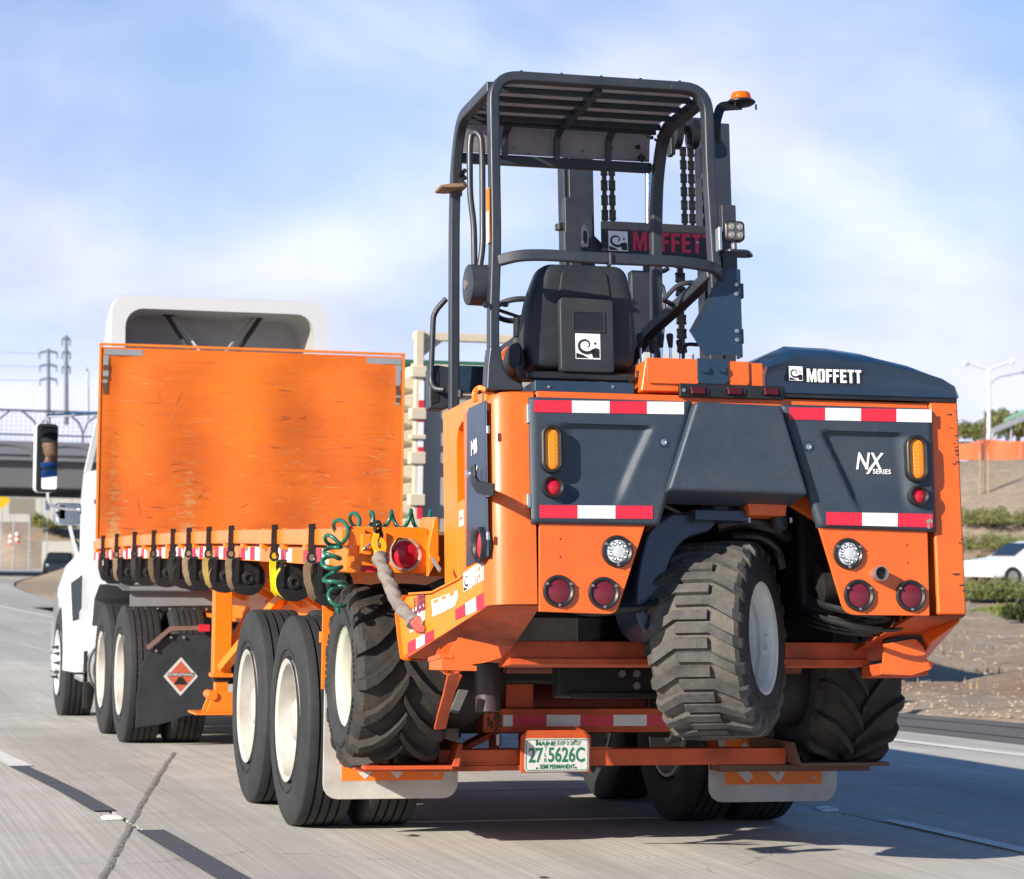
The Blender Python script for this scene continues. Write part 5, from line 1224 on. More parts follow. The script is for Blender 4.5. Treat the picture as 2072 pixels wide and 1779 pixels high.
# mirrors
MY = 23.5
m3 = lambda x, y, Y=MY: P(x, y, Y)
def mr(x0, x1, y0, y1, r):
    a_, c_ = m3(x0, y1), m3(x1, y0); return rrect(a_.x, c_.x, a_.z, c_.z, r, 5)
b = B().loft([[(p[0], MY, p[1]) for p in mr(71, 117, 859, 996, .045)], [(p[0] - .01, MY + .05, p[1]) for p in mr(69, 117, 857, 997, .05)], [(lerp(p[0], 2.2, .15) - .01, MY + .14, lerp(p[1], 2.0, .06)) for p in mr(72, 114, 862, 992, .05)]])
MI = obj('mirror', b, WHITE, TK, smooth=50)
a_, c_ = m3(72.5, 996), m3(118, 858.5)
obj('mirror_bezel', B().prism(rrect(a_.x, c_.x, a_.z, c_.z, .035, 5), 'y', MY - .006, MY + .002), BLACK, MI)
MIRG = flatm('mirror_glass', (.75, .78, .80), .02, 1)
mc = m3(98, 905); MN = V((.262, -.964, .03)).normalized()
def tilted(x0, x1, y0, y1, r, push):                         # glass turned towards the driver's eyes
    pts = mr(x0, x1, y0, y1, r); f_ = lambda p: MY - .034 + push - ((p[0] - mc.x) * MN.x + (p[1] - mc.z) * MN.z) / MN.y
    return B().loft([[(p[0], f_(p), p[1]) for p in pts], [(p[0], f_(p) + .004, p[1]) for p in pts]])
obj('mirror_glass', tilted(81, 116, 864, 948, .02, 0), flatm('tinted_mirror_glass', (.42, .48, .50), .02, 1), MI, smooth=0)
obj('convex_glass', tilted(82, 115, 952, 990, .02, .0), MIRG, MI, smooth=0)
# the driver, whom the camera sees only in that mirror
din = (mc - CC).normalized(); dout = din - MN * 2 * din.dot(MN)
hp = mc + dout * ((2.86 - mc.x) / dout.x)
DRV = thing('person', 'driver in dark cap and blue shirt, seen in the door mirror', 'person', (hp.x, hp.y, hp.z - .6))
HM = Matrix.Translation(hp) @ Matrix.Rotation(math.atan2(-dout.y, -dout.x) - rad(40), 4, 'Z')
ring = lambda z, rx, ry, ox=0: [(ox + rx * math.cos(a), ry * math.sin(a), z) for a in [2 * PI * i / 16 for i in range(16)]]
b = B().loft([ring(-.62, .13, .20), ring(-.45, .13, .21), ring(-.28, .12, .22), ring(-.20, .10, .19), ring(-.165, .065, .08), ring(-.10, .055, .06, .01), ring(-.095, .075, .062, .03), ring(-.06, .092, .07, .02), ring(0, .098, .075, .01), ring(.06, .10, .078, 0), ring(.105, .08, .06, 0), ring(.125, .03, .02, 0)])
b.loft([[(.10, -.014, -.03), (.10, .014, -.03), (.095, .008, .02), (.095, -.008, .02)], [(.128, -.012, -.03), (.128, .012, -.03), (.10, .006, .025), (.10, -.006, .025)]])
obj('body', b, flatm('driver_skin', (.36, .17, .10), .5), DRV, M=HM, smooth=70)
obj('shirt', B().loft([ring(-.63, .14, .21), ring(-.45, .14, .22), ring(-.28, .13, .23), ring(-.20, .112, .20), ring(-.150, .075, .09)]), flatm('blue_shirt_cloth', (.02, .12, .42), .8), DRV, M=HM, smooth=70)
cp = B().loft([ring(.035, .106, .084), ring(.09, .10, .08), ring(.125, .07, .055), ring(.138, .02, .02)]); cp.loft([[(.08, -.07, .04), (.08, .07, .04), (.08, .07, .048), (.08, -.07, .048)], [(.18, -.05, .03), (.18, .05, .03), (.18, .05, .038), (.18, -.05, .038)]])
obj('cap', cp, flatm('dark_cap_cloth', (.015, .02, .03), .8), DRV, M=HM, smooth=60)
ar = B().tube(fillet([m3(95, 858), m3(95, 842), m3(104, 841), m3(150, 839), m3(197, 836, 23.2)], .06), .016, 8); obj('mirror_arm', ar, CHROME, MI)
obj('mirror_arm', B().tube(fillet([m3(96, 997), m3(97, 1020), m3(118, 1028), m3(165, 1032), m3(190, 1034, 23.0)], .08), .013, 8), ALU, MI); obj('arm_clamp', B().cyl(m3(163, 1032), m3(175, 1033), .04, n=12), BLACK, MI); obj('arm_mount', B().box(m3(165, 1030).x, m3(178, 1030).x, MY - .02, MY + .05, m3(165, 1045).z, m3(165, 1016).z), BLACK, MI)
q = m3(139, 1040, 24.6); hm = obj('hood_mirror', B().loft([[(q.x + p[0] * 1.05, 24.6 + dy, q.z + p[1]) for p in rrect(-.135 * k, .13 * k, -.11 * k, .10 * k, .05 * k, 5)] for dy, k in ((-.02, .92), (0, 1), (.06, .95), (.12, .7))]), CHROME, TK, smooth=50)
obj('hood_mirror_glass', B().prism([(q.x + p[0], q.z + p[1]) for p in rrect(-.12, .04, -.09, .085, .04, 5)], 'y', 24.565, 24.58), MIRG, hm)
obj('hood_mirror_arm', B().bar([m3(140, 1060, 24.6), m3(147, 1090, 24.6), m3(162, 1148, 24.6)], .03, .03), WHITE, hm); obj('hood_mirror_brace', B().bar([m3(145, 1085, 24.6), m3(166, 1112, 24.6)], .02, .02), BLACK, hm)
# ------------------------------------------------------------------ the truck-mounted forklift, in its own tipped frame
FR = FK
FL = thing('forklift', 'orange truck-mounted forklift with open cab riding on the trailer tail', 'forklift', M=FK)
def q2(pts, c): return Ls(pts, c)
def plate(name, pts, c, t, mat, par=None, bevel=.004, seg=2): return obj(name, B().prism(Ls(pts, c), 'y', c, c + t), mat, par or FL, bevel=bevel, seg=seg)
def pt(x, y, c): a = L(x, y, c); return V((a[0], c, a[1]))
# main orange weldment ------------------------------------------------
xl, xr, zT, zB = -1.005, 1.038, 1.44, .58
body = B()
rc = .10
outl = [(xl + rc, .0), (xl + rc * .55, .012), (xl + rc * .25, .035), (xl + rc * .06, .07), (xl, .11)]
sec = lambda z: [(x, y, z) for x, y in [(-.815, .0)] + outl + [(xl, .40), (-.80, .40)]]
body.loft([sec(zB), sec(.7), sec(1.40), [(lerp(x, -.8, .05), lerp(y, .2, .05), 1.432) for x, y, z in sec(0)], [(lerp(x, -.8, .12), lerp(y, .2, .12), 1.44) for x, y, z in sec(0)]])
BODY = obj('body', body, ORANGE, FL, smooth=40)
b = B().prism([(.0, zB - .03), (.0, 1.45), (.9, 1.45), (.9, .95), (.45, zB - .03)], 'x', .908, xr); obj('side_column', b, ORANGE, BODY, bevel=.012)
obj('top_frame', B().box(-.80, .9065, .012, .30, 1.38, 1.442), ORANGE, BODY, bevel=.006)
obj('rear_bulkhead', B().box(-.80, .905, .815, .835, .60, 1.40), BLACK, BODY)
# orange hump behind the seat
hp_ = Ls([(1297, 792), (1306, 727), (1545, 735), (1550, 795)], .03)
HUMP = obj('counterweight_hump', B().prism(hp_, 'y', .03, .62), ORANGE, BODY, bevel=.008)
def rplate(name, x0, x1, y0, y1, c, t, r, mat, par):
    a, d = L(x0, y1, c), L(x1, y0, c); return obj(name, B().prism(rrect(a[0], d[0], a[1], d[1], r, 4, '14'), 'y', c, c + t), mat, par, bevel=.002)
rplate('access_plate', 1310, 1413, 727, 775, .02, .009, .015, ORANGE, HUMP); rplate('access_plate', 1474, 1515, 732, 779, .02, .009, .015, ORANGE, HUMP)
BK = rplate('pedestal_plate', 1412, 1474, 727, 776, .014, .014, .02, HOODM, HUMP)
for x in (1426, 1461): q = pt(x, 748, .014); obj('bolt', B().cyl(q, q - V((0, .014, 0)), .017, n=6), HOODM, BK)
lb0, lb1 = L(1376, 803, -.012), L(1586, 781, -.012); LBAR = obj('light_bar', B().box(lb0[0], lb1[0], -.012, .012, lb0[1] + .002, lb1[1] - .002), BLACK, BODY, bevel=.003)
for x in (1412, 1486, 1560):
    q = pt(x, 791.5 + (x - 1412) * .012, -.012); obj('marker_lamp', B().loft([[(q.x - .034, -.012, q.z - .017), (q.x + .034, -.012, q.z - .017), (q.x + .034, -.012, q.z + .017), (q.x - .034, -.012, q.z + .017)], [(q.x - .028, -.03, q.z - .012), (q.x + .028, -.03, q.z - .012), (q.x + .03, -.018, q.z + .015), (q.x - .03, -.018, q.z + .015)]]), bpy.data.materials.get('shaded_red_lens') or flatm('shaded_red_lens', (.06, .008, .014), .35), LBAR, bevel=.002)  # lens red darkened to paint these lamps as if out of the sun
    for s_ in (-1, 1): obj('lamp_clip', B().box(q.x + s_ * .042 - .004, q.x + s_ * .042 + .004, -.018, -.012, q.z - .012, q.z + .012), BLACK, LBAR)
q = pt(1383, 790, -.012); obj('bolt', B().cyl(q, q - V((0, .006, 0)), .008, n=8), STEEL, LBAR)
# engine hood ----------------------------------------------------------
def hsec(y, top, inset, zb0=1.462):
    pts = []
    base = [(.172, 0), (.172, .10), (.185, .155), (.31, .225), (.5, .222), (.66, .205), (.84, .165), (.97, .115), (1.02, .075), (1.036, .01), (1.036, 0)]
    for x, z in base: pts.append((lerp(x, .6, inset), y, zb0 + z * top + (0.035 if False else 0)))
    return pts
HD = obj('engine_hood', B().loft([hsec(-.005, .60, .012), hsec(-.012, .66, .0), hsec(.0, .72, .0), hsec(.05, .86, .015), hsec(.14, 1.0, .03), hsec(.6, 1.06, .03), hsec(1.15, 1.02, .03), hsec(1.3, .8, .06)]), HOODM, FL, smooth=50)
obj('hood_seam', B().box(.178, 1.03, -.006, .0, 1.445, 1.463), BLACK, HD)
obj('hood_grab_rail', B().tube(fillet([(.20, .55, 1.66), (.20, .55, 1.76), (.02, .55, 1.765), (.0, .55, 1.6)], .03), .009, 6), BLACK, FL)
e0 = pt(1597, 770, -.014); emblem(e0, UX, UZ, .060, HD)
w0, w1 = pt(1633, 773, -.014), pt(1742, 745, -.014); block_word('MOFFETT', w0, (1, 0, .005), UZ, w1.x - w0.x, .056, PRINTW, HD)
b = B(); rr = random.Random(77)                      # scuffs along the exposed right corner and column
for k in range(22):
    z = rr.choice((1.38, 1.31, 1.25, 1.18, .86, .70)) + rr.gauss(0, .03); x = xr - abs(rr.gauss(0, .022)) - .002; r = rr.uniform(.003, .011)
    if not .6 < z < 1.43 or x < .95: continue
    b.add([(min(xr - .001, x + r * 1.6 * math.cos(a) * rr.uniform(.4, 1.5)), -.0008 - k * .00002, z + r * .55 * math.sin(a) * rr.uniform(.3, 1.6)) for a in [2 * PI * i / 7 for i in range(7)]], [list(range(7))])
for k in range(16):
    x, z = rr.uniform(-.99, -.85), rr.uniform(.59, .64); r = rr.uniform(.002, .007)
o = obj('scuff_marks', b, SCUFF, BODY, smooth=0); o['kind'] = 'stuff'
# rear doors -------------------------------------------------------------
def door(name, tl, tr_, br_, bl_, rec, side):
    TLq, TRq, BRq, BLq = [V((*L(*p, -.028),)) for p in (tl, tr_, br_, bl_)]
    def surf(i, j):
        a = BLq.lerp(BRq, i).lerp(TLq.lerp(TRq, i), j); d = -.028 + rec(i, j)
        ed = min(i, 1 - i) * (TRq.x - TLq.x), min(j, 1 - j) * (TLq.y - BLq.y)
        for e in ed:
            if e < .012: d += .010 * (1 - e / .012) ** 2
        return (a.x, d, a.y)
    us = 44
    return obj(name, B().shell(surf, us, us, (0, .03, 0)), NAVY, FL, smooth=50)
def recL(i, j):                                        # sunk field bounded above and on the lock side
    x = lerp(0, 1, i); slope = .80 - .16 * (1 - j) * 1.0
    lim = .78 - .22 * (.80 - j) if j < .8 else .78
    a = sstep(lim + .02, lim - .03, x); c_ = sstep(.80, .765, j); dep = .026 * a * c_
    return dep * sstep(.15, .27, x) * sstep(.06, .34, j) 
def recR(i, j): return recL(1 - i, j)
DL = door('rear_door', (1072, 802.3), (1403, 811.8), (1336, 1062.8), (1076.6, 1058), recL, 0)
DR = door('rear_door', (1582.7, 817.7), (1886, 826.2), (1895.3, 1075.4), (1659.5, 1066.8), recR, 1)
yt = -.0295
def dtape(x0, x1, yt0, yt1, yb0, yb1, n, par, damaged=False):
    return tape(pt(x0, yb0, yt), pt(x1, yb1, yt), pt(x0, yt0, yt), pt(x1, yt1, yt), n, 0, par)
dtape(1080.4, 1384, 809.6, 813.6, 834.3, 838.6, 4, DL); dtape(1091.6, 1320.9, 1022, 1023.8, 1048.4, 1050.4, 3, DL)
dtape(1596.7, 1885, 824.3, 828.8, 849, 855.2, 4, DR); dtape(1671.8, 1887.5, 1036, 1040, 1062, 1067.6, 3, DR)
b = B(); rr = random.Random(9)
for k in range(7):
    q = pt(rr.uniform(1876, 1888), rr.uniform(1044, 1066), -.0312); r = rr.uniform(.003, .008); b.add([(q.x + r * math.cos(a) * rr.uniform(.4, 1.4), -.0312 - k * .00005, q.z + r * math.sin(a) * rr.uniform(.5, 2)) for a in [2 * PI * i / 7 for i in range(7)]], [list(range(7))])
obj('scraped_spot', b, [paint('bared_grey_plastic', (.30, .26, .26), .6, dirt=.5)], DR, smooth=0)
def oval_lamp(x0, x1, y0, y1, par):
    a, d = pt(x0, y1, -.03), pt(x1, y0, -.03); w_, h = d.x - a.x, d.z - a.z; cx_, cz_ = (a.x + d.x) / 2, (a.z + d.z) / 2
    st = lambda k, dd: [(cx_ + p[0], -.03 - dd, cz_ + p[1]) for p in rrect(-w_ / 2 + k, w_ / 2 - k, -h / 2 + k, h / 2 - k, w_ / 2 - k - .0002, 8)]
    o = obj('turn_lamp', B().loft([st(0, -.01), st(0, .018), st(.003, .024), st(.010, .026), st(.016, .018), st(.017, .004)]), RUBBERB, par, smooth=50)
    l = obj('amber_lens', B().loft([st(.0165, .002), st(.0175, .012), st(.024, .0145)]), AMBER, o, smooth=40)
    for i in range(2):
        for k in range(9):
            q = (cx_ + (-.009, .009)[i], -.0445, cz_ + (k - 4) * h * .078); obj('led', B().lathe([(0, .0042), (.0012, .003), (.0016, .0005)], q, (0, -1, 0), 8), AMBER, l)
    return o
oval_lamp(1093.5, 1135.5, 860.6, 958.4, DL); oval_lamp(1832.9, 1872.8, 881.9, 976.4, DR)
lamp(pt(1117.5, 986, -.03), (0, -1, 0), .0455, REDL, DL, 'marker_lamp', ri=.66, bolts=0, lift=.024); lamp(pt(1857, 1004, -.03), (0, -1, 0), .0435, REDL, DR, 'marker_lamp', ri=.66, bolts=0, lift=.024)
for x, y, d in ((1343.5, 894.7, DL), (1636.6, 904, DR)):
    q = pt(x, y, -.0285); o = obj('lock', B().lathe([(-.006, .025), (.001, .024), (.0, .017), (-.004, .015), (-.004, .001)], q, (0, -1, 0), 24), HOODM, d); obj('lock_barrel', B().lathe([(-.003, .0125), (.004, .012), (.005, .006), (.002, .005), (.002, .001)], q, (0, -1, 0), 20), ALU, o)
for y0, y1 in ((818, 856), (1000, 1028)): q0, q1 = pt(1066, y1, -.01), pt(1073.5, y0, -.01); obj('hinge', B().box(q0.x, q1.x - .002, -.022, .0, q0.z, q1.z), ALU, DL, bevel=.002)
nx0, nx1 = pt(1732, 948, -.004), pt(1788, 913.5, -.004); text('NX', pt(1732, 950, -.004), UX, UZ, nx1.x - nx0.x, nx1.z - nx0.z - .003, PRINTW, DR, .02, shear=.22)
a0, a1 = pt(1752, 959, -.005), pt(1774, 932, -.005); b = B(); b.add([(a0.x, -.0056, a0.z), (a0.x + .013, -.0056, a0.z), (a1.x + .006, -.0056, a1.z), (a1.x - .007, -.0056, a1.z)], [(0, 1, 2, 3)]); obj('lettering_stroke', b, PRINTW, DR, smooth=0)
s0, s1 = pt(1766, 959, -.005), pt(1802.5, 950, -.005); text('SERIES', s0, UX, UZ, s1.x - s0.x, s1.z - s0.z, PRINTW, DR, .02)
# centre cover ------------------------------------------------------------
o_ = [(1409, 812), (1582, 820), (1637.5, 1001), (1352, 992)]
cv0, cv1 = Ls(o_, -.075), None
def scal(pts, k, dz=0): cx_ = sum(p[0] for p in pts) / 4; cz_ = sum(p[1] for p in pts) / 4; return [(cx_ + (p[0] - cx_) * k, cz_ + (p[1] - cz_) * k + dz) for p in pts]
b = B(); c1 = scal(cv0, 1.0); c2 = scal(cv0, 1.0); c2 = [(x, z - (.028 if k in (2, 3) else 0)) for k, (x, z) in enumerate(c2)]
b.loft([[(x, -.075, z) for x, z in c1], [(x + (0), .16, z) for x, z in c2]]); CV = obj('centre_cover', b, NAVY, FL, bevel=.016, seg=4)
# lower lamp panels -------------------------------------------------------
def rounded_poly(pts, rs, n=4):
    o = []; m = len(pts)
    for i in range(m):
        if rs[i] == 0: o.append(pts[i]); continue
        a, c, d = V(pts[i - 1]), V(pts[i]), V(pts[(i + 1) % m]); s0 = c + (a - c).normalized() * rs[i]; s1 = c + (d - c).normalized() * rs[i]
        for j in range(n + 1): t = j / n; q = s0 * (1 - t) ** 2 + c * 2 * t * (1 - t) + s1 * t * t; o.append((q.x, q.y))
    return o
pl = rounded_poly(Ls([(1091.5, 1052), (1309, 1052), (1247, 1243), (1091.5, 1237.5)], -.008), (0, 0, .035, 0)); PLo = obj('lamp_panel', B().prism(pl, 'y', -.008, .008), ORANGE, FL, bevel=.002)
prr = rounded_poly(Ls([(1655, 1060), (1876.5, 1062), (1881, 1246), (1711, 1244)], -.008), (0, 0, 0, .045)); PRo = obj('lamp_panel', B().prism(prr, 'y', -.008, .008), ORANGE, FL, bevel=.002)
for p, x, y, r, m, nm, leds in ((PLo, 1248.6, 1116, .0655, CLEARL, 'reverse_lamp', 9), (PLo, 1130, 1196.6, .0655, DREDL, 'tail_lamp', 0), (PLo, 1221.5, 1200.4, .0655, DREDL, 'tail_lamp', 0), (PRo, 1715.8, 1120.8, .0655, CLEARL, 'reverse_lamp', 9), (PRo, 1737.3, 1205, .0665, DREDL, 'tail_lamp', 0), (PRo, 1842.4, 1205.8, .0665, DREDL, 'tail_lamp', 0)):
    lamp(pt(x, y, -.008), (0, -1, 0), r, m, p, nm, ri=.72, leds=leds, lift=.014)
q = pt(1773.9, 1162.8, -.008); obj('exhaust_pipe', B().lathe([(-.3, .030), (.055, .030), (.055, .0265), (-.3, .0265)], q, (0, -1, 0), 24, True), STEEL, PRo); obj('exhaust_dark_cap', B().lathe([(.02, .0262), (.03, .0262)], q, (0, -1, 0), 20), GRIME, PRo)  # dark cap added in the mouth paints the bore's inner shade
for x, y, p in ((1134, 1091, PLo), (1134, 1127, PLo), (1836, 1103, PRo), (1836.5, 1139, PRo)): q = pt(x, y, -.0085); obj('drilled_hole', B().lathe([(-.001, .0035), (.0006, .0035)], q, (0, -1, 0), 10), BLACK, p)
# engine bay behind the doors, wheel fork, hoses -----------------------------
ENG = obj('engine_block', B().box(-.30, .80, .84, 1.2, .5, 1.25), GRIME, FL, bevel=.02)
obj('engine_side', B().box(.50, .80, .50, .84, .60, 1.2), GRIME, ENG, bevel=.03); obj('radiator_shroud', B().box(-.78, -.40, .20, .5, .62, 1.1), GRIME, ENG, bevel=.02)
obj('silencer', B().lathe([(-.14, .05), (-.13, .09), (.17, .09), (.18, .05)], (.66, .38, .72), (1, 0, .1), 20), GRIME, ENG)
b = B(); rr = random.Random(12)
for k in range(8):
    z = rr.uniform(.52, .60); y = rr.uniform(.14, .40); b.tube(fillet([(.50, y + .22, z + .05), (.54, y + .06, z + .0), (.66, y + .0, z - .03), (.84, y + .04, z - .03), (.9, y + .2, z + .1)], .1, 4), rr.uniform(.009, .016), 6)
obj('hose_bundle', b, BLACK, FL)
b = B(); 
for k in range(4): b.tube(fillet([(-.75, .1, .60), (-.6, .05, .57 - k * .008), (-.3, .1 + k * .03, .58), (-.15, .3, .7)], .1), .014, 6)
obj('hose_bundle', b, BLACK, FL)
fk = rounded_poly(Ls([(1360, 1036), (1462, 1040), (1440, 1075), (1385, 1090), (1352, 1140), (1346, 1290), (1326, 1294), (1300, 1276), (1284, 1240), (1288, 1165), (1308, 1072)], .20), (0, 0, .03, .05, .06, 0, .02, .03, .04, .06, .05))
FORK = obj('steering_fork', B().prism(fk, 'y', .20, .48), HOODM, FL, bevel=.015, seg=3)
a, d = L(1448, 1044, .14), L(1500, 1018, .14); obj('fork_pivot', B().cyl(((a[0] + d[0]) / 2, .25, a[1] - .01), ((a[0] + d[0]) / 2, .25, 1.10), .075, n=20), HOODM, FORK); obj('fork_cap', B().box(a[0] - .09, d[0] + .03, .14, .4, a[1] - .02, a[1] + .03), HOODM, FORK, bevel=.01)
obj('hydraulic_hose', B().tube(fillet([pt(1450, 1064, .26), pt(1500, 1050, .24), pt(1560, 1062, .24), pt(1590, 1084, .34)], .08), .032, 10), BLACK, FL); obj('hydraulic_hose', B().tube(fillet([pt(1480, 1085, .3), pt(1540, 1084, .28), pt(1575, 1110, .28), pt(1582, 1150, .3)], .06), .02, 8), BLACK, FL)
obj('crossbeam', B().prism(Ls([(1360, 1000), (1640, 1005), (1668, 1062), (1640, 1045), (1600, 1022), (1360, 1012)], .16), 'y', .16, .2), ORANGE, FL, bevel=.003)
a, d = L(1512, 1042, .10), L(1594, 1006, .10); TB = obj('tank_bracket', B().prism([(a[0], d[1]), (a[0] + .012, a[1] + .0), (d[0] - .01, a[1]), (d[0], d[1])], 'y', .10, .22), ORANGE, FL, bevel=.004)
a = pt(1577, 1044, .16); obj('filter_cup', B().lathe([(0, .034), (.05, .034), (.056, .028), (.06, .012), (.068, .010), (.07, .001)], a, (0, 0, -1), 20), PLAST, TB)
for x in (1516, 1600): q = pt(x, 1048, .14); obj('bolt', B().cyl(q, q + V((0, 0, -.02)), .008, n=6), STEEL, TB)
# underside: sloping chin, deck beams --------------------------------------
def hx(lo, hi): return B().hexa(lo, hi)
bl0, bl1 = zB, .40
b = B().loft([[(xl + .01, .07, zB), (-.80, .0, zB - .005), (-.80, .10, zB - .01), (xl + .01, .16, zB)], [(-1.16, .80, .425), (-.80, .62, .39), (-.80, .72, .40), (-1.16, .88, .44)]]); obj('chin_plate', b, CHIN, FL)
b = B().loft([[(.80, .0, zB - .035), (xr - .002, .0, zB - .03), (xr - .002, .1, zB - .03), (.80, .1, zB - .035)], [(.72, .62, .41), (.98, .75, .42), (.98, .85, .42), (.72, .75, .41)]]); obj('chin_plate', b, CHIN, FL)
obj('chassis_beam', B().box(-.80, .80, .50, .62, .40, .475), ORANGE_DIRTY, FL, bevel=.006); obj('chassis_beam', B().box(-.80, .80, .48, .66, .375, .399), ORANGE_DIRTY, FL)
zu = lambda py, y: L(1150, py, y)[1]
obj('underbody', B().box(-.80, .80, .70, 1.25, zu(1332, .7), .46), GRIME, FL, bevel=.01)
obj('underbody', B().box(-.82, .86, 1.25, 1.9, zu(1336, 1.25), .85), GRIME, FL, bevel=.02)
obj('cross_tube', B().cyl((-.6, 1.3, zu(1350, 1.3)), (.8, 1.3, zu(1350, 1.3)), .03, n=12), paint('dark_red_tube', (.16, .03, .015), .5, dirt=.6), FL)
# left side -----------------------------------------------------------------
xs = -1.0
def lx2(pts, c=xs): return [LX(x, y, c) for x, y in pts]
ybk = .765
b = B().prism([(.535, .62), (.765, .60), (.765, 1.47), (.05, 1.44), (.05, 1.36), (.44, 1.375), (.505, 1.355), (.535, 1.30)], 'x', xs - .004, xs + .05); obj('cab_side_frame', b, T_SUN_ORANGE, FL, bevel=.004)  # yellower orange paints the sun onto this side
obj('cab_side_frame', B().box(xs, -.2, ybk - .06, ybk, .9, 1.465), T_SUN_ORANGE, FL, bevel=.004)
obj('inner_panel', B().box(-.90, -.88, .10, .70, .75, 1.40), paint('deep_red_orange_panel', (.55, .05, .012), .5, dirt=.3), FL)
obj('battery_box', B().box(xs - .002, -.90, .30, .535, .62, 1.055), T_SUN_ORANGE, FL, bevel=.008)
a = V((xs - .003, .50, .985)); b = B().box(xs - .0045, xs - .0025, .435, .50, .945, 1.01); lbq = obj('warning_label', b, PRINTW, FL, smooth=0); obj('label_cross', B().box(xs - .0055, xs - .0046, .445, .49, .975, .981), PRINTR, lbq, smooth=0); obj('label_cross', B().box(xs - .0062, xs - .0056, .462, .47, .962, .994), PRINTR, lbq, smooth=0)
# side door standing a little proud, with handle, small lamp and lettering
dq = lx2([(942.6, 1147.5), (985, 1126.5), (981, 809.5), (947, 826), (944, 836)], xs - .012)
SD = obj('side_door', B().prism(dq, 'x', xs - .012, xs - .002), HOODM, FL, bevel=.006)
SU, SV = (0, -1, 0), (0, 0, 1)
mq = LX(954, 923, xs - .013); mq2 = LX(966, 893, xs - .013)
text('M8', (xs - .0132, mq[0], mq[1]), SU, SV, mq[0] - mq2[0], .062, PRINTW, SD, .03); text('NX', (xs - .0132, mq[0], mq[1] - .115), SU, SV, mq[0] - mq2[0], .062, PRINTW, SD, .03, shear=.2)
h0 = [LX(x, y, xs - .050) for x, y in ((958, 942), (959, 972), (966, 986), (983, 991))]
obj('door_handle', B().bar([(xs - .050, h0[0][0], h0[0][1]), (xs - .050, h0[1][0], h0[1][1]), (xs - .045, h0[2][0], h0[2][1]), (xs - .017, h0[3][0], h0[3][1])], .05, .012, (1, 0, 0)), BLACK, SD, bevel=.004)
q = LX(975, 1104, xs - .012); lamp((xs - .012, q[0], q[1]), (-1, 0, 0), .075, REDL, SD, 'side_marker_lamp', ri=.72, bolts=0, lift=.02)
b = B(); rr = random.Random(6)
for k in range(12):
    qq = LX(rr.uniform(956, 966), rr.uniform(1080, 1122), xs - .0125); r = rr.uniform(.02, .06); b.add([(xs - .0126 - k * .00004, qq[0] + r * .8 * math.cos(a) * rr.uniform(.3, 1.3), qq[1] + r * .6 * math.sin(a) * rr.uniform(.3, 1.5)) for a in [2 * PI * i / 8 for i in range(8)]], [list(range(8))])
obj('black_smear', b, PRINTB, SD, smooth=0)
for y in (870, 998, 1085): q = LX(984, y, xs - .017); obj('hinge', B().box(xs - .018, xs - .006, q[0] - .012, q[0] + .002, q[1] - .016, q[1] + .016), ALU, SD, bevel=.002)
q = LX(947, 960, xs - .012); obj('door_latch', B().lathe([(0, .02), (.008, .018), (.01, .001)], (xs - .012, q[0], q[1]), (-1, 0, 0), 16), ALU, SD)
# left arm reaching out to the drive wheel
def armp(x, y):                                       # points on the upright plane from the corner out to the wheel
    n = V((.80, .165, 0)).normalized(); p0_ = V((xs + .0, .10, .6)); d = FKi.to_3x3() @ ray(x, y); return _o + d * ((p0_ - _o).dot(n) / d.dot(n))
ap = [(991, 1223), (824.5, 1332), (816, 1330), (811, 1290), (806, 1240), (822, 1206), (873, 1203), (930, 1174), (951, 1152), (985, 1132)]
A3 = [armp(*p) for p in ap]; nrm = V((.80, .165, 0)).normalized()
ARM = obj('wheel_arm', B().loft([A3, [q + nrm * .03 for q in A3]]), T_SUN_ORANGE, FL, bevel=.004)  # left arm's yellower tone is sunlight put into the colour
lip = [armp(*p) for p in ((985, 1143), (951, 1160), (928, 1182), (873, 1210), (826, 1213))]
obj('arm_flange', B().loft([[q - nrm * .0, q + nrm * .16, q + nrm * .16 + V((0, 0, .008)), q + V((0, 0, .008))] for q in [v + V((0, 0, .02)) for v in lip]]), T_SUN_ORANGE, ARM)
obj('arm_front_edge', B().loft([[q - nrm * .014 , q + nrm * .14, q + nrm * .14 + V((0, .012, 0)), q - nrm * .014 + V((0, .012, 0))] for q in [armp(*p) for p in ((822, 1204), (806, 1240), (811, 1290), (817, 1332), (826, 1336))]]), T_SUN_ORANGE, ARM)
obj('arm_base', B().loft([[armp(824, 1333), armp(991, 1224), armp(991, 1224) + V((.2, .05, -.01)), armp(824, 1333) + V((.32, -.02, -.02))], [q + V((0, .01, .012)) for q in (armp(824, 1333), armp(991, 1224), armp(991, 1224) + V((.2, .05, -.01)), armp(824, 1333) + V((.32, -.02, -.02)))]]), ORANGE_DIRTY, ARM)
ao_ = -nrm * .0015
def atape(a, c, d, e, n, first): tape(armp(*a) + ao_, armp(*c) + ao_, armp(*d) + ao_, armp(*e) + ao_, n, first, ARM)
tape(armp(923, 1255) + ao_, armp(986.5, 1227) + ao_, armp(922, 1234) + ao_, armp(985, 1195) + ao_, 3, 0, ARM)
tape(armp(826, 1324) + ao_, armp(878, 1293) + ao_, armp(826, 1301) + ao_, armp(878, 1274) + ao_, 3, 0, ARM)
su_ = (armp(985, 1160) - armp(940, 1184)).normalized(); block_word('MOFFETT', armp(949, 1190) + ao_, su_, UZ, (armp(981, 1173) - armp(949, 1190)).length, .075, PRINTW, ARM); emblem(armp(939, 1198) + ao_, su_, UZ, .075, ARM)
b = B()
o_ = armp(876, 1239) + ao_ * 2
lq = [armp(*p) for p in ((876, 1232), (874, 1215), (926, 1195), (926, 1212), (921, 1227), (877, 1248))]
obj('white_label', B().loft([[q + ao_ * 2 for q in lq], lq]), PRINTW, ARM, smooth=0)
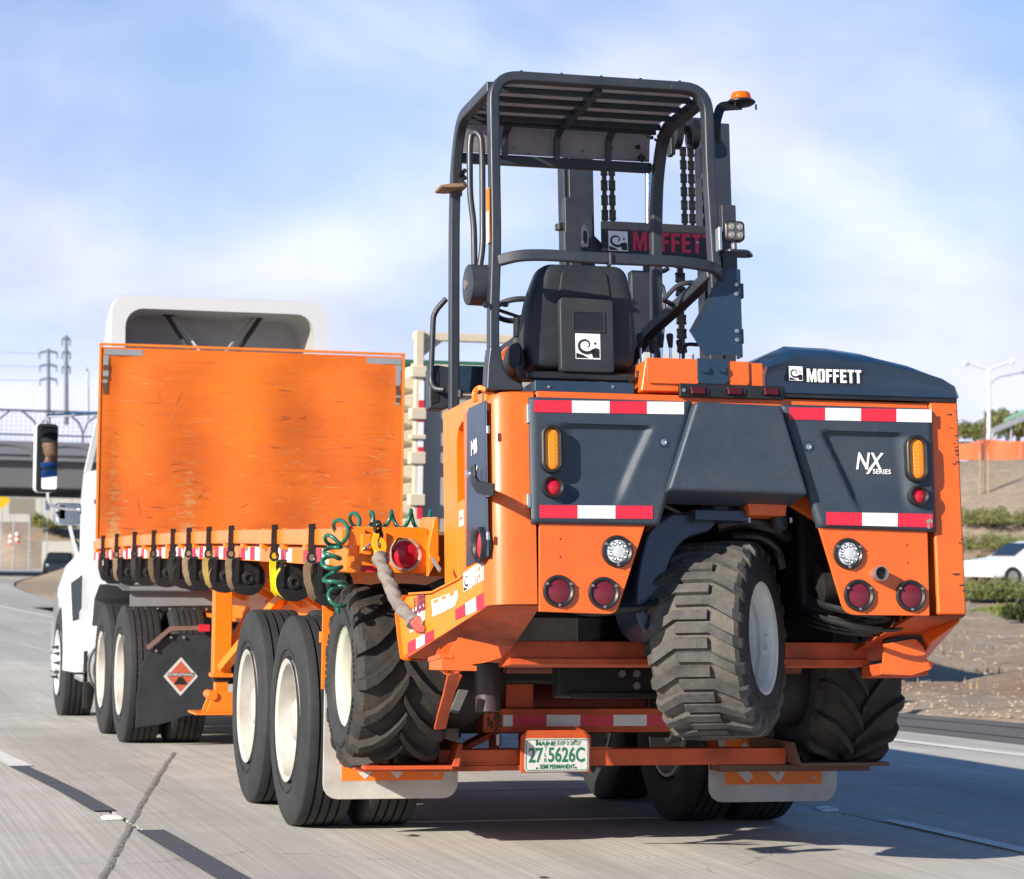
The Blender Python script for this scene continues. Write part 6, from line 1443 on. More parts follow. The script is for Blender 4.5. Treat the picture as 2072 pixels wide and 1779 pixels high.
for k in range(4): c = armp(882 + k * 12, 1234 - k * 5.5); b.add([c + ao_ * 3 + su_ * dx + V((0, 0, dz)) for dx, dz in ((0, -.03), (.02, 0), (0, .03), (-.02, 0))], [(0, 1, 2, 3)])
obj('diamond_pattern', b, paint('pale_grey_diamonds', (.42, .43, .45), .6), ARM, smooth=0)
for k in range(3): c0, c1 = armp(880 + k * 16, 1218 - k * 7), armp(888 + k * 16, 1214.5 - k * 7); obj('label_dash', B().bar([c0 + ao_ * 3, c1 + ao_ * 3], .002, .012), PRINTO, ARM, smooth=0)
lq = [armp(*p) for p in ((831, 1281), (827, 1240), (859, 1218), (860, 1262))]
SK_ = obj('white_label', B().loft([[q + ao_ * 2 for q in lq], lq]), PRINTW, ARM, smooth=0)
lq = [armp(*p) for p in ((838, 1243), (838, 1222), (859, 1221), (861, 1243))]
text('UBB', armp(840, 1246) + ao_ * 3.4, su_, UZ, .11, .075, paint('maroon_print', (.18, .02, .06), .5), SK_, .03)
q0, q1 = armp(887, 1160), armp(900, 1146)
obj('stay_rod', B().bar([armp(880, 1130) + ao_ * 8, armp(896, 1155) + ao_ * 8], .008, .016), STEEL, FL)
# steps under the arms
def step_pair(side):
    if side == 0:
        o1 = Ls([(911, 1322), (914, 1312), (929, 1290), (985, 1302), (1008, 1308), (1014.8, 1330.6), (981, 1341), (952, 1345), (905, 1345), (893, 1330)], .22); c_ = .22
        obj('step', B().prism(rounded_poly(o1, (.015, .015, .0, 0, 0, 0, 0, 0, .02, .02)), 'y', .22, .232), ORANGE, FL, bevel=.001)
        o2 = Ls([(880, 1338), (882, 1322), (894, 1306), (912, 1300), (930, 1295), (930, 1340)], .40)
        obj('step', B().prism(rounded_poly(o2, (0, .03, .03, .02, 0, 0)), 'y', .40, .412), ORANGE, FL, bevel=.001)
        a_, c2 = L(862, 1352, .3), L(962, 1343, .22)
        tr_ = B(); p0_, p1_ = pt(893, 1331, .215), pt(868, 1338, .42); r0_, r1_ = pt(965, 1348, .215), pt(945, 1345, .42)
        tr_.hexa([p0_ - V((0, 0, .05)), r0_ - V((.0, 0, .02)), r1_ - V((0, 0, .02)), p1_ - V((0, 0, .035))], [p0_, r0_, r1_, p1_]); ST = obj('step_tread', tr_, ORANGE, FL, bevel=.002)
        for k in range(8): t = (k + .5) / 8; c = p0_.lerp(p1_, t); obj('tread_tooth', B().hexa([c + V((-.006, -.012, -.001)), c + V((.05, -.012, -.001)), c + V((.05, .012, -.001)), c + V((-.006, .012, -.001))], [c + V((-.004, -.004, .016)), c + V((.05, -.004, .016)), c + V((.05, .004, .016)), c + V((-.004, .004, .016))]), ORANGE, ST)
        for dx, dz in ((896, 1355), (903, 1361), (915, 1362), (930, 1356)): q = pt(dx, dz, .25); obj('step_bolt', B().cyl(q, q + V((0, .08, .02)), .010, n=8), ORANGE, ST)
    else:
        o1 = Ls([(1790, 1302.8), (1851.8, 1292.6), (1863, 1302.8), (1872, 1315), (1876, 1337), (1889.4, 1339), (1886, 1353), (1845, 1366.5), (1783, 1364), (1788, 1337)], .30)
        obj('step', B().prism(rounded_poly(o1, (.0, .015, .02, .02, .015, .01, .01, 0, 0, 0)), 'y', .30, .315), ORANGE, FL, bevel=.001); a_ = pt(1845, 1366, .31); obj('step_tread', B().box(a_.x - .14, a_.x + .08, .316, .52, a_.z, a_.z + .05), ORANGE_DIRTY, FL, bevel=.003)
step_pair(0); step_pair(1)
a_, b_ = pt(1840, 1290, .5), pt(1872, 1272, .4); obj('step_rubber', B().bar([pt(1790, 1306, .35), pt(1852, 1291, .35), pt(1902, 1262, .3)], .03, .05), BLACK, FL, bevel=.005); obj('bolt', B().cyl(pt(1896, 1264, .3), pt(1911, 1263, .3), .006, n=6), BLACK, FL)
b = B().loft([[(.96, .20, .45), (1.03, .05, .53), (1.03, .1, .60), (.96, .5, .60)], [(1.16, .85, .36), (1.2, .8, .42), (1.2, .85, .55), (1.16, 1.0, .55)]]); obj('wheel_arm', b, ORANGE, FL, bevel=.006)
# wheels -----------------------------------------------------------------
def wmesh():
    hp_paths = []; n = 22; pit = 2 * PI / n
    for k in range(n):
        a = k * pit
        hp_paths.append([(-1.0, a - .62 * pit, .24 * pit), (-.86, a - .50 * pit, .24 * pit), (-.36, a, .23 * pit), (.34, a + .03 * pit, .23 * pit)])
        a2 = a + .5 * pit
        hp_paths.append([(-.34, a2 - .03 * pit, .23 * pit), (.36, a2, .23 * pit), (.86, a2 - .50 * pit, .24 * pit), (1.0, a2 - .62 * pit, .24 * pit)])
    t = lug_tyre(.415, .40, .222, hp_paths, .394, 88, True); t.mi = 1; stamp(t, .206, .285, .303, 66, 1); stamp(t, -.206, .285, .303, 66, -1)
    rear = t.mesh('bar_tread_tyre', [TYRE_DUSTY, TYRE_SIDE, TREAD_GROOVE], 30)
    ag = []; n = 15; pit = 2 * PI / n
    for sg in (-1, 1):
        for k in range(n):
            a = k * pit + (.5 * pit if sg > 0 else 0)
            ag.append([(sg * 1.0, a + .62 * pit, .19 * pit), (sg * .86, a + .58 * pit, .19 * pit), (sg * .6, a + .42 * pit, .185 * pit), (sg * .32, a + .10 * pit, .18 * pit), (sg * .10, a - .26 * pit, .16 * pit), (sg * -.04, a - .55 * pit, .14 * pit)])
    t = lug_tyre(.420, .42, .222, ag, .385, 72); t.mi = 1; stamp(t, .217, .30, .318, 66, 1); stamp(t, -.217, .30, .318, 66, -1)
    return rear, t.mesh('lugged_drive_tyre', [TYRE_MUD, TYRE_SIDE], 30)
REART, AGT = wmesh()
def mrim(mat, nm): return B().lathe([(-.19, .222), (-.196, .236), (-.19, .224), (-.172, .208), (-.165, .203), (-.125, .200), (-.12, .207), (-.105, .207), (-.10, .198), (-.05, .196), (-.045, .188), (-.02, .186), (.0, .17), (.0, .08), (-.02, .07), (-.02, .001), (.05, .001), (.05, .19), (.17, .205), (.19, .222)], (0, 0, 0), (1, 0, 0), 44, True).mesh(nm, [mat], 35)
RIMC = mrim(CREAM, 'cream_rim'); RIMI = mrim(ICE, 'pale_rim')
HUBK = B().lathe([(-.06, .001), (-.06, .05), (-.01, .06), (.02, .12), (.1, .12)], (0, 0, 0), (1, 0, 0), 20).mesh('hub_motor', [GRIME])
def fwheel(c, tyre, rim, flip=False, rz=0, spin=0):
    M_ = Matrix.Translation(c) @ Matrix.Rotation((PI if flip else 0) + rz, 4, 'Z') @ Matrix.Rotation(spin, 4, 'X')
    h = obj('wheel', HUBK, None, FL, M=M_); obj('tyre', tyre, None, h, M=M_); obj('rim', rim, None, h, M=M_); return h, M_
fwheel((-1.07, 1.615, .40), AGT, RIMC, spin=.12); fwheel((1.09, 1.615, .40), AGT, RIMC, True, spin=.2)
RWc = V((.075, .37, .470))
RW, RWM = fwheel(RWc, REART, RIMI, True, rad(-35.5), .05)
obj('valve_guard', B().loft([[(-.19 + .02 * k, r * math.cos(a), r * math.sin(a)) for a in [PI * (.9 + .3 * i / 6) for i in range(7)] for r in (.10,)] + [(-.19 + .02 * k, .085 * math.cos(a), .07 * math.sin(a)) for a in [PI * (1.2 - .3 * i / 6) for i in range(7)]] for k in range(2)]), RIMI.materials[0], RW, M=RWM)
b = B(); rr = random.Random(13)
for k in range(170):                                     # straw caught between two bars of the tread
    a = rad(rr.uniform(0, 360)); cxx = -.02 - rr.uniform(-.06, .06); aa = rad(221 + rr.gauss(0, 1.6) + cxx * 22)
    r = .40 + rr.uniform(-.006, .006); c = V((cxx, r * math.cos(aa), r * math.sin(aa))); d = V((rr.gauss(0, 1), rr.gauss(0, .6), rr.gauss(0, .6))).normalized() * rr.uniform(.006, .018); u = d.orthogonal().normalized() * .0022
    b.add([c - d - u, c - d + u, c + d + u, c + d - u], [(0, 1, 2, 3)])
o = obj('straw', b, paint('rust_brown_straw', (.36, .17, .07), .8, dirt=.4, ds=60), RW, M=Matrix.Translation(RWc) @ Matrix.Rotation(rad(-35.5), 4, 'Z') @ Matrix.Rotation(rad(-108), 4, 'X'), smooth=0); o['kind'] = 'stuff'
obj('fork_axle', B().cyl(RWM @ V((.0, 0, 0)), RWM @ V((.30, 0, 0)), .10, n=18), GRIME, FL)
for s_ in (-1, 1): obj('drive_hub', B().lathe([(-.2, .10), (-.1, .19), (-.02, .236), (.15, .236), (.2, .1)], (s_ * .74, 1.615, .40), (s_, 0, 0), 24), GRIME, FL)
obj('axle_beam', B().box(-.6, .6, 1.53, 1.58, .36, .5), GRIME, FL, bevel=.02)
# hanging box and bolts seen under the machine
a_, c_ = L(1130, 1410, .85), L(1345, 1326, .85); UBX = obj('fork_carriage_plate', B().box(a_[0], c_[0] + .25, .85, .95, a_[1], c_[1]), GRIME, FL, bevel=.01); obj('carriage_rail', B().box(a_[0] + .05, c_[0] + .2, .83, .849, a_[1] - .006, a_[1] + .015), BLACK, UBX)
for x, y in ((1257.5, 1363.5), (1287, 1363.5), (1287, 1388)): q = pt(x, y, .85); obj('bolt', B().cyl(q, q - V((0, .014, 0)), .017, n=6), STEEL, UBX)
q0, q1 = pt(902, 1372, .95), pt(888, 1480, 1.1); obj('stay_bar', B().bar([pt(917, 1362, .6), pt(909, 1400, .75), pt(898, 1440, .9), pt(890, 1474, 1.0)], .05, .012, (0, 1, 0)), ORANGE_DIRTY, FL); obj('stay_bar', B().bar([pt(925, 1365, .7), pt(905, 1412, .8)], .04, .012, (0, 1, 0)), ORANGE_DIRTY, FL)
obj('hydraulic_cylinder', B().cyl(pt(985, 1345, 1.0), pt(988, 1440, 1.0), .055, n=18), paint('dark_oily_cylinder', (.05, .03, .03), .4, dirt=.5), FL)
obj('grey_bracket', B().prism(Ls([(930, 1395), (948, 1397), (928, 1442), (912, 1440)], .9), 'y', .9, .93), paint('dull_grey_bracket', (.10, .10, .10), .6, dirt=.5), FL)
# overhead guard ------------------------------------------------------------
GX0, GX1, zr = -.985, -.010, 2.750
px_ = .05
def sq(path, w_, h, name='guard_post', par=None, mat=GUARD, up=(0, 1, 0), bevel=.008): return obj(name, B().bar(path, w_, h, up), mat, par or FL, bevel=bevel, seg=3)
gl, gr = -.955, -.030
hoop = fillet([(-.968, .05, 1.44), (-.968, .05, 1.72), (gl, .04, 2.05), (gl, .04, zr), (gr, .04, zr), (gr, .04, 2.4), (gr + .015, .04, 1.98)], .11, 7)
OG = obj('overhead_guard', B().sweep(hoop, [(-.021, -.030), (.021, -.030), (.021, .030), (-.021, .030)], up=(0, 1, 0)), GUARD, FL, bevel=.009, seg=3)
ft_ = Ls([(985, 788), (987, 740), (992, 700), (1014, 700), (1018, 740), (1030, 765), (1058, 776), (1060, 790)], .01); obj('post_foot', B().prism(rounded_poly(ft_, (0, 0, 0, 0, .02, .03, .01, 0)), 'y', .01, .09), GUARD, OG, bevel=.008)
RS = lambda y: zr - .010 - .01 * y                              # the roof falls towards the mast
sidep = lambda x, zb: fillet([(x, .06, RS(.06) - .03), (x, .57, RS(.57) - .02), (x, .675, 2.54), (x, .715, 2.3), (x, .74, 1.9), (x, .765, zb)], .12, 7)
obj('side_bar', B().sweep(sidep(gl, 1.46), [(-.024, -.021), (.024, -.021), (.024, .021), (-.024, .021)], up=(1, 0, 0)), GUARD, OG, bevel=.008, seg=3)
obj('side_bar', B().sweep(sidep(gr - .01, 1.46), [(-.024, -.024), (.024, -.024), (.024, .024), (-.024, .024)], up=(1, 0, 0)), GUARD, OG, bevel=.008, seg=3)
for k in range(4):
    y = .14 + k * .135; obj('roof_bar', B().box(gl + .028, gr - .034, y - .006, y + .006, RS(y) - .026, RS(y) + .0), GUARD, OG, bevel=.002)
obj('roof_bar', B().hexa([(-.505, .075, RS(.075) - .03), (-.475, .075, RS(.075) - .03), (-.475, .60, RS(.60) - .03), (-.505, .60, RS(.60) - .03)], [(-.505, .075, RS(.075) + .004), (-.475, .075, RS(.075) + .004), (-.475, .60, RS(.60) + .004), (-.505, .60, RS(.60) + .004)]), GUARD, OG, bevel=.002)
obj('front_bar', B().box(gl + .026, gr - .034, .60, .615, RS(.60) - .03, RS(.60) + .0), GUARD, OG, bevel=.004)
obj('lower_front_bar', B().box(gl + .026, gr - .034, .675, .71, 2.555, 2.598), GUARD, OG, bevel=.005)
vis = fillet([(0, .605, RS(.60) - .012), (0, .675, RS(.60) - .03), (0, .692, 2.595)], .06, 8)
def visor(i, j): q = vis[min(len(vis) - 1, int(round(j * (len(vis) - 1))))]; return (lerp(gl + .03, gr - .036, i), q.y + .012, q.z + .012)
obj('roof_sheet', B().hexa([(gl + .03, .072, RS(.072) + .006), (gr - .036, .072, RS(.072) + .006), (gr - .036, .61, RS(.61) + .006), (gl + .03, .61, RS(.61) + .006)], [(gl + .03, .072, RS(.072) + .011), (gr - .036, .072, RS(.072) + .011), (gr - .036, .61, RS(.61) + .011), (gl + .03, .61, RS(.61) + .011)]), POLYC, OG); obj('visor_sheet', B().shell(visor, 1, len(vis) - 1, (0, .005, .004)), POLYC, OG)
for x in (-.735, -.50, -.265): obj('visor_rib', B().sweep([(x, q.y - .012, q.z - .012) for q in vis], [(-.012, -.012), (.012, -.012), (.012, .012), (-.012, .012)], up=(1, 0, 0)), GUARD, OG)
b = B(); rr = random.Random(5)
for (x, y, r) in ((1290, 299, 6), (1297, 320, 9), (1310, 277, 3), (1318, 279, 5), (1326, 284, 4), (1331, 276, 4), (1336, 271, 4), (1040, 300, 2), (1180, 305, 2), (1240, 300, 2)):
    q = pt(x, y, .66); b = B(); b.add([(q.x + r / 480 * math.cos(a) * rr.uniform(.7, 1.2), .655, q.z + r / 480 * math.sin(a) * rr.uniform(.7, 1.2)) for a in [2 * PI * i / 10 for i in range(10)]], [list(range(10))]); obj('grease_spot', b, GRIME, OG, smooth=0)
for k in range(5): q = (lerp(gl + .12, gr - .12, k / 4), .03, zr + .0195); obj('roof_screw', B().cyl(q, (q[0], q[1], q[2] + .008), .006, n=6), BLACK, OG)
# rear guard rail bulging behind the seat
rr_ = [pt(1008, 528, .0), pt(1050, 517, -.04), pt(1100, 516, -.06), pt(1235, 524, -.07), pt(1380, 530, -.05), pt(1440, 540, -.01), pt(1456, 552, .05), pt(1458, 575, .10)]
obj('rear_rail', B().bar(fillet(rr_, .08, 4), .030, .046, (0, 0, 1)), GUARD, OG, bevel=.008, seg=3)
q = pt(1236, 524, -.09); obj('rail_weld', B().box(q.x - .006, q.x + .006, -.094, -.05, q.z - .026, q.z + .027), GUARD, OG, bevel=.004)
# right post lower section with the diagonal brace
sq([(.005, .10, 2.0), (.012, .11, 1.78), (.02, .115, 1.50)], .05, .05, 'post_lower', OG)
sq(fillet([(.0, .10, 1.98), (-.055, .35, 1.90), (-.155, .52, 1.80), (-.245, .72, 1.62), (-.25, .75, 1.45)], .06, 5), .045, .06, 'diagonal_brace', OG, up=(.8, .5, 0))
obj('brace_handle', B().tube(fillet([pt(1403, 572, .22), pt(1385, 573, .22), pt(1368, 579, .25), pt(1345, 604, .28), pt(1344, 608, .3), pt(1362, 617, .38)], .03, 4), .011, 8), GUARD, OG)
# lap bar with its drum
lapx = -1.03
lap = fillet([pt(960, 536, .16), pt(959, 455, .16), pt(951, 395, .16), pt(950.5, 296, .16), pt(953, 272, .16), pt(963, 267, .14), pt(974, 278, .12), pt(976, 320, .12), pt(977, 500, .12), pt(969, 552, .12)], .05, 4)
LAP = obj('lap_bar', B().tube(lap, .0135, 10, up=(0, 1, 0)), GUARD, OG, smooth=60)
dc_ = pt(947, 576.5, .14); obj('pivot_drum', B().lathe([(-.008, .03), (-.004, .078), (.0, .083), (.09, .085), (.095, .08), (.095, .001)], dc_, (1, 0, 0), 36), GUARD, LAP); obj('drum_bolt', B().lathe([(0, .022), (.008, .02), (.010, .001)], dc_ - V((.006, 0, 0)), (-1, 0, 0), 16), paint('worn_bronze_bolt', (.3, .24, .2), .4, metal=.6), LAP)
q = pt(983, 617, .02); obj('post_bolt', B().lathe([(0, .014), (.012, .012), (.014, .001)], q, (0, -1, 0), 12), BLACK, OG); q = pt(1022, 616, .05); obj('knob', B().lathe([(-.02, .008), (.0, .012), (.012, .010), (.015, .001)], q, (1, 0, 0), 12), BLACK, OG)
# stickers on the posts
def sticker(x0, x1, y0, y1, c, par, bands):
    a_, d_ = pt(x0, y1, c), pt(x1, y0, c); b0 = obj('safety_label', B().box(a_.x, d_.x, c - .001, c, a_.z, d_.z), PRINTW, par, smooth=0); h = d_.z - a_.z
    for (f0, f1, m) in bands: obj('label_print', B().box(a_.x + .003, d_.x - .003, c - .0016 - .0002 * f0, c - .0011, a_.z + h * f0, a_.z + h * f1), m, b0, smooth=0)
ORP = flatm('orange_print', (.8, .25, .02), .5)
sticker(915.5, 934.5, 317, 397, .685, OG, ((.02, .18, PRINTB), (.34, .42, PRINTB), (.30, .335, ORP), (.62, .66, ORP), (.66, .74, PRINTB), (.95, .995, PRINTR)))
b = B(); rr = random.Random(14)
for (x, y) in ((925, 333), (924, 362), (927, 358), (925, 381), (922, 384), (930, 379), (921, 338)): q = pt(x, y, .683); b.add([(q.x + rr.uniform(.004, .011) * math.cos(a), .6828, q.z + rr.uniform(.004, .014) * math.sin(a)) for a in [2 * PI * i / 7 for i in range(7)]], [list(range(7))])
obj('label_figure', b, PRINTB, OG, smooth=0)
a_, d_ = pt(985, 487, -.004), pt(991, 376, -.004); obj('post_label', B().box(-.9855, -.9805, .02, .06, a_[2], d_[2]), PRINTO, OG, smooth=0); obj('post_label', B().box(-.9865, -.9858, .02, .06, a_[2], a_[2] + .13), PRINTW, OG, smooth=0)
WG = obj('side_plate', B().prism(Ls([(885, 381), (905, 378), (930, 378), (940, 384), (905, 386), (888, 385)], .66), 'y', .60, .72), paint('tan_rusty_plate', (.28, .17, .10), .6, dirt=.5), OG, bevel=.002); obj('cable_clump', B().tube([pt(936 + 5 * math.cos(k * 1.3), 345 + k * 3, .62 + .02 * math.sin(k * 2)) for k in range(11)], .010, 6), BLACK, WG)
# beacon and work lamp
q = pt(1499, 207, .12); BA = obj('beacon_arm', B().bar(fillet([pt(1448, 290, .10), pt(1449, 245, .10), pt(1458, 216, .11), pt(1478, 214, .12), pt(1500, 213, .12)], .02, 3), .04, .008, (0, 1, 0)), BLACK, OG)
obj('beacon_plate', B().lathe([(-.012, .05), (-.004, .062), (.0, .062), (.006, .055)], q, (0, 0, 1), 24), BLACK, BA)
bm_ = N_ = None
mB, tB, pB = node_mat('beacon_orange_plastic'); pB.inputs['Base Color'].default_value = (.90, .22, .01, 1); pB.inputs['Roughness'].default_value = .18; trB = N(tB, 'ShaderNodeBsdfTranslucent'); trB.inputs[0].default_value = (.95, .25, .01, 1); msB = N(tB, 'ShaderNodeMixShader'); msB.inputs[0].default_value = .5; tB.links.new(pB.outputs[0], msB.inputs[1]); tB.links.new(trB.outputs[0], msB.inputs[2]); tB.links.new(msB.outputs[0], tB.nodes['Material Output'].inputs[0])
obj('beacon_dome', B().lathe([(.0, .044), (.012, .045), (.013, .042), (.026, .041), (.034, .036), (.037, .025), (.038, .001)], q + V((0, 0, .006)), (0, 0, 1), 28), mB, BA, smooth=50); obj('beacon_bolt', B().cyl(q + V((.06, -.02, -.012)), q + V((.06, -.02, -.035)), .004, n=6), BLACK, BA); obj('beacon_bolt', B().cyl(q + V((-.04, -.04, -.012)), q + V((-.04, -.04, -.03)), .004, n=6), BLACK, BA)
obj('beacon_cable', B().tube([pt(1449 + (k % 2) * 4, 250 + k * 5, .10) for k in range(8)], .007, 6), BLACK, BA)
a_ = pt(1468, 512, .0); WPL = obj('lamp_plate', B().prism(rounded_poly([(.01, -.06), (.01, .06), (.14, .06), (.155, .03), (.10, -.06)], (.02, .02, .02, .02, .03)), 'z', a_.z - .004, a_.z + .004), GUARD, OG)
a_, d_ = pt(1468.6, 487, -.06), pt(1506.5, 448, -.06); WL = obj('work_lamp', B().loft([[(p[0], y, p[1]) for p in rrect(a_.x + k, d_.x - k, a_.z + k, d_.z - k, .018, 5)] for y, k in ((-.062, .004), (-.058, .0), (-.03, .0), (-.015, .01))]), BLACK, WPL, smooth=40)
wf = obj('lamp_face', B().prism(rrect(a_.x + .007, d_.x - .007, a_.z + .007, d_.z - .007, .014, 5), 'y', -.0635, -.06), paint('grey_lamp_face', (.07, .075, .08), .3), WL)
for dx in (.28, .72):
    for dz in (.30, .70): obj('lamp_led', B().lathe([(0, .0135), (.003, .013), (.001, .008), (.004, .006), (.005, .001)], (lerp(a_.x, d_.x, dx), -.0635, lerp(a_.z, d_.z, dz)), (0, -1, 0), 16), paint('pale_led_reflector', (.45, .43, .38), .25, metal=.5) if dx < .5 and dz < .5 else bpy.data.materials['pale_led_reflector'], WL)
obj('lamp_bracket', B().box(a_.x - .025, a_.x - .012, -.05, .0, L(1468, 512, 0)[1], a_.z + .06), ALU, WPL, bevel=.002); obj('lamp_stud', B().cyl((a_.x + .04, -.04, a_.z - .03), (a_.x + .04, -.04, a_.z), .01, n=8), STEEL, WPL)
# steel shield plate on the right
shp = Ls([(1468, 543), (1497.3, 545), (1502.4, 719), (1426, 719), (1397, 671.5)], .06); SH = obj('shield_plate', B().prism(shp, 'y', .06, .067), HOODM, FL, bevel=.0015)
obj('shield_flange', B().box(shp[2][0] - .004, shp[2][0] + .004, .067, .12, shp[3][1], shp[1][1]), HOODM, SH); obj('shield_edge', B().bar([(shp[0][0], .062, shp[0][1]), (shp[4][0], .062, shp[4][1])], .012, .006, (0, 1, 0)), GUARD, SH)
for x, y in ((1489, 576), (1489.5, 595), (1491, 670), (1491.5, 688)): q = pt(x, y, .06); obj('bolt', B().lathe([(0, .010), (.006, .009), (.008, .001)], q, (0, -1, 0), 10), STEEL, SH)
for y0, y1 in ((574, 603), (666, 695)): a_, d_ = pt(1498, y1, .07), pt(1504, y0, .07); obj('hinge_tab', B().box(a_.x, d_.x, .068, .10, a_.z, d_.z), GUARD, SH)
a_, d_ = pt(1436, 760, .03), pt(1462, 719, .03); obj('pedestal', B().box(a_.x, d_.x, .016, .07, a_.z, d_.z), GUARD, SH, bevel=.004)
for x, y, r in ((1436, 662, 14), (1446, 668, 9), (1430, 674, 8)): pass
# operator's seat
def sq_sec(pts, y, k, dz=0):
    cx_ = sum(p[0] for p in pts) / len(pts); cz_ = sum(p[1] for p in pts) / len(pts); return [(cx_ + (p[0] - cx_) * k, y, cz_ + (p[1] - cz_) * k + dz) for p in pts]
sp = rounded_poly(Ls([(1096, 531), (1266, 537), (1282, 600), (1291, 690), (1282, 752), (1070, 752), (1058, 690), (1068, 600)], .16), (.05, .05, .08, .06, .03, .03, .06, .08), 5)
SEAT = obj('seat', B().loft([sq_sec(sp, .135, .72), sq_sec(sp, .135, .88), sq_sec(sp, .15, .95), sq_sec(sp, .18, .99), sq_sec(sp, .23, 1.0), sq_sec(sp, .27, .97)]), PLAST, FL, smooth=60)
cp_ = rounded_poly(Ls([(1136, 545), (1228, 547), (1236, 600), (1238, 756), (1136, 756), (1130, 600)], .13), (.03, .03, .03, 0, 0, .03)); obj('back_panel', B().loft([sq_sec(cp_, .138, 1.0), sq_sec(cp_, .128, .95)]), PLAST, SEAT, smooth=30)
a_, d_ = pt(1133, 753, .1), pt(1239, 607, .1); DB = obj('document_box', B().prism(rrect(a_.x, d_.x, a_.z, d_.z, .018, 4), 'y', .085, .13), PLAST, SEAT, bevel=.008, seg=3)
a1_, d1_ = pt(1160, 670, .085), pt(1222, 632, .085); obj('box_window', B().box(a1_.x, d1_.x, .0835, .0849, a1_.z, d1_.z), BLACK, DB, smooth=0)
fo_ = B(); fo_.bar([(a1_.x, .083, a1_.z), (d1_.x, .083, a1_.z), (d1_.x, .083, d1_.z), (a1_.x, .083, d1_.z)], .006, .004, (0, 1, 0), True); obj('window_frame', fo_, PLAST, DB)
a2_, d2_ = pt(1165, 726, .084), pt(1214, 675, .084); em = emblem((a2_.x, .0845, a2_.z), UX, UZ, d2_.x - a2_.x, DB)
for x in (1158, 1192, 1224): q = pt(x, 606, .1); obj('box_hinge', B().cyl(q - V((.012, 0, 0)), q + V((.012, 0, 0)), .008, n=10), BLACK, DB)
obj('seat_cushion', B().box(-.83, -.34, .25, .72, 1.60, 1.72), PLAST, SEAT, bevel=.03, seg=3)
a_, d_ = pt(1064, 775, .1), pt(1290, 752, .1); obj('seat_frame', B().box(a_.x + .01, d_.x - .01, .10, .14, a_.z + .02, d_.z - .01), BLACK, SEAT, bevel=.008); a_, d_ = pt(1083, 791, .06), pt(1283, 775, .06)
sb_ = obj('seat_base', B().box(a_.x, d_.x, .06, .5, a_.z - .002, d_.z), HOODM, SEAT, bevel=.004)
for x in (1110, 1240): q = pt(x, 783, .06); obj('bolt', B().lathe([(0, .007), (.004, .006), (.005, .001)], q, (0, -1, 0), 8), STEEL, sb_)
for x in (1095, 1180, 1262): q = pt(x, 771, .12); obj('seat_slide', B().cyl(q - V((.03, 0, .012)), q + V((.03, 0, -.004)), .012, n=8), GRIME, SEAT)
obj('seat_lever', B().tube([pt(1290, 750, .1), pt(1292, 765, .1), pt(1275, 770, .08)], .008, 6), BLACK, SEAT)
ab = rounded_poly(Ls([(1028, 703), (1044, 692), (1054, 704), (1060, 740), (1058, 752), (1042, 752), (1022, 735)], .16), (.02,) * 7); obj('buckle_housing', B().prism(ab, 'y', .14, .28), PLAST, SEAT, bevel=.012, seg=3); obj('orange_tab', B().prism(Ls([(1014, 716), (1028, 700), (1030, 708), (1020, 730)], .2), 'y', .2, .26), ORANGE, SEAT); obj('belt_arm', B().tube(fillet([pt(1050, 742, .12), pt(1052, 755, .12), pt(1060, 768, .12)], .02), .014, 8), BLACK, SEAT)
# steering wheel, levers, console
c = V((-.70, .62, 1.90)); SW = obj('steering_wheel', B().tube([c + V((.105 * math.cos(a), .105 * math.sin(a) * .85, -.03 * math.sin(a) + .0)) for a in [2 * PI * i / 28 for i in range(28)]], .0125, 8, True), PLAST, FL, smooth=60); obj('steering_column', B().cyl(c + V((0, .0, -.03)), c + V((.02, .14, -.45)), .022, n=12), BLACK, SW); obj('wheel_spoke', B().bar([c + V((-.10, 0, 0)), c + V((0, 0, -.03)), c + V((.10, 0, 0))], .02, .01), BLACK, SW)
CONS = obj('lever_console', B().box(-.30, -.02, .28, .55, 1.42, 1.60), PLAST, FL, bevel=.01)
for k, (x, yt_, yb) in enumerate(((1296, 678, 722), (1320, 690, 724), (1338, 678, 724), (1357, 678, 726), (1377, 690, 727))):
    t_, b_ = pt(x - 2, yt_, .32), pt(x + 1.5, yb, .32); lv = obj('control_lever', B().cyl(b_ - V((0, 0, .08)), t_, .0065, n=8), CHROME, CONS); d = (t_ - b_).normalized(); obj('lever_knob', B().lathe([(-.006, .007), (-.002, .0095), (.04, .015), (.05, .0155), (.056, .010), (.057, .001)], t_ - d * .05, d, 14), PLAST, lv)
# mast -------------------------------------------------------------------------
ym = 1.16
def mbox(name, x0, x1, y0, y1, c, dp, mat=GUARD, par=None, bev=.004): a_, d_ = pt(x0, y1, c), pt(x1, y0, c); return obj(name, B().box(a_.x, d_.x, c, c + dp, a_.z, d_.z), mat, par or FL, bevel=bev)
MAST = mbox('mast', 1164, 1200, 318, 1010, ym + .06, .12); mbox('mast_channel', 1153, 1164, 318, 1010, ym + .08, .10, BLACK, MAST); mbox('mast_channel', 1448, 1476, 250, 1010, ym, .16, GUARD, MAST); mbox('mast_channel', 1438, 1447, 300, 1010, ym + .04, .10, BLACK, MAST)
mbox('inner_mast', 1288, 1316, 548, 1000, ym - .03, .06, GUARD, MAST); mbox('inner_mast', 1316, 1322, 560, 1000, ym, .04, BLACK, MAST)
mbox('mast_post', 1145, 1198, 401, 512, ym - .05, .05, GUARD, MAST); mbox('mast_post', 1464, 1489, 415, 545, ym - .04, .05, GUARD, MAST); mbox('mast_foot', 1143, 1180, 470, 508, ym - .08, .03, GUARD, MAST)
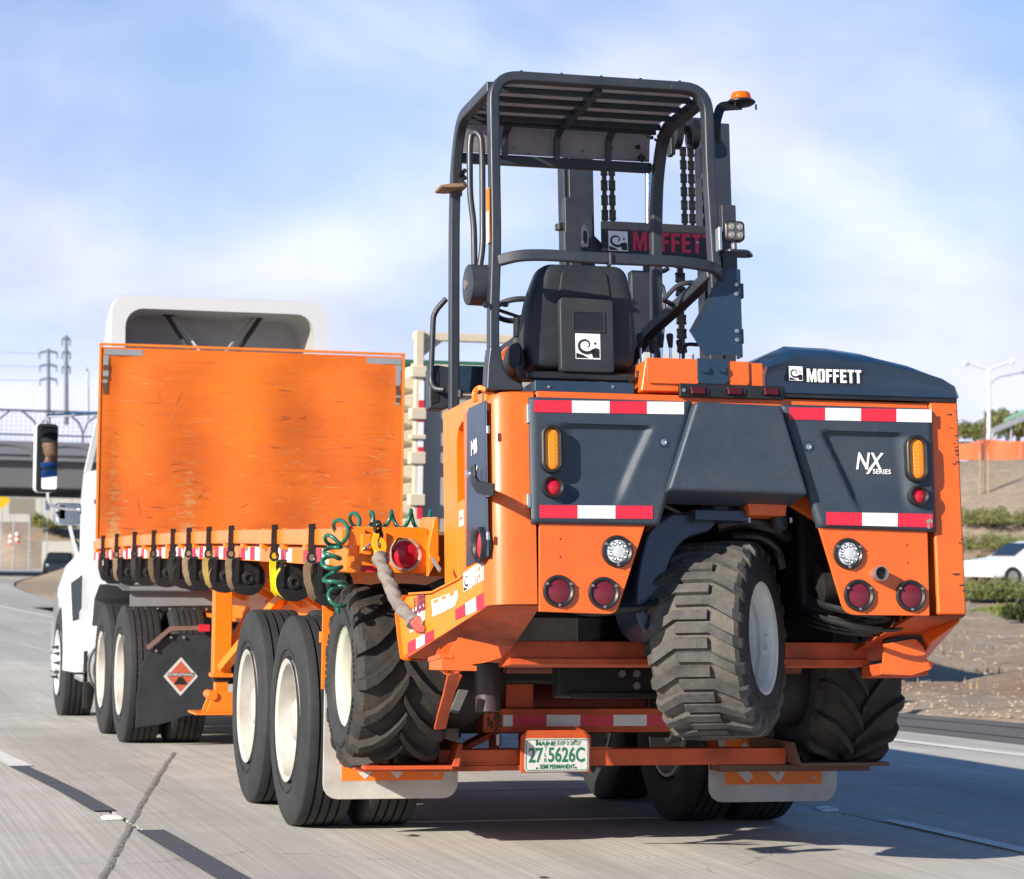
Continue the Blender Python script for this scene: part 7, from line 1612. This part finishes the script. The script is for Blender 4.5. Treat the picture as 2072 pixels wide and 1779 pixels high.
tb = rounded_poly(Ls([(1177, 500), (1178, 462), (1182, 452), (1189, 454), (1192, 470), (1190, 500)], ym - .09), (0, .01, .01, .01, .01, 0)); TBK = obj('lifting_eye', B().prism(tb, 'y', ym - .09, ym - .08), STEEL, MAST, bevel=.002); q = pt(1184.5, 480, ym - .092); obj('eye_hole', B().loft([[(q.x + p[0], ym - .0915, q.z + p[1]) for p in rrect(-.009, .009, -.03, .03, .0088, 5)], [(q.x + p[0], ym - .090, q.z + p[1]) for p in rrect(-.009, .009, -.03, .03, .0088, 5)]]), BLACK, TBK)
b = B().bar([pt(1131, 458, ym), pt(1146, 459, ym)], .04, .025); b.cyl(pt(1131, 466, ym), pt(1131, 454, ym), .018, n=10); obj('hose_clamp', b, BLACK, MAST)
mbox('carriage_bar', 1150, 1430, 506, 514, ym - .04, .05, GUARD, MAST); obj('carriage_brace', B().prism(Ls([(1196, 470), (1225, 500), (1225, 510), (1196, 510)], ym - .03), 'y', ym - .03, ym), GUARD, MAST)
mbox('top_crossbar', 1362, 1450, 240, 262, ym + .0, .08, GUARD, MAST)
for x in (1368, 1402): q = pt(x, 272, ym - .02); obj('chain_sheave', B().lathe([(-.02, .055), (-.016, .07), (.016, .07), (.02, .055)], q, (1, 0, 0), 24), BLACK, MAST)
mbox('sheave_block', 1358, 1366, 250, 312, ym - .04, .06, BLACK, MAST)
obj('lift_cylinder', B().cyl(pt(1313, 345, ym), pt(1313, 470, ym), .020, n=16), CHROME, MAST); obj('cylinder_cap', B().cyl(pt(1313, 335, ym), pt(1313, 347, ym), .024, n=16), BLACK, MAST); obj('cylinder_tube', B().cyl(pt(1313, 515, ym), pt(1311, 980, ym), .028, n=16), GUARD, MAST)
def chain(name, x, y0, y1, c, w_=.030):
    b = B(); a_, d_ = pt(x, y0, c), pt(x, y1, c); n_ = max(3, int((a_.z - d_.z) / .031)); h = (a_.z - d_.z) / n_
    for k in range(n_):
        z = d_.z + h * (k + .5); wk = w_ if k % 2 else w_ * .62
        b.prism(rrect(-.008, .008, z - h * .72, z + h * .72, .0075, 3), 'x', d_.x - wk, d_.x + wk); b.cyl((d_.x - w_ * 1.12, c, z + h * .5), (d_.x + w_ * 1.12, c, z + h * .5), .0058, n=8)
    m_ = len(b.v); 
    b.v = [(v[0], v[1] + (c if abs(v[1]) < .02 else 0), v[2]) for v in b.v]
    return obj(name, b, CHAINM, MAST, smooth=40)
chain('lift_chain', 1224.5, 338, 458, ym - .03, .014); chain('lift_chain', 1240, 338, 458, ym - .03, .014); chain('lift_chain', 1386, 300, 463, ym - .04, .014); chain('lift_chain', 1401.5, 262, 463, ym - .045, .014); chain('lift_chain', 1380.5, 541, 725, ym - .06, .021)
obj('hydraulic_hose', B().tube(fillet([pt(1340, 690, 1.0), pt(1346, 600, 1.0), pt(1342, 580, 1.0), pt(1336, 574, 1.0), pt(1334, 610, 1.0), pt(1336, 690, 1.0)], .05), .008, 6), BLACK, MAST); obj('hose_loop', B().tube(fillet([pt(1326, 548, 1.0), pt(1344, 549, 1.0), pt(1352, 543, 1.0)], .02), .012, 6), BLACK, MAST)
a_, d_ = pt(1218, 512.5, ym - .06), pt(1452, 460, ym - .06); SG = obj('name_board', B().prism(rrect(a_.x, d_.x, a_.z - .004, d_.z + .004, .006, 3), 'y', ym - .06, ym - .05), PLAST, MAST)
emblem((L(1231.5, 507, ym - .061)[0], ym - .0605, L(1231.5, 507, ym - .061)[1]), UX, UZ, .092, SG)
w0, w1 = pt(1281, 507, ym - .0605), pt(1440, 470, ym - .0605); block_word('MOFFETT', w0, UX, UZ, w1.x - w0.x, .090, PRINTR, SG)
q = pt(1411, 491, ym - .061); obj('board_rivet', B().lathe([(0, .008), (.004, .006), (.005, .001)], q, (0, -1, 0), 10), STEEL, SG)
mbox('console_back', 1300, 1405, 716, 760, .9, .05, WHITE)
# left front hand rail and louvred step box, panel behind
obj('grab_rail', B().tube(fillet([pt(902.5, 605, .83), pt(884, 626, .86), pt(877, 640, .87), pt(872, 771, .9), pt(878, 787, .88), pt(899, 789, .85)], .05), .0125, 8, up=(0, 1, 0)), GUARD, FL, smooth=60)
fb_ = B().prism(Ls([(869, 826), (869, 745), (884, 738), (917, 744), (917, 820), (895, 828)], .9), 'y', .9, .98); FB = obj('side_box', fb_, GUARD, FL, bevel=.006); obj('box_recess', B().prism(Ls([(874, 818), (874, 756), (888, 752), (888, 812)], .897), 'y', .897, .9), BLACK, FB)
mbox('dash_panel', 919, 1010, 742, 793, .84, .05, HOODM)
lg_ = fillet([pt(962, 813, .06), pt(959, 796, .06), pt(968, 783, .06), pt(984, 791, .04)], .03); obj('lifting_lug', B().bar(lg_, .02, .022, (0, 1, 0)), T_SUN_ORANGE, FL, bevel=.004); q = pt(931, 790, .6); obj('stud', B().cyl(q, q + V((0, 0, -.03)), .012, n=10), BLACK, FL)
FR = Matrix.Identity(4)
# ------------------------------------------------------------------ things between the vehicles
# green coiled air hose lying over the lamp box
pts = []
A0, A1 = P(893, 1072, 11.42), P(708, 1066, 11.40)
cen = [P(884, 1054, 11.68), P(840, 1052, 11.67), P(790, 1051, 11.66), P(740, 1053, 11.62), P(700, 1064, 11.45), P(676, 1092, 11.22), P(672, 1122, 11.2), P(671, 1150, 11.22), P(683, 1196, 11.22), P(686, 1240, 11.3)]
def along(t):
    k = t * (len(cen) - 1); i = min(len(cen) - 2, int(k)); f = k - i
    g = lambda j: cen[max(0, min(len(cen) - 1, j))]
    a, b_, c, d = g(i - 1), g(i), g(i + 1), g(i + 2)
    return .5 * ((2 * b_) + (c - a) * f + (2 * a - 5 * b_ + 4 * c - d) * f * f + (3 * b_ - a - 3 * c + d) * f ** 3)
seglen = sum((cen[i + 1] - cen[i]).length for i in range(len(cen) - 1)); turns = 11.5
NN = 300
for i in range(NN + 1):
    t = i / NN; c = along(t); d = (along(min(1, t + .01)) - along(max(0, t - .01))).normalized()
    u = d.cross(V((0, 1, 0))); u = u.normalized() if u.length > .1 else V((1, 0, 0)); v = V((0, 1, 0)); v = (v - d * v.dot(d)).normalized()
    a = 2 * PI * turns * t; r = .040 * (1 + .12 * math.sin(t * 17)); r = r * min(1, (1 - t) * 14)
    pts.append(c + u * r * math.cos(a) + v * r * math.sin(a))
HO = obj('air_hose', B().tube(pts, .0095, 8, up=(0, 1, 0)), GREENH, smooth=70); tag(HO, 'green coiled plastic air hose looping over the trailer lamp box', 'hose')
# tie-down: yellow hook, canvas-wrapped chain, tan plate with holes
TD = thing('tie_down_chain', 'canvas wrapped tie-down chain with yellow hook running to the tan plate', 'tie-down', tuple(P(800, 1200, 11.1)))
YA, YE = 11.22, 10.72
ca = [P(768, 1127, YA), P(784, 1172, YA - .13), P(806, 1222, YA - .3), P(842, 1262, YE)]
secs = []; rr = random.Random(17)
fine = [ca[0].lerp(ca[1], i / 26) for i in range(26)] + [ca[1].lerp(ca[2], i / 26) for i in range(26)] + [ca[2].lerp(ca[3], i / 28) for i in range(29)]
dd = (ca[-1] - ca[0]).normalized(); u = dd.cross(V((0, 1, 0))).normalized(); v = dd.cross(u)
for i, c in enumerate(fine):
    r = (.0285 + .0022 * math.sin(i * .42) + rr.uniform(-.0008, .0008)) * (1.12 if i in (0, 1, 79, 80) else 1); secs.append([c + u * (1.08 * r * (1 + .10 * math.sin(2 * a + i * .33) + .05 * math.sin(5 * a - i * .9) + .035 * math.sin(9 * a + i * 1.7)) * math.cos(a)) + v * (r * (1 + .08 * math.cos(3 * a + i * .5)) * math.sin(a)) for a in [2 * PI * k / 28 for k in range(28)]])
obj('canvas_sleeve', B().loft(secs), CANVAS, TD, smooth=70)
h = lambda x, y, Y=YA - .0: P(x, y, Y)
obj('hook', B().bar(fillet([h(762, 1080), h(757, 1096), h(760, 1112), h(770, 1118), h(777, 1108), h(774, 1096), h(768, 1092)], .02, 4), .022, .024, (0, 1, 0)), YELLOW, TD, bevel=.004); obj('hook_shank', B().bar([h(764, 1112), h(763, 1135)], .03, .03, (0, 1, 0)), YELLOW, TD, bevel=.006); obj('hook_latch', B().bar([h(757, 1102), h(768, 1100)], .014, .02, (0, 1, 0)), STEEL, TD)
for k in range(3): c = h(764 + k * 1.2, 1066 + k * 9, YA + .02); obj('chain_link', B().tube([c + V((.016 * math.cos(a), (.016 * math.cos(a) if k % 2 else 0), .024 * math.sin(a))) for a in [2 * PI * i / 12 for i in range(12)]], .006, 6, True, up=(0, 1, 0)), GRIME, TD)
c0, c1 = P(836, 1254, YE), P(856, 1274, YE - .02); obj('clevis', B().bar([c0, c1], .05, .045, (0, 1, 0)), PINKR, TD, bevel=.010); obj('clevis_bolt', B().cyl(P(852, 1272, YE - .06), P(852, 1272, YE + .04), .016, n=12), PINKR, TD)
pf = lambda x, y, Y=YE - .05: P(x, y, Y)
pc = [(857, 1283), (853, 1266), (858, 1254), (893, 1231), (903, 1234), (905, 1250), (896, 1262), (868, 1283)]
pp = [pf(*p) for p in pc]; pl_ = rounded_poly([(q.x, q.z) for q in pp], (.02, .02, .02, .03, .02, .03, .02, .02)); TP = obj('holed_plate', B().prism(pl_, 'y', YE - .05, YE - .03), OLIVE, TD, bevel=.003)
for x, y, r in ((862, 1261, .0155), (872.5, 1256, .0155)): q = pf(x, y); obj('plate_hole', B().lathe([(-.001, r), (.0008, r)], (q.x, YE - .05, q.z), (0, -1, 0), 18), paint('hole_shadowed_rust', (.10, .08, .05), .9) if r and x < 865 else bpy.data.materials['hole_shadowed_rust'], TP)
q = pf(886, 1249); obj('plate_pin', B().cyl((q.x - .012, YE - .09, q.z), (q.x - .0, YE + .06, q.z), .024, n=16), ORANGE, TP, bevel=.003); obj('pin_ring', B().tube([V((q.x + .03 + .04 * math.cos(a) * .6, YE - .056, q.z + .002 + .058 * math.sin(a))) for a in [2 * PI * i / 20 for i in range(20)]], .008, 8, True, up=(0, 1, 0)), OLIVE, TP)

# beige high-sided truck ahead in the next lane
BT = thing('dump_truck', 'beige high-sided dump truck body ahead behind the orange headboard', 'truck', tuple(P(900, 1300, 27)))
BYR = 27.0; bp = lambda x, y: P(x, y, BYR)
xL, xR2 = bp(846, 900).x, bp(846, 900).x + 2.35; ztop, zbot = bp(846, 737).z, .55
obj('rear_panel', B().box(xL, xR2, BYR + .02, BYR + .06, zbot, ztop), BEIGED, BT)
obj('side_panel', B().box(xL - .02, xL + .01, BYR + .06, BYR + 6.5, zbot, ztop), BEIGE, BT); obj('side_panel', B().box(xR2 - .01, xR2 + .02, BYR + .06, BYR + 6.5, zbot, ztop), BEIGE, BT); obj('front_panel', B().box(xL + .01, xR2 - .01, BYR + 6.4, BYR + 6.45, zbot, ztop), BEIGE, BT)
cp0, cp1 = bp(838, 700).x, bp(855, 700).x
obj('corner_post', B().box(cp0, cp1 - .002, BYR - .09, BYR + .018, zbot, bp(846, 670).z), BEIGE, BT, bevel=.01); obj('corner_post', B().box(xR2 - .0, xR2 + .09, BYR - .09, BYR + .018, zbot, bp(846, 670).z), BEIGE, BT, bevel=.01)
obj('top_beam', B().box(cp0, xR2 + .09, BYR + .0, BYR + .10, bp(846, 688).z, bp(846, 671).z), BEIGE, BT, bevel=.01); obj('rim_beam', B().box(cp0 - .03, xR2 + .1, BYR - .02, BYR + .01, bp(846, 752).z, bp(846, 736).z), BEIGE, BT, bevel=.008)
obj('corner_gusset', B().prism([(cp1, bp(846, 688).z), (bp(898, 700).x, bp(846, 688).z), (cp1, bp(846, 722).z)], 'y', BYR + .02, BYR + .05), BEIGE, BT)
obj('tarp_roll', B().cyl((cp0 - .25, BYR + .6, bp(846, 728).z), (xR2 + .1, BYR + .6, bp(846, 728).z), .045, n=12), paint('dark_green_tarp', (.02, .10, .07), .7), BT)
for y0, y1 in ((742, 765), (826, 850), (915, 940), (880, 890), (1000, 1024)):
    z0, z1 = bp(846, y1).z, bp(846, y0).z; obj('post_collar', B().box(cp0 - .05, cp1 + .03, BYR - .12, BYR + .02, z0, z1), BEIGE, BT, bevel=.012)
for k in range(9): z = bp(846, 760 + k * 36).z; obj('side_rib', B().loft([[(xL - .16, BYR + .05, z - .13), (xL - .02, BYR + .05, z - .16), (xL - .02, BYR + .05, z + .0), (xL - .16, BYR + .05, z - .03)], [(xL - .16, BYR + 6.4, z - .13), (xL - .02, BYR + 6.4, z - .16), (xL - .02, BYR + 6.4, z + .0), (xL - .16, BYR + 6.4, z - .03)]]), BEIGE, BT, bevel=.01)
for k in range(4): z = bp(846, 790 + k * 62).z; obj('rear_crossbar', B().box(cp1 + .03, xR2, BYR - .03, BYR + .019, z - .04, z + .04), BEIGE, BT, bevel=.006) if k == 0 else None
z0_, z1_ = bp(846, 1050).z, bp(846, 772).z
tp0, tp1 = bp(841.5, 900).x, bp(852.5, 900).x
e_ = [0, .14, .40, .52, .70, .86, 1]
tape((tp1, BYR - .0925, z0_), (tp1, BYR - .0925, z1_), (tp0, BYR - .0925, z0_), (tp0, BYR - .0925, z1_), 6, 0, BT, edges=e_)
for dx in (.4, 1.9):
    for dy in (.9, 2.2): wheel(BT, (xL + dx, BYR + dy, .5 + dip(BYR)), ROADT)
obj('chassis_rail', B().box(xL + .6, xL + .75, BYR + .2, BYR + 8, .3, .55), GRIME, BT); obj('chassis_rail', B().box(xL + 1.6, xL + 1.75, BYR + .2, BYR + 8, .3, .55), GRIME, BT); obj('cab', B().box(xL, xR2, BYR + 6.8, BYR + 8.6, .4, 2.6), WHITE, BT, bevel=.15, seg=3)
